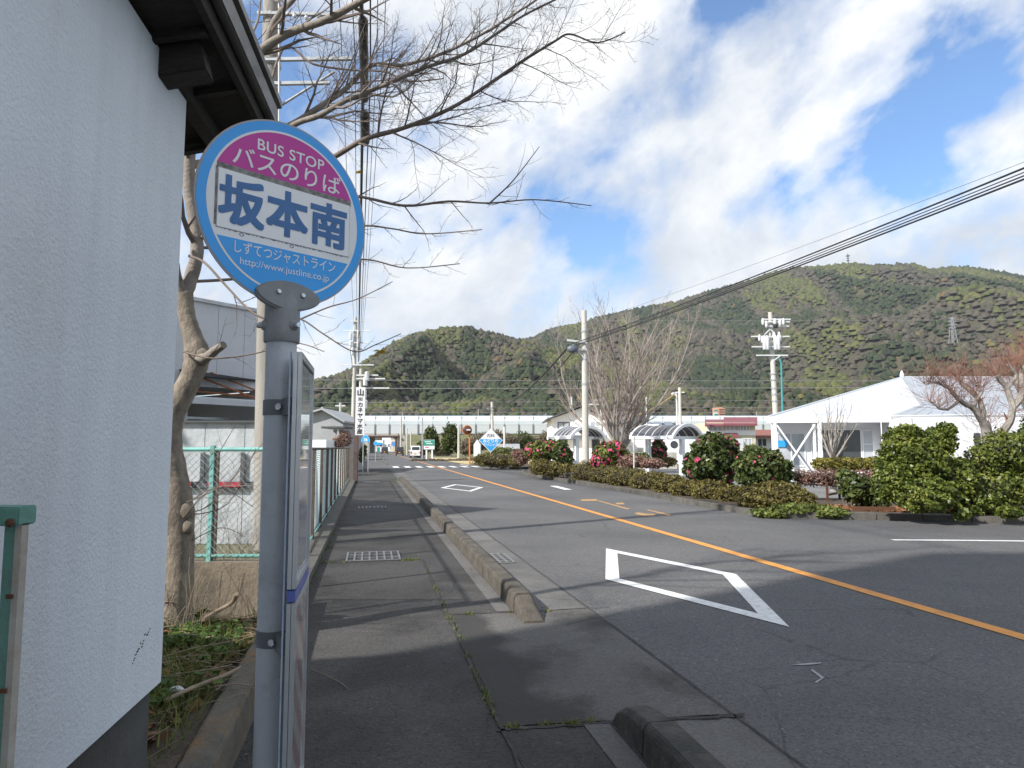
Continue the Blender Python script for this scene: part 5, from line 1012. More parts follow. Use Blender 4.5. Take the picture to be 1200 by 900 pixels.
# ================================================================ POLES AND CABLES, RIGHT SIDE
u0 = at(686.5, 548, 33.5); u0.z = 0; ut = at(684.5, 364, 33.5)
p1 = pole_shaft('utility_pole', u0, ut, 0.17, 0.125, 'pale concrete utility pole in front of the white gabled house', M_conc2)
za_ = at(0, 402, 33.5).z; zb2 = at(0, 410.5, 33.5).z
a = Vector((ut.x, ut.y - 0.15, za_)); MB().bar(a + Vector((0.1, 0, 0)), a + Vector((-0.85, -0.1, 0.10)), 0.09).build('cross_arm', M_white2, p1)
a = Vector((ut.x, ut.y - 0.15, zb2)); MB().bar(a + Vector((0.1, 0, 0)), a + Vector((-0.55, -0.1, 0.03)), 0.08).build('cross_arm', M_white2, p1)
MB().bar(at(686, 421, 33.3), at(671, 404, 33.3), 0.05).build('arm_strut', M_white2, p1)
MB().blob(at(671, 409, 33.2), 0.28, 0.16, 0.20, 2, 0.05, 4).build('cable_box', mat('cable_box_grey', (0.10, 0.12, 0.15), 0.5), p1, smooth=True)
for y in (388, 420, 450): MB().tube([Vector((u0.x * .4 + ut.x * .6, ut.y, at(0, y, 33.5).z - .05)), Vector((u0.x * .4 + ut.x * .6, ut.y, at(0, y, 33.5).z + .05))], 0.165, 12).build('pole_band', M_galv, p1)
for k, (y1, y2, r, c_, lb) in enumerate([(402, 197, 0.017, M_black, 'uppermost thick black cable sloping down to the white pole on the right'), (403, 202, 0.009, M_black, 'thin black cable just under the uppermost one, sloping to the white pole'), (404.5, 206, 0.012, M_black, 'third black cable of the bundle sloping down to the white pole'), (405.5, 210, 0.017, M_black, 'lowest thick black cable sloping down to the white pole'), (383, 190, 0.004, M_cable, 'thin grey wire running above the black cable bundle on the right')]):
    s_ = Vector((ut.x - 0.45, ut.y - 0.2, at(0, y1, 33.5).z)); m_ = at(1200, y2, 10.7); g_ = m_ - s_; e_ = m_ + g_ * 0.75 + Vector((0, 0, 0.55))
    P = []
    for j in range(41):
        t = j / 40 * 1.75; p = s_ + g_ * t; p.z = s_.z + (m_.z - s_.z) * t + 0.42 * (t * t - t) * 1.0; P.append(p)
    tag(MB().tube(P, r, 6).build('overhead_cable', c_, None, smooth=True), lb, 'cable')
u2 = at(577.5, 542, 71); u2.z = 0; u2t = at(576.5, 471, 71); p2_ = pole_shaft('utility_pole', u2, u2t, 0.16, 0.13, 'slim grey pole at the crossing left of the orange mirror post', M_conc2)
MB().bar(u2t + Vector((-.5, 0, -.7)), u2t + Vector((.1, 0, -.7)), .1).build('cross_arm', M_galv, p2_)
for k, (dx, r) in enumerate([(0.0, 0.045), (0.3, 0.03)]):
    tag(MB().tube(sag(Vector((ut.x - .75 + dx, ut.y - .2, za_ - 0.15 - dx * .5)), u2t + Vector((-.35, 0, -.6 - dx)), 0.9 + dx, 20), r, 6).build('overhead_cable', M_black if not k else M_cable, None, smooth=True), ['black cable sagging from the white pole over the road to the slim pole', 'lighter cable below the sagging black one over the far road'][k], 'cable')
tag(MB().tube([at(624, 443, 47), at(628, 442, 47.2)], 0.22, 8).build('cable_closure', M_black, None, smooth=True), 'small black joint housing on the cable over the far road', 'cable joint')
# transformer pole
u3 = at(912, 548, 44); u3.z = 0; u3t = at(902.5, 366, 44); p3_ = pole_shaft('utility_pole', u3, u3t, 0.19, 0.13, 'pole with transformers and several cross arms left of the white clinic', M_conc2)
def pz(y): return at(0, y, 44).z
def cx(y): return u3t.x + (u3.x - u3t.x) * (y - 366) / 182
for y, l, r_ in ((375, 0.6, 1.9), (378, 0.7, 1.8), (383, 0.5, 1.7), (395, 1.6, 1.7), (407, 1.6, 1.7), (417, 1.3, 1.4)): MB().bar((cx(y) - l * .85, 43.75, pz(y)), (cx(y) + r_ * .62, 43.75, pz(y)), 0.075).build('cross_arm', M_white2, p3_)
for x, y in ((896, 402), (899, 402), (909, 402), (912, 402)): MB().lathe(at(x, y, 43.6), [(0.10, -0.42), (0.125, -0.38), (0.125, 0.32), (0.08, 0.38), (0.03, 0.5)], 12).build('transformer', M_white2, p3_, smooth=True)
for x, y in ((890, 396), (893, 398), (907, 393), (913, 393), (914, 396), (898, 380), (908, 377), (914, 378), (918, 377), (894, 377)): MB().lathe(at(x, y, 43.65), [(0.05, -0.2), (0.09, -0.12), (0.09, 0.12), (0.04, 0.22)], 8).build('insulator', M_white2, p3_)
for a, b in (((896, 392), (902, 386)), ((909, 392), (903, 386)), ((906, 423), (914, 417))): MB().bar(at(*a, 43.7), at(*b, 43.7), 0.06).build('arm_strut', M_white2, p3_)
MB().blob(at(909, 382, 43.6), 0.2, 0.15, 0.18, 1, 0.1, 2).build('dark_relay', M_black, p3_)
M_teal = mat('teal_guard_tube', (0.05, 0.30, 0.30), 0.5)
tag(MB().tube([at(913.5, 420, 43.5), at(915.5, 426, 43.5), at(916, 450, 43.5), at(917, 488, 43.5)], 0.055, 8).build('guard_tube', M_teal, None, smooth=True), 'teal plastic guard tube on the wire dropping from the transformer pole', 'guard tube')
for y in (438, 445, 455, 462, 470): MB().lathe((cx(y), 44, pz(y)), [(0.20, -0.05), (0.20, 0.05)], 12).build('pole_band', M_galv, p3_)
# pole with lamp and yellow spiral guard
u4 = at(797, 512, 70); u4.z = 0; u4t = at(796.5, 454, 70); p4_ = pole_shaft('utility_pole', u4, u4t, 0.17, 0.15, 'pale T-topped pole behind the larger arched shelter', M_conc2); MB().bar(u4t + Vector((-.5, 0, -.5)), u4t + Vector((.45, 0, -.5)), .13).build('cross_arm', M_white2, p4_)
l4 = at(793, 512, 68); lt = thing('street_lamp', (l4.x, l4.y, 0), 'slim curved street lamp beside the T-topped pole', 'street lamp'); tp4 = at(793, 466, 68)
MB().tube(smoothpath([Vector((l4.x, l4.y, 0)), Vector((tp4.x, l4.y, tp4.z - .3)), Vector((tp4.x - .15, l4.y, tp4.z + .25)), Vector((tp4.x - .5, l4.y, tp4.z + .35))], 6), 0.09, 8).build('post', M_white2, lt, smooth=True); MB().blob(at(789, 461, 68), .25, .15, .1, 1, 0, 1).build('lamp_head', M_white2, lt)
tb = TB(); a, b = at(790, 462, 68), at(737, 490, 52); P = sag(a, b, 0.25, 160); ax = (b - a).normalized(); s1 = ax.orthogonal().normalized(); s2 = ax.cross(s1)
mb = MB().tube(P[::8], 0.05, 6); tag(mb.build('spiral_guard_cable', mat('yellow_guard', (0.62, 0.40, 0.04), 0.5), None, smooth=True), 'yellow guarded guy wire slanting down from the street lamp', 'guy wire')
l5 = at(758, 505, 66); lt5 = thing('street_lamp', (l5.x, l5.y, 0), 'short thin lamp post right of the bare tree crown', 'street lamp'); tp5 = at(757.5, 467, 66)
MB().tube([Vector((l5.x, l5.y, 0)), tp5], 0.07, 8).build('post', M_white2, lt5, smooth=True); MB().blob(tp5, .12, .12, .16, 1, 0, 1).build('lamp_head', M_white2, lt5)
hp = at(705, 545, 60); hp.z = 0; hpt = at(705, 462, 60); p6 = pole_shaft('utility_pole', hp, hpt, 0.15, 0.12, 'short pole with cross arms rising behind the gabled house roof', M_conc2)
for y, w in ((469, .6), (474, 1.2)): MB().bar((hpt.x - w, 59.8, at(0, y, 60).z), (hpt.x + .35, 59.8, at(0, y, 60).z), .12).build('cross_arm', M_white2, p6)
MB().blob(at(708.5, 469.5, 59.8), .2, .2, .2, 1, .1, 3).build('dark_relay', M_black, p6)
# smaller poles along the far road
for (x, yb, yt, d, r, m_, lb) in [(495, 536, 489, 95, 0.10, M_galv, 'thin dark pole beside the green and white board'), (537.5, 528, 498, 88, 0.16, M_conc2, 'short concrete post in front of the far evergreen trees'), (477, 530, 502, 150, 0.16, M_conc2, 'thin lamp pole by the underpass wall, left of the pair'), (481.5, 531, 506, 140, 0.18, M_conc2, 'thin lamp pole by the underpass wall, right of the pair'), (399, 516, 472, 70, 0.15, M_conc2, 'pale utility pole over the grey gabled shed at far left'), (591, 524, 500, 90, 0.13, M_white2, 'leaning pale post behind the diamond-shaped sign'), (378, 505, 477, 60, 0.12, M_conc2, 'thin pole above the roof of the grey gabled shed'), (470, 500, 488, 190, 0.25, M_conc2, 'pole top standing on the railway viaduct')]:
    b0 = at(x, yb, d); b0.z = 0; t0_ = at(x, yt, d); o = pole_shaft('pole', b0, t0_, r, r * 0.8, lb, m_)
    if x in (399, 481.5): MB().bar(t0_ + Vector((-.5, 0, -.3)), t0_ + Vector((.5, 0, -.3)), .14).build('cross_arm', M_white2, o)

# ================================================================ MIRROR, DIAMOND SIGN, BOARDS
M_or = mat('orange_paint', (0.60, 0.20, 0.025), 0.5); M_cy = mat('clinic_sign_blue', (0.03, 0.33, 0.72), 0.45); M_grn = mat('board_green', (0.01, 0.28, 0.20), 0.5)
mb0 = at(550.5, 543.6, 64); mr = thing('convex_mirror', (mb0.x, mb0.y, 0), 'round traffic mirror seen from behind on an orange post', 'traffic mirror')
MB().tube([(mb0.x, mb0.y, 0), (mb0.x - 0.05, mb0.y, at(0, 501, 64).z)], 0.075, 10).build('post', M_or, mr, smooth=True)
mc = at(547.5, 504, 63.8); MB().lathe(mc, [(0.40, 0.0), (0.40, 0.05), (0.25, 0.12), (0.05, 0.15)], 20, (0.1, -1, 0)).build('mirror_back', mat('mirror_back_brown', (0.09, 0.03, 0.02), 0.4), mr, smooth=True)
MB().lathe(mc, [(0.43, -0.02), (0.45, 0.0), (0.45, 0.04), (0.43, 0.05)], 20, (0.1, -1, 0)).build('rim', M_or, mr, smooth=True); MB().box(mc + Vector((0.12, -0.2, 0.02)), 0.35, 0.05, 0.14).build('bracket', M_white2, mr)
dcn = at(575, 516, 50); dm = thing('clinic_sign', (dcn.x, dcn.y, 0), 'white and blue diamond-shaped clinic sign standing over the corner hedge', 'sign'); hd_ = 14.2 / F * 50; fr = (dcn, (1, 0, 0), (0, 0, 1), (0, -1, 0))
MB().tube([(dcn.x, dcn.y + .1, 0), (dcn.x, dcn.y + .1, dcn.z)], 0.06, 8).build('post', M_galv, dm)
bd = MB().prism([(0, hd_), (hd_, 0), (0, -hd_), (-hd_, 0)], -0.06, 0, fr).build('panel', M_white2, dm)
MB().prism([(0, hd_ * .93), (hd_ * .80, hd_ * .13), (-hd_ * .80, hd_ * .13)], 0.001, 0.004, fr).build('white_half', M_swhite, bd); MB().prism([(-hd_ * .83, hd_ * .1), (hd_ * .83, hd_ * .1), (0, -hd_ * .92)][:2] + [(hd_ * .92, 0), (0, -hd_ * .92), (-hd_ * .92, 0)], 0.001, 0.004, fr).build('blue_half', M_cy, bd)
for tx, y, s_, mm in (('内科', .26, .34, M_cable), ('みどりの', -.16, .32, M_swhite), ('クリニック', -.44, .25, M_swhite)): lettering(tx, s_ * hd_, dcn + Vector((0, -0.006, y * hd_)), (1, 0, 0), (0, 0, 1), mm, bd, bold=0.02)
gc = at(503, 521, 98); gs = thing('board_sign', (gc.x, gc.y, 0), 'green over white roadside board on two white posts', 'sign'); gw = 12.5 / F * 98; gh = 11 / F * 98
for dx in (-.25, .28): MB().box((gc.x + dx * gw, gc.y, (gc.z) / 2), 0.2, 0.14, gc.z).build('post', M_swhite, gs)
bd = MB().box((gc.x, gc.y - .12, gc.z), gw, .08, gh).build('panel', M_swhite, gs); MB().box((gc.x, gc.y - .165, gc.z + gh * .17), gw * .97, .01, gh * .60).build('green_field', M_grn, bd)
lettering('みどり病院', gh * .2, (gc.x - gw * .05, gc.y - .172, gc.z + gh * .22), (1, 0, 0), (0, 0, 1), M_swhite, bd, bold=.02) if False else None
for k, (dx, dz, w) in enumerate([(-.12, .30, .55), (.02, .10, .6)]): MB().box((gc.x + dx * gw, gc.y - .172, gc.z + dz * gh), gw * w, .008, gh * .07).build('printed_line', M_swhite, bd)
MB().box((gc.x - .2 * gw, gc.y - .165, gc.z - gh * .28), gw * .35, .01, gh * .10).build('printed_line', mat('board_red', (0.5, 0.03, 0.08), 0.5), bd)
# small white A-board at the shelter foot, the little kerb-side bench
ab = at(679, 549, 32.5); at_ = thing('small_notice_board', (ab.x, ab.y, 0.1), 'small white and green notice board at the foot of the white pole', 'notice board'); MB().box((ab.x, ab.y, at(0, 549, 32.5).z), .42, .04, .22).build('panel', M_swhite, at_); MB().box((ab.x, ab.y - .025, at(0, 547.5, 32.5).z), .3, .01, .06).build('green_print', M_grn, at_)
bn = G(667, 567); bo_ = thing('kerb_bench', (bn.x, bn.y, 0), 'small dark stone bench by the gap in the right kerb', 'bench'); bn.z = 0
MB().box(bn + Vector((0, .3, .42)), .42, .3, .07, RN, RD).build('seat', M_kerbdark, bo_, bevel=.01); MB().box(bn + Vector((0.02, .3, .2)), .10, .2, .38, RN, RD).build('leg', M_kerbdark, bo_)
# rusty low sign frame
rf0, rf1 = G(970, 592), G(985, 590); rt = thing('rusty_frame', (rf0.x, rf0.y, 0), 'small rusty steel frame standing in the bed left of the big bush', 'frame'); hz_ = 0.50
a = Vector((rf0.x, rf0.y, 0.1)); b = Vector((rf1.x + .12, rf1.y + .3, 0.1)); up = Vector((0, 0, hz_))
for nm2, p, q2 in (('upright', a, a + up), ('upright', b, b + up), ('top_bar', a + up, b + up), ('cross_bar', a + up * .35, b + up * .35)): MB().bar(p, q2, .05).build(nm2, M_rust, rt)
tag(MB().bar(G(998, 596, .16), G(1048, 597, .16), .08, .1).build('timber_edging', M_rust, None), 'dark weathered timber edging on the bed left of the big bush', 'edging')

# ================================================================ ARCHED SHELTERS
M_acr = glassmat('tinted_acrylic', (0.05, 0.05, 0.055), 0.3); M_wp = mat('white_steel_paint', (0.80, 0.81, 0.82), 0.45, (0.74, 0.75, 0.76), 3, coat=0.2)
def shelter(c, yaw, w, ln, ze, zapex, label, posts, nrib=6):
    # barrel roof: span w across ex, length ln along ey
    ex_ = Vector((math.cos(yaw), math.sin(yaw), 0)); ey_ = Vector((-ex_.y, ex_.x, 0)); c = Vector(c); t = thing('arched_shelter', c, label, 'shelter')
    h = zapex - ze; Rr = (w * w / 4 + h * h) / (2 * h); a0 = math.asin(w / 2 / Rr)
    def arc(r, n=16): return [(r * math.sin(-a0 + 2 * a0 * k / n), zapex - Rr + r * math.cos(-a0 + 2 * a0 * k / n)) for k in range(n + 1)]
    def rib(y, wd, th, nm, m):
        o_, i_ = arc(Rr + th), arc(Rr - th); return MB().prism(o_ + i_[::-1], y - wd / 2, y + wd / 2, (c - Vector((0, 0, c.z)), ex_, (0, 0, 1), ey_)).build(nm, m, t)
    # prism frame: x along ex, y up, extruded along ey
    rib(0.05, 0.12, 0.075, 'end_arch', M_wp); rib(ln - 0.05, 0.12, 0.075, 'end_arch', M_wp)
    ys = [ln * (k + 1) / (nrib + 1) for k in range(nrib)]
    for y in ys: rib(y, 0.03, 0.028, 'rib', M_wp)
    e = [0.1] + ys + [ln - 0.1]
    for y0_, y1_ in zip(e[:-1], e[1:]):
        A = arc(Rr + 0.012, 12); Bq = arc(Rr - 0.006, 12); mb = MB(); n = len(A)
        MB().prism(A + Bq[::-1], y0_ + .03, y1_ - .03, (c - Vector((0, 0, c.z)), ex_, (0, 0, 1), ey_)).build('roof_panel', M_acr, t)
    for sgn in (-1, 1):
        p = c + ex_ * sgn * (w / 2) + Vector((0, 0, ze - c.z)); MB().bar(p + ey_ * 0.0, p + ey_ * ln, 0.10, 0.16).build('eave_beam', M_wp, t)
    for x, y in posts:
        p = c + ex_ * x + ey_ * y; MB().box((p.x, p.y, (ze - .1) / 2), .24, .24, ze - .1, ex_).build('post', M_wp, t, bevel=.01)
        q_ = Vector((p.x, p.y, ze - .02)); MB().bar(q_ - ex_ * w / 2, q_ + ex_ * w / 2, .12, .16).build('cross_beam', M_wp, t)
    return t
s1_ = at(785, 555, 38); s1_.z = 0
YW = R(40)
pr = at(807.5, 515, 36.5); E1 = Vector((pr.x, pr.y, 0)); eyv = Vector((-math.sin(R(38)), math.cos(R(38)), 0))
shelter(E1, R(38), 2.45, 3.0, at(0, 512, 36.5).z - .02, at(0, 498, 36.5).z, 'larger white arched shelter with tinted curved roof beside the tall camellia', [(-.1, .4), (-.2, 2.6)], 5)
pr = at(690, 513, 38); shelter(Vector((pr.x, pr.y, 0)), R(30), 2.3, 1.9, at(0, 512, 38).z - .02, at(0, 500, 38).z, 'smaller white arched shelter partly behind the white utility pole', [(-.55, .4), (-.55, 1.5)], 4)

# ================================================================ CLINIC WITH THE WHITE HIPPED ROOF
M_wall = mat('white_render', (0.76, 0.77, 0.78), 0.75, (0.71, 0.72, 0.74), 1.5, 0.15, 20, dirt=0.15, dirtc=(0.55, 0.55, 0.55), dscale=1)
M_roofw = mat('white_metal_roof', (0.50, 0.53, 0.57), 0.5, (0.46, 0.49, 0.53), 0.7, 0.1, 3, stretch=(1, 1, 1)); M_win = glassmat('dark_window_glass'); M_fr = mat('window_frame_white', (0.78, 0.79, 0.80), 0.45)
M_frd = mat('window_frame_dark', (0.10, 0.10, 0.11), 0.5); M_win2 = glassmat('pale_window_glass', (0.25, 0.27, 0.29), 0.2)
def window(par, o, ex_, w, h, nx=2, ny=1, fm=None, gm=None, out=0.05, fw=0.05):
    # o lower-left corner on the wall face; the wall looks along -ey
    ex_ = Vector(ex_).normalized(); n_ = Vector((ex_.y, -ex_.x, 0)); o = Vector(o); c = o + ex_ * w / 2 + Vector((0, 0, h / 2)); mb = MB(); u = (0, 0, 1)
    mb.box(c + n_ * out / 2 + Vector((0, 0, h / 2)), w + fw, out, fw, ex_, -n_); mb.box(c + n_ * out / 2 - Vector((0, 0, h / 2)), w + fw, out, fw, ex_, -n_)
    for k in range(nx + 1): mb.box(c + n_ * (out / 2 - .004 * (k % 2)) + ex_ * (-w / 2 + w * k / nx), fw, out * .98, h - fw, ex_, -n_)
    for k in range(1, ny): mb.box(c + n_ * (out / 2 - .008) + Vector((0, 0, -h / 2 + h * k / ny)), w - fw, out * .9, fw * .7, ex_, -n_)
    f = mb.build('window', fm or M_fr, par); MB().box(c + n_ * 0.014, w, 0.018, h, ex_, -n_).build('pane', gm or M_win, f); return f
cl_ = thing('clinic_building', at(1060, 540, 30), 'white single-storey clinic with big pale hipped roof behind the hedge', 'building')
ze = 2.62
FL = at(898, 493, 31); FR_ = at(1042, 491.5, 30); 
e0 = Vector((FL.x, FL.y, 0)); e1 = Vector((FR_.x, FR_.y, 0)); e2 = Vector((at(1300, 491, 27).x, 27, 0)); zf = at(0, 492, 31).z
apex = at(1057, 442, 37); ridge2 = at(1400, 446, 37); ridge2.z = apex.z
def up(v, z): return Vector((v.x, v.y, z))
back = Vector((at(925, 500, 45).x, 45, zf)); br_ = Vector((ridge2.x, 47, zf))
def slab(nm, pts, th, m):
    n = len(pts); a = [Vector(p) for p in pts]; mb = MB(); mb.add(a + [p - Vector((0, 0, th)) for p in a], [tuple(range(n)), tuple(range(n, 2 * n))[::-1]] + [(i, n + i, n + (i + 1) % n, (i + 1) % n) for i in range(n)]); return mb.build(nm, m, cl_)
cr = at(1079, 474, 31.5)
slab('roof', [up(e0, zf + .1), up(e1, zf + .1), cr, apex, ], .06, M_roofw)
slab('roof', [up(e0, zf + .1), apex, back], .06, M_roofw)
M_roofw_shade = mat('shaded_white_roof', (0.34, 0.365, 0.40), 0.5, (0.29, 0.315, 0.35), 0.7, 0.1, 3, dirt=.3, dirtc=(0.24, 0.25, 0.27))  # same white roof, darker on the right slabs: shade put into the colour
slab('roof', [up(e1, zf + .13), up(e2, zf + .13), Vector((e2.x + 2, 33, cr.z)), cr], .06, M_roofw_shade)
slab('roof', [cr + Vector((0, .03, 0.02)), Vector((e2.x + 2, 33, cr.z + .02)), ridge2, apex], .06, M_roofw_shade)
MB().tube([e0 + Vector((0, 0, zf + .12)), apex, ridge2], .05, 6).build('ridge_cap', M_roofw, cl_); MB().tube([apex + Vector((0, 0, 0)), cr], .04, 6).build('hip_cap', M_galv, cl_); MB().lathe(apex, [(0.1, -.1), (.1, .15), (.03, .35)], 8).build('finial', M_wp, cl_)
# standing seams on the lit face
for k in range(0): pass
MB().bar(up(e0, zf), up(e1, zf), .14, .28).build('fascia', M_wp, cl_); MB().bar(up(e1, zf + .02), up(e2, zf + .02), .14, .24).build('fascia', M_wp, cl_); MB().bar(up(e1, zf + .07) + Vector((0, -.12, 0)), up(e2, zf + .07) + Vector((0, -.12, 0)), .11, .1).build('gutter', M_galv, cl_)  # shadow line along the fascia put into the gutter's grey colour
wdir = (e1 - e0).normalized(); wn_ = Vector((wdir.y, -wdir.x, 0)); w0 = e0 - wn_ * 1.2 + wdir * .4
def wallrun(a, b, nm='wall'):
    d = (b - a).normalized(); n_ = Vector((-d.y, d.x, 0)); return MB().box((a + b) / 2 + n_ * .1 + Vector((0, 0, zf / 2)), (b - a).length, .2, zf - .02, d).build(nm, M_wall, cl_)
w1 = e1 - wn_ * 1.2; wallrun(w0, w1)
v0 = w1 + wdir * .0; v1 = at(1062, 500, 27.8); v1.z = 0; wallrun(v0 + Vector((0.02, -.05, 0)), v1, 'bay_wall'); v2 = e2 + Vector((0, 1.0, 0)); wallrun(v1 + Vector((0.02, 0, 0)), v2)
def onw(px, a, b):      # where the view column px meets the wall line a-b
    x, y, z = ray(px, 520); d = (b - a); t = (a.y * x / y - a.x) / (d.x - d.y * x / y); return a + d * t
def cw(x0, x1, y0, y1, **k):
    p0, p1 = onw(x0, w0, w1), onw(x1, w0, w1); zt, zb = at(0, y0, p0.y).z, at(0, y1, p0.y).z; window(cl_, Vector((p0.x, p0.y, zb)), p1 - p0, (p1 - p0).length, zt - zb, **k)
cw(963, 1009, 503.5, 538, nx=1); cw(1011, 1023, 504, 537, nx=1, ny=2, gm=M_win2); cw(950.5, 961, 504, 537, nx=1, ny=2, gm=M_win2); cw(911, 943, 508, 546, nx=2, gm=M_win2)
pn = onw(917, w0, w1) + wn_ * .07; MB().box((pn.x, pn.y, at(0, 520, pn.y).z), .42, .03, .3, wdir).build('blue_notice', M_cy, cl_)
for px in (907, 955): p = e0 + wdir * ((at(px, 500, 31).x - e0.x) / wdir.x); MB().box((p.x, p.y, zf / 2 - .07), .14, .14, zf - .15, wdir).build('porch_post', M_wp, cl_)
pA_, pB_ = e0 + wdir * ((at(907, 500, 31).x - e0.x) / wdir.x), e0 + wdir * ((at(955, 500, 31).x - e0.x) / wdir.x); pM = pA_.lerp(pB_, .88)
MB().bar(up(pA_, zf - .25) + wdir * .1, up(pM, .12), .13, .06).build('cross_brace', M_wp, cl_); MB().bar(up(pA_, .15) + wdir * .1 + wn_ * .07, up(pM, zf - .25) + wn_ * .07, .13, .06).build('cross_brace', M_wp, cl_)
MB().bar(up(pM, 0) , up(pM, zf - .2), .1, .1, up=(0, 1, 0)).build('porch_post', M_wp, cl_); MB().bar(up(pA_, .12), up(pB_, .12), .12, .1).build('porch_rail', M_wp, cl_)
for px0, px1 in ((1066, 1084), (1090, 1108), (1140, 1160), (1166, 1186)):
    p0, p1 = onw(px0, v1, v2), onw(px1, v1, v2); window(cl_, Vector((p0.x, p0.y - .0, 1.0)) , p1 - p0, (p1 - p0).length, 1.15)
for k in range(0):
    f_ = (k + .5) / 9; a_s = up(e0, zf + .1).lerp(up(e1, zf + .1), f_) + Vector((0, 0, .02)); b_s = apex.lerp(cr, f_) + Vector((0, 0, .03)); MB().bar(a_s, b_s, .018, .016).build('roof_seam', M_roofw, cl_)
for k in range(14):
    f_ = (k + .5) / 14; a_s = up(e1, zf + .13).lerp(up(e2, zf + .13), f_) + Vector((0, 0, .02)); b_s = cr.lerp(Vector((e2.x + 2, 33, cr.z)), f_) + Vector((0, 0, .02)); c_s = apex.lerp(ridge2, f_) + Vector((0, 0, .02)); MB().bar(a_s, b_s, .018, .016).build('roof_seam', M_roofw, cl_); MB().bar(b_s + Vector((0, .03, .02)), c_s, .018, .016).build('roof_seam', M_roofw, cl_)
# darker roof just behind the clinic
hb = thing('rear_house', at(1110, 470, 60), 'low house with purple-grey roof showing over the clinic ridge', 'house'); zr = at(0, 441.5, 60).z; zr2 = at(0, 447.5, 57).z
M_purp = mat('purple_roof', (0.13, 0.09, 0.12), 0.7, (0.10, 0.07, 0.10), 0.6, 0.3, 4)
MB().add([at(1058, 442, 60), at(1172, 441.5, 60), at(1185, 448.5, 56), at(1045, 448.5, 56), at(1172, 456, 64), at(1058, 456, 64)], [(0, 1, 2, 3), (1, 0, 5, 4), (0, 3, 5), (1, 4, 2), (3, 2, 4, 5)]).build('roof', M_purp, hb)
a, b = at(1050, 449, 57), at(1180, 449, 57); MB().box(((a.x + b.x) / 2, 60, a.z / 2 - .05), b.x - a.x - .6, 6, a.z - .15).build('wall', M_wall, hb)

# ================================================================ HOUSES
def wallwin(par, px0, px1, py0, py1, d, y, **k):
    a, b = at(px0, py1, d), at(px1, py0, d); window(par, (a.x, y, a.z), (1, 0, 0), b.x - a.x, b.z - a.z, **k)
# white gabled house
M_slate = mat('dark_slate_roof', (0.085, 0.085, 0.09), 0.7, (0.06, 0.06, 0.065), 1, 0.3, 6); M_plast = mat('bright_white_plaster', (0.86, 0.87, 0.89), 0.8, (0.82, 0.83, 0.85), 0.6, 0.1, 10)
def X(px, d): return at(px, 500, d).x
def Z(py, d): return at(600, py, d).z
D = 78; h1 = thing('gabled_house', (X(681, D), D, 0), 'white two-storey house with a dark gable roof behind the white pole', 'house')
xl, xr, xa = X(646, D), X(717, D), X(681, D); zl, za2 = Z(491, D), Z(476.5, D); zrr = zl
MB().prism([(xl, 0), (xr, 0), (xr, zrr), (xa, za2 - .15), (xl, zl)], 0, 9, ((0, D, 0), (1, 0, 0), (0, 0, 1), (0, 1, 0))).build('wall', M_plast, h1)
for (p, q_) in (((xl - .6, zl - .22), (xa, za2 + .02)), ((xa, za2 + .02), (xr + .6, zrr - .22))):
    MB().prism([p, q_, (q_[0], q_[1] + .2), (p[0], p[1] + .2)], -.7, 9.5, ((0, D, 0), (1, 0, 0), (0, 0, 1), (0, 1, 0))).build('roof', M_slate, h1)
wallwin(h1, 654, 667, 495, 502, D, D, fm=M_frd, gm=M_win2, fw=.1); wallwin(h1, 692, 704, 494.5, 500, D, D, fm=M_fr, gm=M_win2, fw=.1); wallwin(h1, 655, 659, 515, 519, D, D, fm=M_frd, nx=1); wallwin(h1, 694, 708, 515, 529, D, D, fm=M_frd, fw=.1)
MB().box(((xl + xr) / 2, D - .5, Z(511, D)), (xr - xl) * .8, 1.0, .14).build('lower_eave', M_slate, h1)
MB().box((X(672, D), D + 3, za2 + .5), .25, .25, 1.6).build('vent_pipe', M_white2, h1)
# second house, greyer, right of it
D = 84; h2 = thing('tiled_house', (X(738, D), D, 0), 'pale house with dark tiled roof behind the bare zelkova', 'house')
a, b = X(716, D), X(757, D); MB().box(((a + b) / 2, D + 4, Z(496, D) / 2), b - a, 8, Z(496, D)).build('wall', M_wall, h2)
P = [at(712, 497, D - 1), at(760, 497, D - 1), at(753, 484, D + 4), at(718, 481, D + 4)]; P2 = [Vector((P[1].x, D + 9, P[1].z)), Vector((P[0].x, D + 9, P[0].z))]
MB().add(P + P2, [(0, 1, 2, 3), (1, 4, 2), (0, 3, 5), (3, 2, 4, 5), (0, 5, 4, 1)]).build('roof', M_slate, h2); MB().box((X(753, D), D - .3, Z(491, D)), X(759, D) - X(748, D), 2, Z(488, D) - Z(494, D)).build('dormer', M_slate, h2)
wallwin(h2, 726, 737, 507, 519, D, D, fm=M_frd, fw=.1); wallwin(h2, 741, 750, 503, 514, D, D, fm=M_frd, fw=.1); wallwin(h2, 758.0, 765, 516, 526, 80, 80, fm=M_frd, fw=.1)
MB().box((X(762, 81), 82.5, Z(497, 81) / 2), X(770, 81) - X(752, 81), 4, Z(497, 81)).build('porch_wall', M_wall, h2)
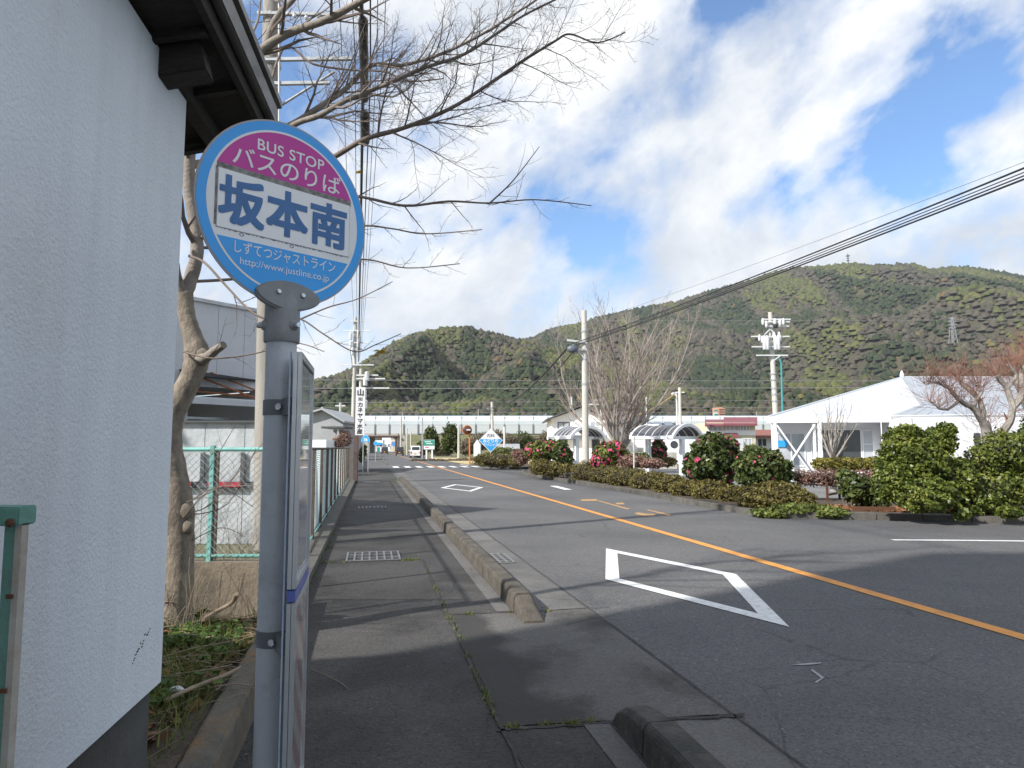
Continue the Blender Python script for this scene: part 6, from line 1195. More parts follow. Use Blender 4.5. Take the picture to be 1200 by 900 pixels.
# low white building with a round window and solar panels
D = 66; h3 = thing('low_white_building', (X(790, D), D, 0), 'low white building with round dark window behind the arched shelter', 'building')
a, b = X(768, D), X(832, D); MB().box(((a + b) / 2, D + 3, Z(508, D) / 2), b - a, 6, Z(508, D)).build('wall', M_plast, h3); MB().box(((a + b) / 2, D + 3, Z(507.2, D)), b - a + .6, 6.6, .15).build('roof_edge', M_wp, h3)
for px, py, r in ((789.5, 521, .36), (813.5, 518.5, .14)): MB().lathe((X(px, D), D, Z(py, D)), [(r, 0), (r, .03)], 16, (0, -1, 0)).build('round_window', M_win, h3)
D = 92; h4 = thing('solar_roof_house', (X(768, D), D, 0), 'house with blue-grey solar panels on its roof behind the shelters', 'house')
a, b = X(755, D), X(800, D); MB().box(((a + b) / 2, D + 4, Z(500, D) / 2), b - a, 8, Z(500, D)).build('wall', M_wall, h4); P = [at(750, 501, D - 1), at(805, 501, D - 1), at(800, 495.5, D + 4), at(752, 495.5, D + 4)]
MB().add(P + [p - Vector((0, 0, .2)) for p in P], [(0, 1, 2, 3), (7, 6, 5, 4), (0, 4, 5, 1), (1, 5, 6, 2), (2, 6, 7, 3), (3, 7, 4, 0)]).build('roof', M_slate, h4)
for k in range(4):
    f0, f1 = (k + .15) / 4, (k + .9) / 4; q_ = [P[0].lerp(P[1], f0), P[0].lerp(P[1], f1), P[3].lerp(P[2], f1), P[3].lerp(P[2], f0)]; MB().add([p + Vector((0, -.06, .12)) for p in q_], [(0, 1, 2, 3)]).build('solar_panel', glassmat('solar_blue', (0.05, 0.07, 0.10), 0.15), h4)
# cream house with the red roof
M_red = mat('red_metal_roof', (0.22, 0.065, 0.08), 0.6, (0.18, 0.055, 0.065), 1.5, 0.2, 8); M_cream = mat('cream_wall', (0.62, 0.56, 0.42), 0.8, (0.57, 0.51, 0.38), 1)
D = 74; h5 = thing('red_roof_house', (X(858, D), D, 0), 'cream two-storey house with dark red roofs left of the transformer pole', 'house')
a, b = X(829, D), X(885, D); MB().box(((a + b) / 2, D + 4, Z(495, D) / 2), b - a, 8, Z(495, D)).build('wall', M_cream, h5); MB().box(((a + b) / 2, D - .04, (Z(504.6, D) + Z(510, D)) / 2), b - a, .08, Z(504.6, D) - Z(510, D)).build('white_band', M_plast, h5)
def rslab(x0, x1, y0, y1, d0, d1, m, par, inset=0):
    P = [at(x0, y1, d0), at(x1, y1, d0), at(x1 - inset, y0, d1), at(x0 + inset, y0, d1)]; return MB().add(P + [p - Vector((0, 0, .18)) for p in P], [(0, 1, 2, 3), (7, 6, 5, 4), (0, 4, 5, 1), (1, 5, 6, 2), (2, 6, 7, 3), (3, 7, 4, 0)]).build('roof', m, par)
rslab(848, 887.5, 488.8, 497, D - 1, D + 4, M_red, h5); rslab(826, 848.5, 491.5, 497.8, D - 1.1, D + 3, M_red, h5); rslab(848.5, 865, 507.5, 511.8, D - 1.6, D - .1, M_red, h5)
for q_ in ((830, 846, 499.5, 505), (851, 865, 499.2, 504.3), (867.5, 878, 499.2, 504.3), (868, 881, 514, 523)): wallwin(h5, q_[0], q_[1], q_[2], q_[3], D, D, gm=M_win2, fm=M_fr, fw=.08, nx=3)
MB().box((X(862, D - 1), D - 1.3, Z(522, D) / 1), 1.1, .8, 1.4).build('meter_box', M_white2, h5)
D = 80; h6 = thing('red_roof_house', (X(900, D), D, 0), 'lower house with brownish red roof right behind the transformer pole', 'house'); a, b = X(884, D), X(925, D)
MB().box(((a + b) / 2, D + 4, Z(510, D) / 2), b - a, 8, Z(510, D)).build('wall', M_wall, h6); rslab(882, 928, 503.5, 511, D - 1, D + 3, mat('brown_red_roof', (0.26, 0.10, 0.075), 0.7, (0.2, 0.08, 0.06), 2), h6); wallwin(h6, 888, 898, 514, 523, D, D, gm=M_win, fm=M_fr, fw=.08)
# garden walls in front of the houses
D = 52; tag(MB().box(((X(738, D) + X(792, D)) / 2, D, Z(531, D) / 2), X(792, D) - X(738, D), .2, Z(529, D)).build('garden_wall', mat('pale_garden_wall', (0.52, 0.50, 0.45), 0.9, (0.45, 0.43, 0.38), 2, dirt=.3), None), 'pale garden wall behind the bare zelkova', 'wall')
D = 56; tag(MB().box(((X(797, D) + X(872, D)) / 2, D, Z(535, D) / 2), X(872, D) - X(797, D), .2, Z(533.5, D)).build('garden_wall', M_cream, None), 'cream garden wall behind the tall camellia', 'wall')
# pink apartment block far behind the viaduct
D = 330; h7 = thing('pink_apartment_block', (X(846, D), D, 0), 'narrow pink apartment block rising behind the viaduct', 'building'); M_pink = mat('pink_tile', (0.55, 0.30, 0.22), 0.8)
MB().box(((X(841, D) + X(847.5, D)) / 2, D + 4, Z(477, D) / 2), X(847.5, D) - X(841, D), 8, Z(477, D)).build('wall', M_pink, h7)
for k in range(4): MB().box(((X(843, D) + X(849, D)) / 2, D - .8, Z(479.2 + k * 2.6, D)), X(850, D) - X(843, D), 1.4, .35).build('balcony', M_pink, h7)
s7 = thing('rooftop_sign', (X(839, D - 6), D - 6, 0), 'white and green striped billboard beside the pink apartment block', 'sign')
MB().box(((X(836.8, D - 6) + X(841.6, D - 6)) / 2, D - 6, Z(488, D - 6) / 2 + 3), X(841.6, D - 6) - X(836.8, D - 6), .8, Z(479, D - 6) - 6).build('panel', M_swhite, s7)
for yy in (481.3, 485.6): MB().box(((X(836.8, D - 6) + X(841.6, D - 6)) / 2, D - 6.5, Z(yy, D - 6)), X(841.6, D - 6) - X(836.8, D - 6) - .1, .2, .75).build('green_stripe', M_grn, s7)
# grey gabled shed at far left, behind the fence
D = 44; h8 = thing('grey_shed', (X(388, D), D, 0), 'grey gable-roofed shed behind the far part of the mesh fence', 'shed'); M_gsh = mat('grey_corrugated', (0.36, 0.37, 0.38), 0.7, (0.30, 0.31, 0.32), 3, 0.3, 12)
MB().prism([(X(340, D), 0), (X(402, D), 0), (X(402, D), Z(495, D)), (X(379, D), Z(481, D)), (X(340, D), Z(492, D))], 0, 6, ((0, D, 0), (1, 0, 0), (0, 0, 1), (0, 1, 0))).build('wall', M_gsh, h8)
for p, q_ in (((X(378.5, D), Z(480.6, D)), (X(405, D), Z(495.5, D))), ((X(334, D), Z(494, D)), (X(378.5, D), Z(480.6, D)))): MB().prism([p, q_, (q_[0], q_[1] + .12), (p[0], p[1] + .12)], -.4, 6.3, ((0, D, 0), (1, 0, 0), (0, 0, 1), (0, 1, 0))).build('roof', M_galv, h8)
MB().box(((X(388, D) + X(414, D)) / 2, D - 1.2, Z(502, D)), X(414, D) - X(388, D), 2.2, .12).build('lean_to_roof', M_slate, h8); MB().bar((X(397, D - 2), D - 2.1, 0), (X(397, D - 2), D - 2.1, Z(502.6, D)), .12).build('lean_to_post', M_galv, h8)
D = 38; tag(MB().box(((X(360, D) + X(383, D)) / 2, D + 1, Z(515.5, D) / 2), X(383, D) - X(360, D), 2, Z(515.5, D)).build('white_block', M_plast, None, bevel=.02), 'small plain white block building behind the mesh fence', 'shed')
shrub('bare_shrub', [B(404, 514, 42, 8, 10), B(396, 518, 40, 7, 7)], 1500, 0.06, M_pinkbr, 'leafless brownish shrub beside the grey gabled shed', 'shrub', core=0.4)
shrub('roadside_shrub', [B(424, 533, 46, 3.5, 9), B(426, 528, 50, 4, 7)], 900, 0.07, M_greenh, 'dark green growth behind the pillar by the route sign', 'shrub', core=0.5)
tag(MB().box(rd(-1.75, 66, .6), .15, 40, 1.2, RN, RD).build('boundary_wall', M_cwall, None), 'low stained wall along the left side of the far road', 'wall')
for k, (s, h_, m, lb) in enumerate([(92, 5.0, M_wall, 'pale two-storey house left of the far road'), (125, 6.0, M_cream, 'cream house left of the road, near the underpass')]):
    c = rd(-8, s); hh = thing('roadside_house', (c.x, c.y, 0), lb, 'house'); MB().box((c.x, c.y, h_ * .45), 8, 8, h_ * .9).build('wall', m, hh); MB().prism([(-4.6, h_ * .88), (4.6, h_ * .88), (0, h_ * 1.15)], -4.6, 4.6, ((c.x, c.y, 0), (1, 0, 0), (0, 0, 1), (0, 1, 0))).build('roof', M_slate, hh); window(hh, (c.x - 2, c.y - 4, h_ * .5), (1, 0, 0), 2, 1.1, fm=M_frd)

# ================================================================ VIADUCT WITH NOISE BARRIER, UNDERPASS
D = 200.0; ZB = Z(508.2, D); ZT = Z(487.3, D)
M_barr = mat('pale_barrier_panel', (0.60, 0.66, 0.68), 0.35, (0.54, 0.60, 0.63), 0.25, stretch=(1, 1, 1), coat=0.2); M_barr2 = mat('grey_barrier_panel', (0.50, 0.53, 0.54), 0.6, (0.45, 0.48, 0.49), 0.3, 0.1, 3)
M_pc = mat('viaduct_concrete', (0.42, 0.40, 0.36), 0.9, (0.33, 0.31, 0.28), 0.5, 0.3, 4, dirt=0.5, dirtc=(0.22, 0.20, 0.17), dscale=0.3)
va = thing('railway_viaduct', (0, D, 0), 'long railway viaduct with pale noise barrier panels across the whole view', 'viaduct')
zm = Z(498, D); prof = [(0.0, zm + .04), (-0.10, zm + (ZT - zm) * .45), (0.15, ZT - .35), (0.55, ZT), (0.62, ZT - .04), (0.25, ZT - .42), (0.02, zm + (ZT - zm) * .45), (0.10, zm + .04)]
x0 = -76.0; n_ = 44; W = 4.1
pu = MB().prism(prof, 0.03, W - .03, ((x0, D, 0), (0, 1, 0), (0, 0, 1), (1, 0, 0))).build('upper_panel', M_barr, va)
pl = MB().box((x0 + W / 2, D + .05, (ZB + zm) / 2), W - .2, .1, zm - ZB - .04).build('lower_panel', M_barr2, va)
pp_ = MB().box((x0, D - .02, (ZB + zm) / 2), .34, .34, zm - ZB + .4).build('barrier_post', mat('dark_barrier_post', (0.16, 0.17, 0.17), 0.7), va); pt = MB().box((x0, D + .05, (zm + ZT) / 2 + .2), .12, .3, ZT - zm - .4).build('upper_post', M_barr2, va)
for k in range(1, n_): 
    for o in (pu, pl, pp_, pt): piece(o, (W * k, 0, 0))
MB().box((x0 + n_ * W / 2, D + .65, ZT + .05), n_ * W, .2, .12).build('top_rail', mat('barrier_blue_rail', (0.12, 0.22, 0.34), 0.5), va)
xU0, xU1 = X(433.5, D), X(466, D); zo = Z(512.3, D)
MB().box((xU0 - 20, D + 4, ZB / 2), 40, 8, ZB - .02).build('abutment', M_pc, va); MB().box(((xU0 + xU1) / 2 + .2, D + 4, (zo + ZB) / 2 - .01), xU1 - xU0 + .4, 8, ZB - zo).build('bridge_deck', M_pc, va); MB().box((xU1 + 3, D + 4, ZB / 2), 5.6, 8, ZB - .03).build('abutment', M_pc, va)
MB().box(((xU0 + xU1) / 2, D - .5, zo + .25), xU1 - xU0 + 1.4, .9, .35).build('height_beam', mat('rust_brown_beam', (0.10, 0.05, 0.04), 0.7), va); MB().box((xU1 - .3, D - .3, zo / 2), .45, .45, zo - .4).build('beam_post', mat('rust_brown_beam', (0.10, 0.05, 0.04), 0.7), va)
MB().box(((X(481, D) + 92) / 2, D + 3.5, ZB / 2), 92 - X(481, D), 6, ZB - .05).build('embankment_wall', M_pc, va)
mb = MB(); xa_, xb_ = X(479, D), X(930, D); mb.add([(xa_, D - 9, 0), (xb_, D - 9, 0), (xb_, D - .6, ZB - .3), (xa_, D - .6, ZB - .3)], [(0, 1, 2, 3)]); struct('embankment', mb, M_ground)
for k in range(7):
    xx = X((470, 560, 638, 640, 700, 800, 890)[k], D); MB().bar((xx, D + 2, ZT - 1), (xx, D + 2, ZT + (1.0, 2.0, .6, .8, 1.2, 2.2, 1.3)[k]), .2).build('mast', M_pc, va)
# small town seen through the underpass
M_vend = mat('shop_red', (0.5, 0.05, 0.04), 0.5)
town = [(438, 449, 516, 290, M_wall, 'grey-white shop building seen through the left of the underpass'), (448, 458, 513, 315, M_plast, 'white shop building seen through the middle of the underpass'), (457, 463, 515, 275, M_cream, 'cream building seen through the right of the underpass')]
for x0_, x1_, yt_, d, m, lb in town:
    a, b = X(x0_, d), X(x1_, d); o = thing('town_building', ((a + b) / 2, d, 0), lb, 'building'); MB().box(((a + b) / 2, d + 4, Z(yt_, d) / 2), b - a, 8, Z(yt_, d)).build('wall', m, o)
    for k in range(3): window(o, (a + (b - a) * (.08 + .3 * k), d, 1.0 + .4 * k), (1, 0, 0), (b - a) * .22, 1.4, fw=.1, gm=M_win2 if k % 2 else M_win)
    MB().box(((a + b) / 2, d - .3, Z(yt_ + 4, d)), (b - a) * .7, .3, 1.0).build('shop_board', (M_blue, M_vend, M_grn)[int(x0_) % 3], o)
for x_, y_, d, m, w, lb in ((455, 518, 262, M_swhite, 2.6, 'white and teal shop board beyond the underpass'), (461.5, 520, 255, M_blue, .8, 'narrow blue banner beyond the underpass'), (444, 527, 250, M_grn, 1.0, 'small green banner beyond the underpass')):
    o = thing('shop_board', (X(x_, d), d, 0), lb, 'sign'); MB().box((X(x_, d), d, Z(y_, d)), w, .2, 1.6).build('panel', m, o); MB().bar((X(x_, d), d + .1, 0), (X(x_, d), d + .1, Z(y_, d)), .12).build('post', M_galv, o)

# ================================================================ CARS
M_tyre = mat('tyre_rubber', (0.02, 0.02, 0.02), 0.9); M_rim = mat('wheel_rim', (0.4, 0.4, 0.42), 0.4, metal=.7); M_yel = mat('yellow_plate', (0.75, 0.50, 0.03), 0.5); M_tail = mat('tail_light_red', (0.40, 0.02, 0.02), 0.3)
def car(u, s, w, h, ln, m, label, prof, back=True):
    # seen from behind; prof: side outline (y along the road, z)
    c = rd(u, s); t = thing('parked_van' if False else 'car', (c.x, c.y, 0), label, 'car'); fr = (c, RD, (0, 0, 1), RN)
    MB().prism(prof, -w / 2, w / 2, fr).build('body', m, t, bevel=.06)
    def pt(x, y, z): return c + RN * x + RD * y + Vector((0, 0, z))
    sg = 1 if back else -1
    gb = MB(); gz0, gz1 = h * .56, h * .90; y0 = prof[0][0]
    gb.add([pt(-w * .40, y0 - .035 + .03, gz0), pt(w * .40, y0 - .035 + .03, gz0), pt(w * .36, y0 + .10 - .09, gz1), pt(-w * .36, y0 + .10 - .09, gz1), pt(-w * .40, y0 + .1, gz0), pt(w * .40, y0 + .1, gz0), pt(w * .36, y0 + .2, gz1), pt(-w * .36, y0 + .2, gz1)], [(0, 1, 2, 3), (7, 6, 5, 4), (0, 4, 5, 1), (1, 5, 6, 2), (2, 6, 7, 3), (3, 7, 4, 0)]); gb.build('rear_window', M_win, t)
    for sx in (-1, 1):
        MB().box(pt(sx * w * .502, ln * .5 + y0 - .1, h * .74), .02, ln * .5, h * .24, RN, RD).build('side_window', M_win, t)
        MB().box(pt(sx * w * .44, y0 - .02, h * .42), .12, .06, .34, RN, RD).build('tail_light', M_tail, t)
        MB().box(pt(sx * (w * .5 + .10), y0 + ln * .68, h * .60), .16, .08, .14, RN, RD).build('wing_mirror', m, t)
        for yy in (y0 + ln * .17, y0 + ln * .82):
            wl2 = MB().lathe(pt(sx * (w / 2 - .09), yy, .29), [(.29, -.09), (.30, -.06), (.30, .06), (.29, .09)], 18, RN).build('wheel', M_tyre, t, smooth=True); MB().lathe(pt(sx * (w / 2 - .09), yy, .29), [(.18, -.095), (.18, .095)], 12, RN).build('rim', M_rim, wl2)
    MB().box(pt(0, y0 - .05, .42), w * .96, .12, .20, RN, RD).build('rear_bumper', m, t, bevel=.02); MB().box(pt(-.08, y0 - .115, .60), .34, .02, .17, RN, RD).build('number_plate', M_yel, t)
    return t
vanp = [(0, .28), (3.3, .28), (3.36, .95), (3.0, 1.12), (2.55, 1.76), (.35, 1.84), (.06, 1.66), (-.03, .95)]
jeep = [(0, .36), (3.3, .36), (3.34, 1.0), (2.35, 1.08), (2.1, 1.66), (.1, 1.70), (-.02, 1.0)]
M_carw = mat('white_car_paint', (0.78, 0.78, 0.80), 0.25, (0.76, 0.76, 0.78), .5, coat=.8); M_carb = mat('black_car_paint', (0.03, 0.032, 0.035), 0.25, (0.04, 0.04, 0.045), .5, coat=.8)
car(6.75, 109, 1.5, 1.84, 3.4, M_carw, 'white tall kei van driving towards the underpass', vanp)
car(5.6, 140, 1.5, 1.7, 3.35, M_carb, 'black boxy off-road car ahead of the white van', jeep)
car(3.2, 168, 1.5, 1.7, 3.3, M_carb, 'dark small truck-like car just before the underpass', jeep)

# ================================================================ MID-DISTANCE TREES AND FIELDS
EVG = tonemat('evergreen_crowns', [(0, (0.02, 0.032, 0.008)), (0.5, (0.06, 0.085, 0.018)), (1, (0.15, 0.17, 0.035))]); BRN = tonemat('brown_crowns', [(0, (0.06, 0.045, 0.03)), (0.5, (0.14, 0.11, 0.075)), (1, (0.22, 0.18, 0.12))])
def midtree(x, y, d, rx, rz, m, n, label, extra=(), size=.22, name='broadleaf_tree'):
    bl = [B(x, y, d, rx, rz)] + [B(x + ex_, y + ey_, d, rx * f, rz * f) for ex_, ey_, f in extra]; c = at(x, 535, d); c.z = 0; t = shrub(name, bl, n, size, m, label, 'tree', core=.6, base=(c.x, c.y, 0)); MB().tube([(c.x, c.y, 0), (c.x, c.y, at(0, y, d).z)], [.2, .1], 7).build('trunk', M_zbark, t)
midtree(528, 513, 118, 10, 17, EVG, 3600, 'taller dense evergreen tree left of the slim pole', [(4, 4, .8), (-4, 8, .7), (2, -5, .6)])
midtree(505, 514, 122, 8, 14, EVG, 2600, 'narrower evergreen tree behind the green and white board', [(4, 6, .8), (-3, -6, .5)])
midtree(495, 525, 112, 7, 8, EVG, 1400, 'low dark tree between the white van and the board', [(-6, 4, .8)])
for k, (x, y, rx, rz, m) in enumerate([(549, 521, 9, 9, BRN), (563, 515, 12, 11, BRN), (580, 511, 12, 11, BRN), (597, 517, 12, 11, BRN), (612, 513, 12, 10, EVG), (626, 519, 13, 11, BRN), (640, 516, 9, 13, BRN), (516, 527, 9, 7, BRN), (604, 522, 11, 8, BRN)]):
    midtree(x, y + 2, 135 + k % 3 * 4, rx, rz, m, 1700, ['leafless brown thicket right of the tall evergreen', 'brown thicket behind the orange mirror post', 'light brown tree crown above the diamond sign', 'brown thicket right of the diamond sign', 'dark green tree among the thickets right of the diamond sign', 'brown thicket left of the gabled house, before the dark green tree', 'brown thicket touching the left wall of the gabled house', 'low brown scrub between the two evergreens', 'low brown thicket over the silver tank'][k], [(5, 3, .7), (-5, 4, .7)], .2, 'thicket')
shrub('grass_bank', [B(490 + k * 13, 541.5 - (k > 3) * 1, 82 + k * .5, 11, 3.6, 10) for k in range(6)], 5000, .12, BRN, 'dry brown grass bank along the tan field', 'grass bank', core=.8)
tk = thing('silver_tank', at(592, 530, 100), 'silver-grey arched tank-like store behind the diamond sign', 'tank'); tk.location.z = 0
a, b = at(583, 524, 100), at(609, 524, 100); MB().prism([(1.5 * math.cos(math.pi * k / 10), 1.9 * math.sin(math.pi * k / 10)) for k in range(11)], 0, b.x - a.x, ((a.x, 100, .2), (0, 1, 0), (0, 0, 1), (1, 0, 0))).build('shell', M_galv, tk, smooth=True)
wh2 = thing('white_shack', at(559, 520, 125), 'tiny pale gabled hut behind the mirror post', 'hut'); wh2.location.z = 0; c = at(559, 515, 125)
MB().prism([(-.6, 0), (.6, 0), (.6, c.z - .9), (0, c.z), (-.6, c.z - .9)], 0, 3, ((c.x, 125, 0), (1, 0, 0), (0, 0, 1), (0, 1, 0))).build('wall', M_wall, wh2)

# ================================================================ MOUNTAINS
def vnoise(x, y, seed):
    xi = np.floor(x).astype(np.int64); yi = np.floor(y).astype(np.int64); fx = x - xi; fy = y - yi; fx = fx * fx * (3 - 2 * fx); fy = fy * fy * (3 - 2 * fy)
    def h(a, b): 
        v = (a * 374761393 + b * 668265263 + seed * 974634777) & 0x7fffffff; v = ((v ^ (v >> 13)) * 1274126177) & 0x7fffffff; return ((v ^ (v >> 16)) & 0xffff) / 65535.0
    return (h(xi, yi) * (1 - fx) + h(xi + 1, yi) * fx) * (1 - fy) + (h(xi, yi + 1) * (1 - fx) + h(xi + 1, yi + 1) * fx) * fy
def fbm(x, y, seed, o=4): return sum(vnoise(x * 2 ** k, y * 2 ** k, seed + k) * .5 ** k for k in range(o)) / sum(.5 ** k for k in range(o))
M_hill = mat('hill_ground', (0.062, 0.058, 0.034), 0.95, (0.05, 0.045, 0.03), 0.01, 0.5, 0.4, dirt=0.6, dirtc=(0.13, 0.12, 0.05), dscale=0.02)
# crowns: dark conifer, grey-brown leafless, olive, yellowing
M_crown = tonemat('forest_crowns', [(0.0, (0.020, 0.029, 0.016)), (0.22, (0.030, 0.042, 0.018)), (0.36, (0.045, 0.056, 0.022)), (0.42, (0.048, 0.043, 0.032)), (0.62, (0.072, 0.064, 0.047)), (0.70, (0.09, 0.079, 0.057)), (0.74, (0.052, 0.064, 0.022)), (0.92, (0.10, 0.104, 0.036)), (0.97, (0.12, 0.09, 0.035)), (1.0, (0.15, 0.08, 0.03))], 0.9, 0.0)
_v = [(math.cos(k * 1.0472), math.sin(k * 1.0472), -0.3) for k in range(6)] + [(math.cos(k * 1.0472 + .52) * 0.72, math.sin(k * 1.0472 + .52) * 0.72, 0.55) for k in range(6)] + [(0, 0, 1.0)]
_f = []
for k in range(6): _f += [[k, (k + 1) % 6, 6 + k], [(k + 1) % 6, 6 + (k + 1) % 6, 6 + k], [6 + k, 6 + (k + 1) % 6, 12]]
ICO_V, ICO_F = np.array(_v), np.array(_f)
def mountain(name, ridge, D0, D1, nx, nt, ncrown, cr, seed, foot_z=0.0):
    px = np.array([p[0] for p in ridge], float); py = np.array([p[1] for p in ridge], float)
    XR = np.array([at(a, b, D1).x for a, b in ridge]); ZR = np.array([at(a, b, D1).z for a, b in ridge])
    def surf(Xv, t):
        H = np.interp(Xv, XR, ZR) - cr * .9; tt = np.clip(t, 0, 1); back = np.clip(t - 1, 0, 1)
        sp = 1 - np.abs(2 * fbm(Xv / (D1 * .13) + tt * .6, tt * 1.3 + 3, seed, 3) - 1); g = fbm(Xv / (D1 * .05), tt * 3.2, seed + 9, 4)
        shp = tt ** 1.0 + (sp - .80) * 1.15 * tt * (1 - tt) * 2.2 + (g - .62) * .55 * tt * (1 - tt) * 2
        z = foot_z + H * np.clip(shp, 0, 1.0) * (1 - back * 1.2); Yv = D0 + (D1 - D0) * tt
        lim = EYE + (np.interp(Xv * D1 / Yv, XR, ZR) - EYE) * (Yv / D1) * (.86 + .14 * tt) - cr * 1.1; return np.minimum(z, np.maximum(lim, 0))
    gx = np.linspace(XR[0], XR[-1], nx); gt = np.linspace(-.02, 1.35, nt); GX, GT = np.meshgrid(gx, gt); GZ = surf(GX.ravel(), GT.ravel()); GY = D0 + (D1 - D0) * GT.ravel()
    V = np.stack([GX.ravel(), GY, GZ], 1); mb = MB(); mb.v = [tuple(v) for v in V]; mb.f = [(j * nx + i, j * nx + i + 1, (j + 1) * nx + i + 1, (j + 1) * nx + i) for j in range(nt - 1) for i in range(nx - 1)]
    me = bpy.data.meshes.new(name); me.from_pydata(mb.v, [], mb.f); me.materials.append(M_hill); me.shade_smooth(); o = bpy.data.objects.new(name, me); col.objects.link(o); o['kind'] = 'structure'
    rs = np.random.RandomState(seed); n = int(ncrown * 1.25); Xc = rs.uniform(XR[0], XR[-1], n); t = rs.rand(n) ** .8 * 1.03
    Yc = D0 + (D1 - D0) * t; clear = fbm(Xc / (D1 * .03), t * 7, seed + 31, 3); keep = (clear < .80) | (rs.rand(n) < .3); Xc, t, Yc = Xc[keep], t[keep], Yc[keep]
    Zc = surf(Xc, t); n = len(Xc); s = cr * rs.uniform(.55, 1.25, n); ty = fbm(Xc / (D1 * .045), t * 5, seed + 50, 4) + rs.normal(size=n) * .035; con = ty < .44; oliv = (ty > .585); tone = np.where(con, rs.uniform(0, .38, n), np.where(oliv, rs.uniform(.72, .93, n), rs.uniform(.42, .70, n)))
    og = (rs.rand(n) < .006) | ((fbm(Xc / (D1 * .02), t * 12, seed + 80, 2) > .80) & (t < .3)); tone = np.where(og, rs.uniform(.93, 1, n), tone)
    cf = con & (rs.rand(n) < .28); sz = s * np.where(cf, 1.25, 1.0) * rs.uniform(.7, 1.3, n); sx = s * np.where(cf, .72, 1.05)
    nv = len(ICO_V); jit = 1 + rs.uniform(-.30, .30, (n, nv, 1)); Vv = ICO_V[None] * jit * np.stack([sx, sx, sz], 1)[:, None, :]; Vv[..., 2] = np.where(Vv[..., 2] < 0, Vv[..., 2] * .4, Vv[..., 2])
    Vv += np.stack([Xc, Yc, Zc + sz * .35], 1)[:, None, :]; Fv = (ICO_F[None] + (np.arange(n) * nv)[:, None, None]).reshape(-1, 3); tf = np.clip(np.repeat(tone, len(ICO_F)) + rs.uniform(-.035, .035, n * len(ICO_F)), 0, 1)
    me = bpy.data.meshes.new('forest'); me.vertices.add(n * nv); me.vertices.foreach_set('co', Vv.reshape(-1).astype(np.float32)); me.loops.add(len(Fv) * 3); me.loops.foreach_set('vertex_index', Fv.ravel().astype(np.int32)); me.polygons.add(len(Fv)); me.polygons.foreach_set('loop_start', np.arange(0, len(Fv) * 3, 3, dtype=np.int32))
    me.materials.append(M_crown); a = me.attributes.new('tone', 'FLOAT', 'FACE'); a.data.foreach_set('value', tf.astype(np.float32)); me.update(); me.validate(); fo = bpy.data.objects.new('forest', me); col.objects.link(fo); fo['kind'] = 'stuff'; return surf
r1 = [(60, 486), (200, 478), (300, 468), (340, 457), (370, 446), (400, 438), (425, 424), (440, 415), (460, 402), (480, 393), (500, 388), (520, 383), (535, 383), (550, 381), (560, 386), (580, 391), (600, 396), (612, 399), (640, 405), (690, 420), (760, 440), (900, 470), (1000, 486)]
r2 = [(420, 470), (520, 430), (590, 405), (615, 397), (625, 396), (640, 388), (655, 383), (680, 379), (700, 372), (720, 368), (740, 363), (770, 357), (800, 351), (830, 341), (860, 334), (890, 325), (910, 318), (940, 312), (965, 312), (990, 309), (1000, 309), (1020, 311), (1045, 310), (1060, 308), (1075, 310), (1090, 316), (1110, 313), (1135, 313), (1160, 318), (1180, 320), (1200, 325), (1260, 335), (1400, 330), (1600, 360)]
mountain('hill', r1, 420, 900, 160, 70, 30000, 3.4, 5)
mountain('mountain', r2, 560, 1750, 260, 110, 84000, 5.4, 21)
# nearer wooded foot of the slope, left and right
r3 = [(300, 486), (380, 482), (420, 474), (470, 470), (520, 474), (560, 466), (620, 470), (700, 472), (780, 462), (830, 466), (900, 452), (960, 446), (1020, 440), (1080, 452), (1150, 436), (1250, 430), (1400, 440)]
mountain('foothill', r3, 345, 480, 120, 40, 9000, 2.7, 33)
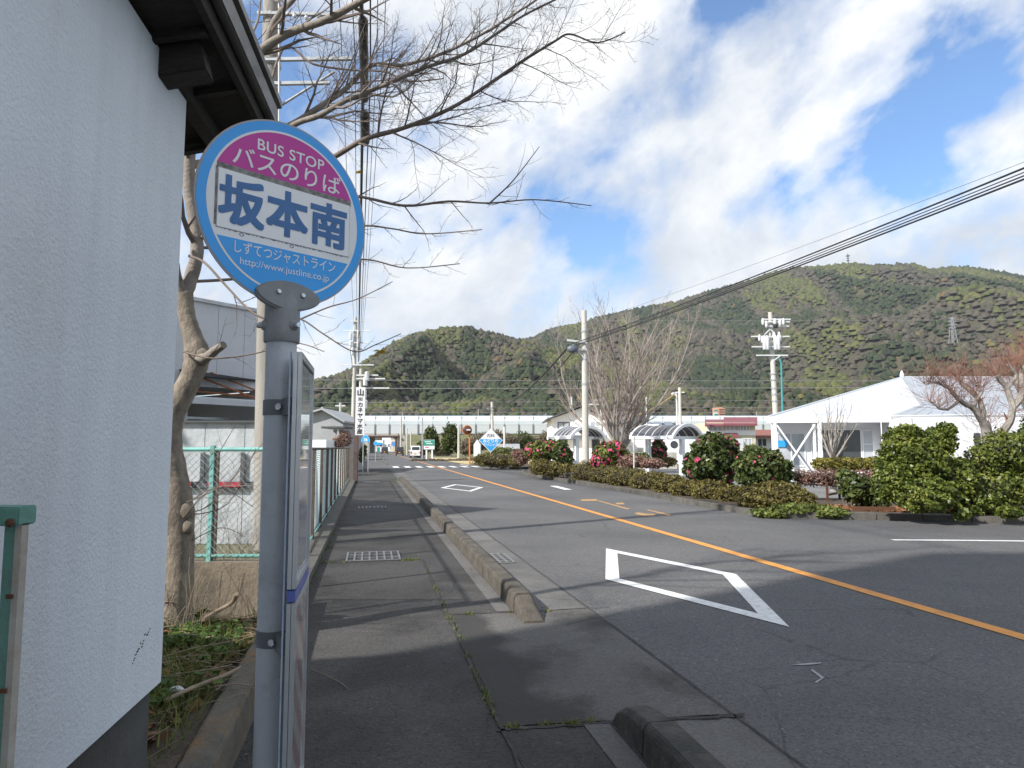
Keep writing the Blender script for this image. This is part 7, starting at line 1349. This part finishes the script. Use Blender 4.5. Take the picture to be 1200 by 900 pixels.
# mast on the ridge and pylon on the slope
mc_ = at(994, 309, 1735); ma = thing('ridge_mast', mc_, 'tiny telecom mast standing on the mountain ridge', 'mast'); MB().tube([mc_ - Vector((0, 0, 8)), mc_ + Vector((0, 0, 26))], 1.0, 6).build('shaft', M_slate, ma)
for z, w in ((20, 5.5), (8, 4.0), (14, 3)): MB().box(mc_ + Vector((0, 0, z)), w * 1.5, w, 1.8).build('platform', M_slate, ma)
pc_ = at(1117, 401, 640); py_ = thing('pylon', pc_, 'lattice power pylon standing on the wooded slope at the right', 'pylon'); hpy = 23.5
for sx in (-1, 1):
    for sy in (-1, 1): MB().bar(pc_ + Vector((sx * 2.6, sy * 2.6, -1)), pc_ + Vector((sx * .5, sy * .5, hpy)), .38).build('leg', M_galv, py_)
for k in range(5): z0, z1 = k * hpy / 5, (k + 1) * hpy / 5; w0_, w1_ = 2.6 - 2.1 * k / 5, 2.6 - 2.1 * (k + 1) / 5; MB().bar(pc_ + Vector((-w0_, -w0_, z0)), pc_ + Vector((w1_, -w1_, z1)), .25).build('lattice_bar', M_galv, py_); MB().bar(pc_ + Vector((w0_, -w0_, z0)), pc_ + Vector((-w1_, -w1_, z1)), .25).build('lattice_bar', M_galv, py_)
for z, w in ((hpy - 1, 3.2), (hpy - 4, 4.0), (hpy - 7, 4.2), (hpy - 10, 3.6), (hpy - 13, 3.8)): MB().bar(pc_ + Vector((-w, 0, z)), pc_ + Vector((w, 0, z)), .45).build('cross_arm', M_galv, py_)
# line wires running across the view
for k, (y0_, y1_, d, r, lb) in enumerate([(443, 441, 150, .05, 'upper of the two long wires crossing in front of the hills'), (454, 446, 150, .06, 'lower of the two long wires crossing in front of the hills'), (376, 368, 300, .07, 'single high wire crossing the mountain at the right'), (472, 459, 185, .04, 'top wire of the railway lines above the viaduct'), (477, 471, 190, .04, 'second railway wire above the viaduct'), (482, 478, 195, .04, 'lowest railway wire just above the barrier')]):
    xa_, xb_ = (-110, 260) if k != 2 else (40, 420); a = Vector((xa_, d, Z(y0_, d))); b = Vector((xb_, d, Z(y1_, d))); tag(MB().tube(sag(a, b, .8, 30), r, 5).build('line_wire', M_farwire, None, smooth=True), lb, 'wire')

# thin air between the viewer and the mountains
hm = bpy.data.materials.new('haze_air'); hm.use_nodes = True; hn = hm.node_tree.nodes; hn.remove(hn['Principled BSDF']); pv = hn.new('ShaderNodeVolumePrincipled'); pv.inputs['Color'].default_value = (0.80, 0.86, 0.95, 1); pv.inputs['Density'].default_value = 0.00008; pv.inputs['Anisotropy'].default_value = 0.3; hm.node_tree.links.new(pv.outputs[0], hn['Material Output'].inputs['Volume'])
MB().box((200, 1150, 264), 6000, 2600, 530).build('haze', hm, None, kind='stuff')
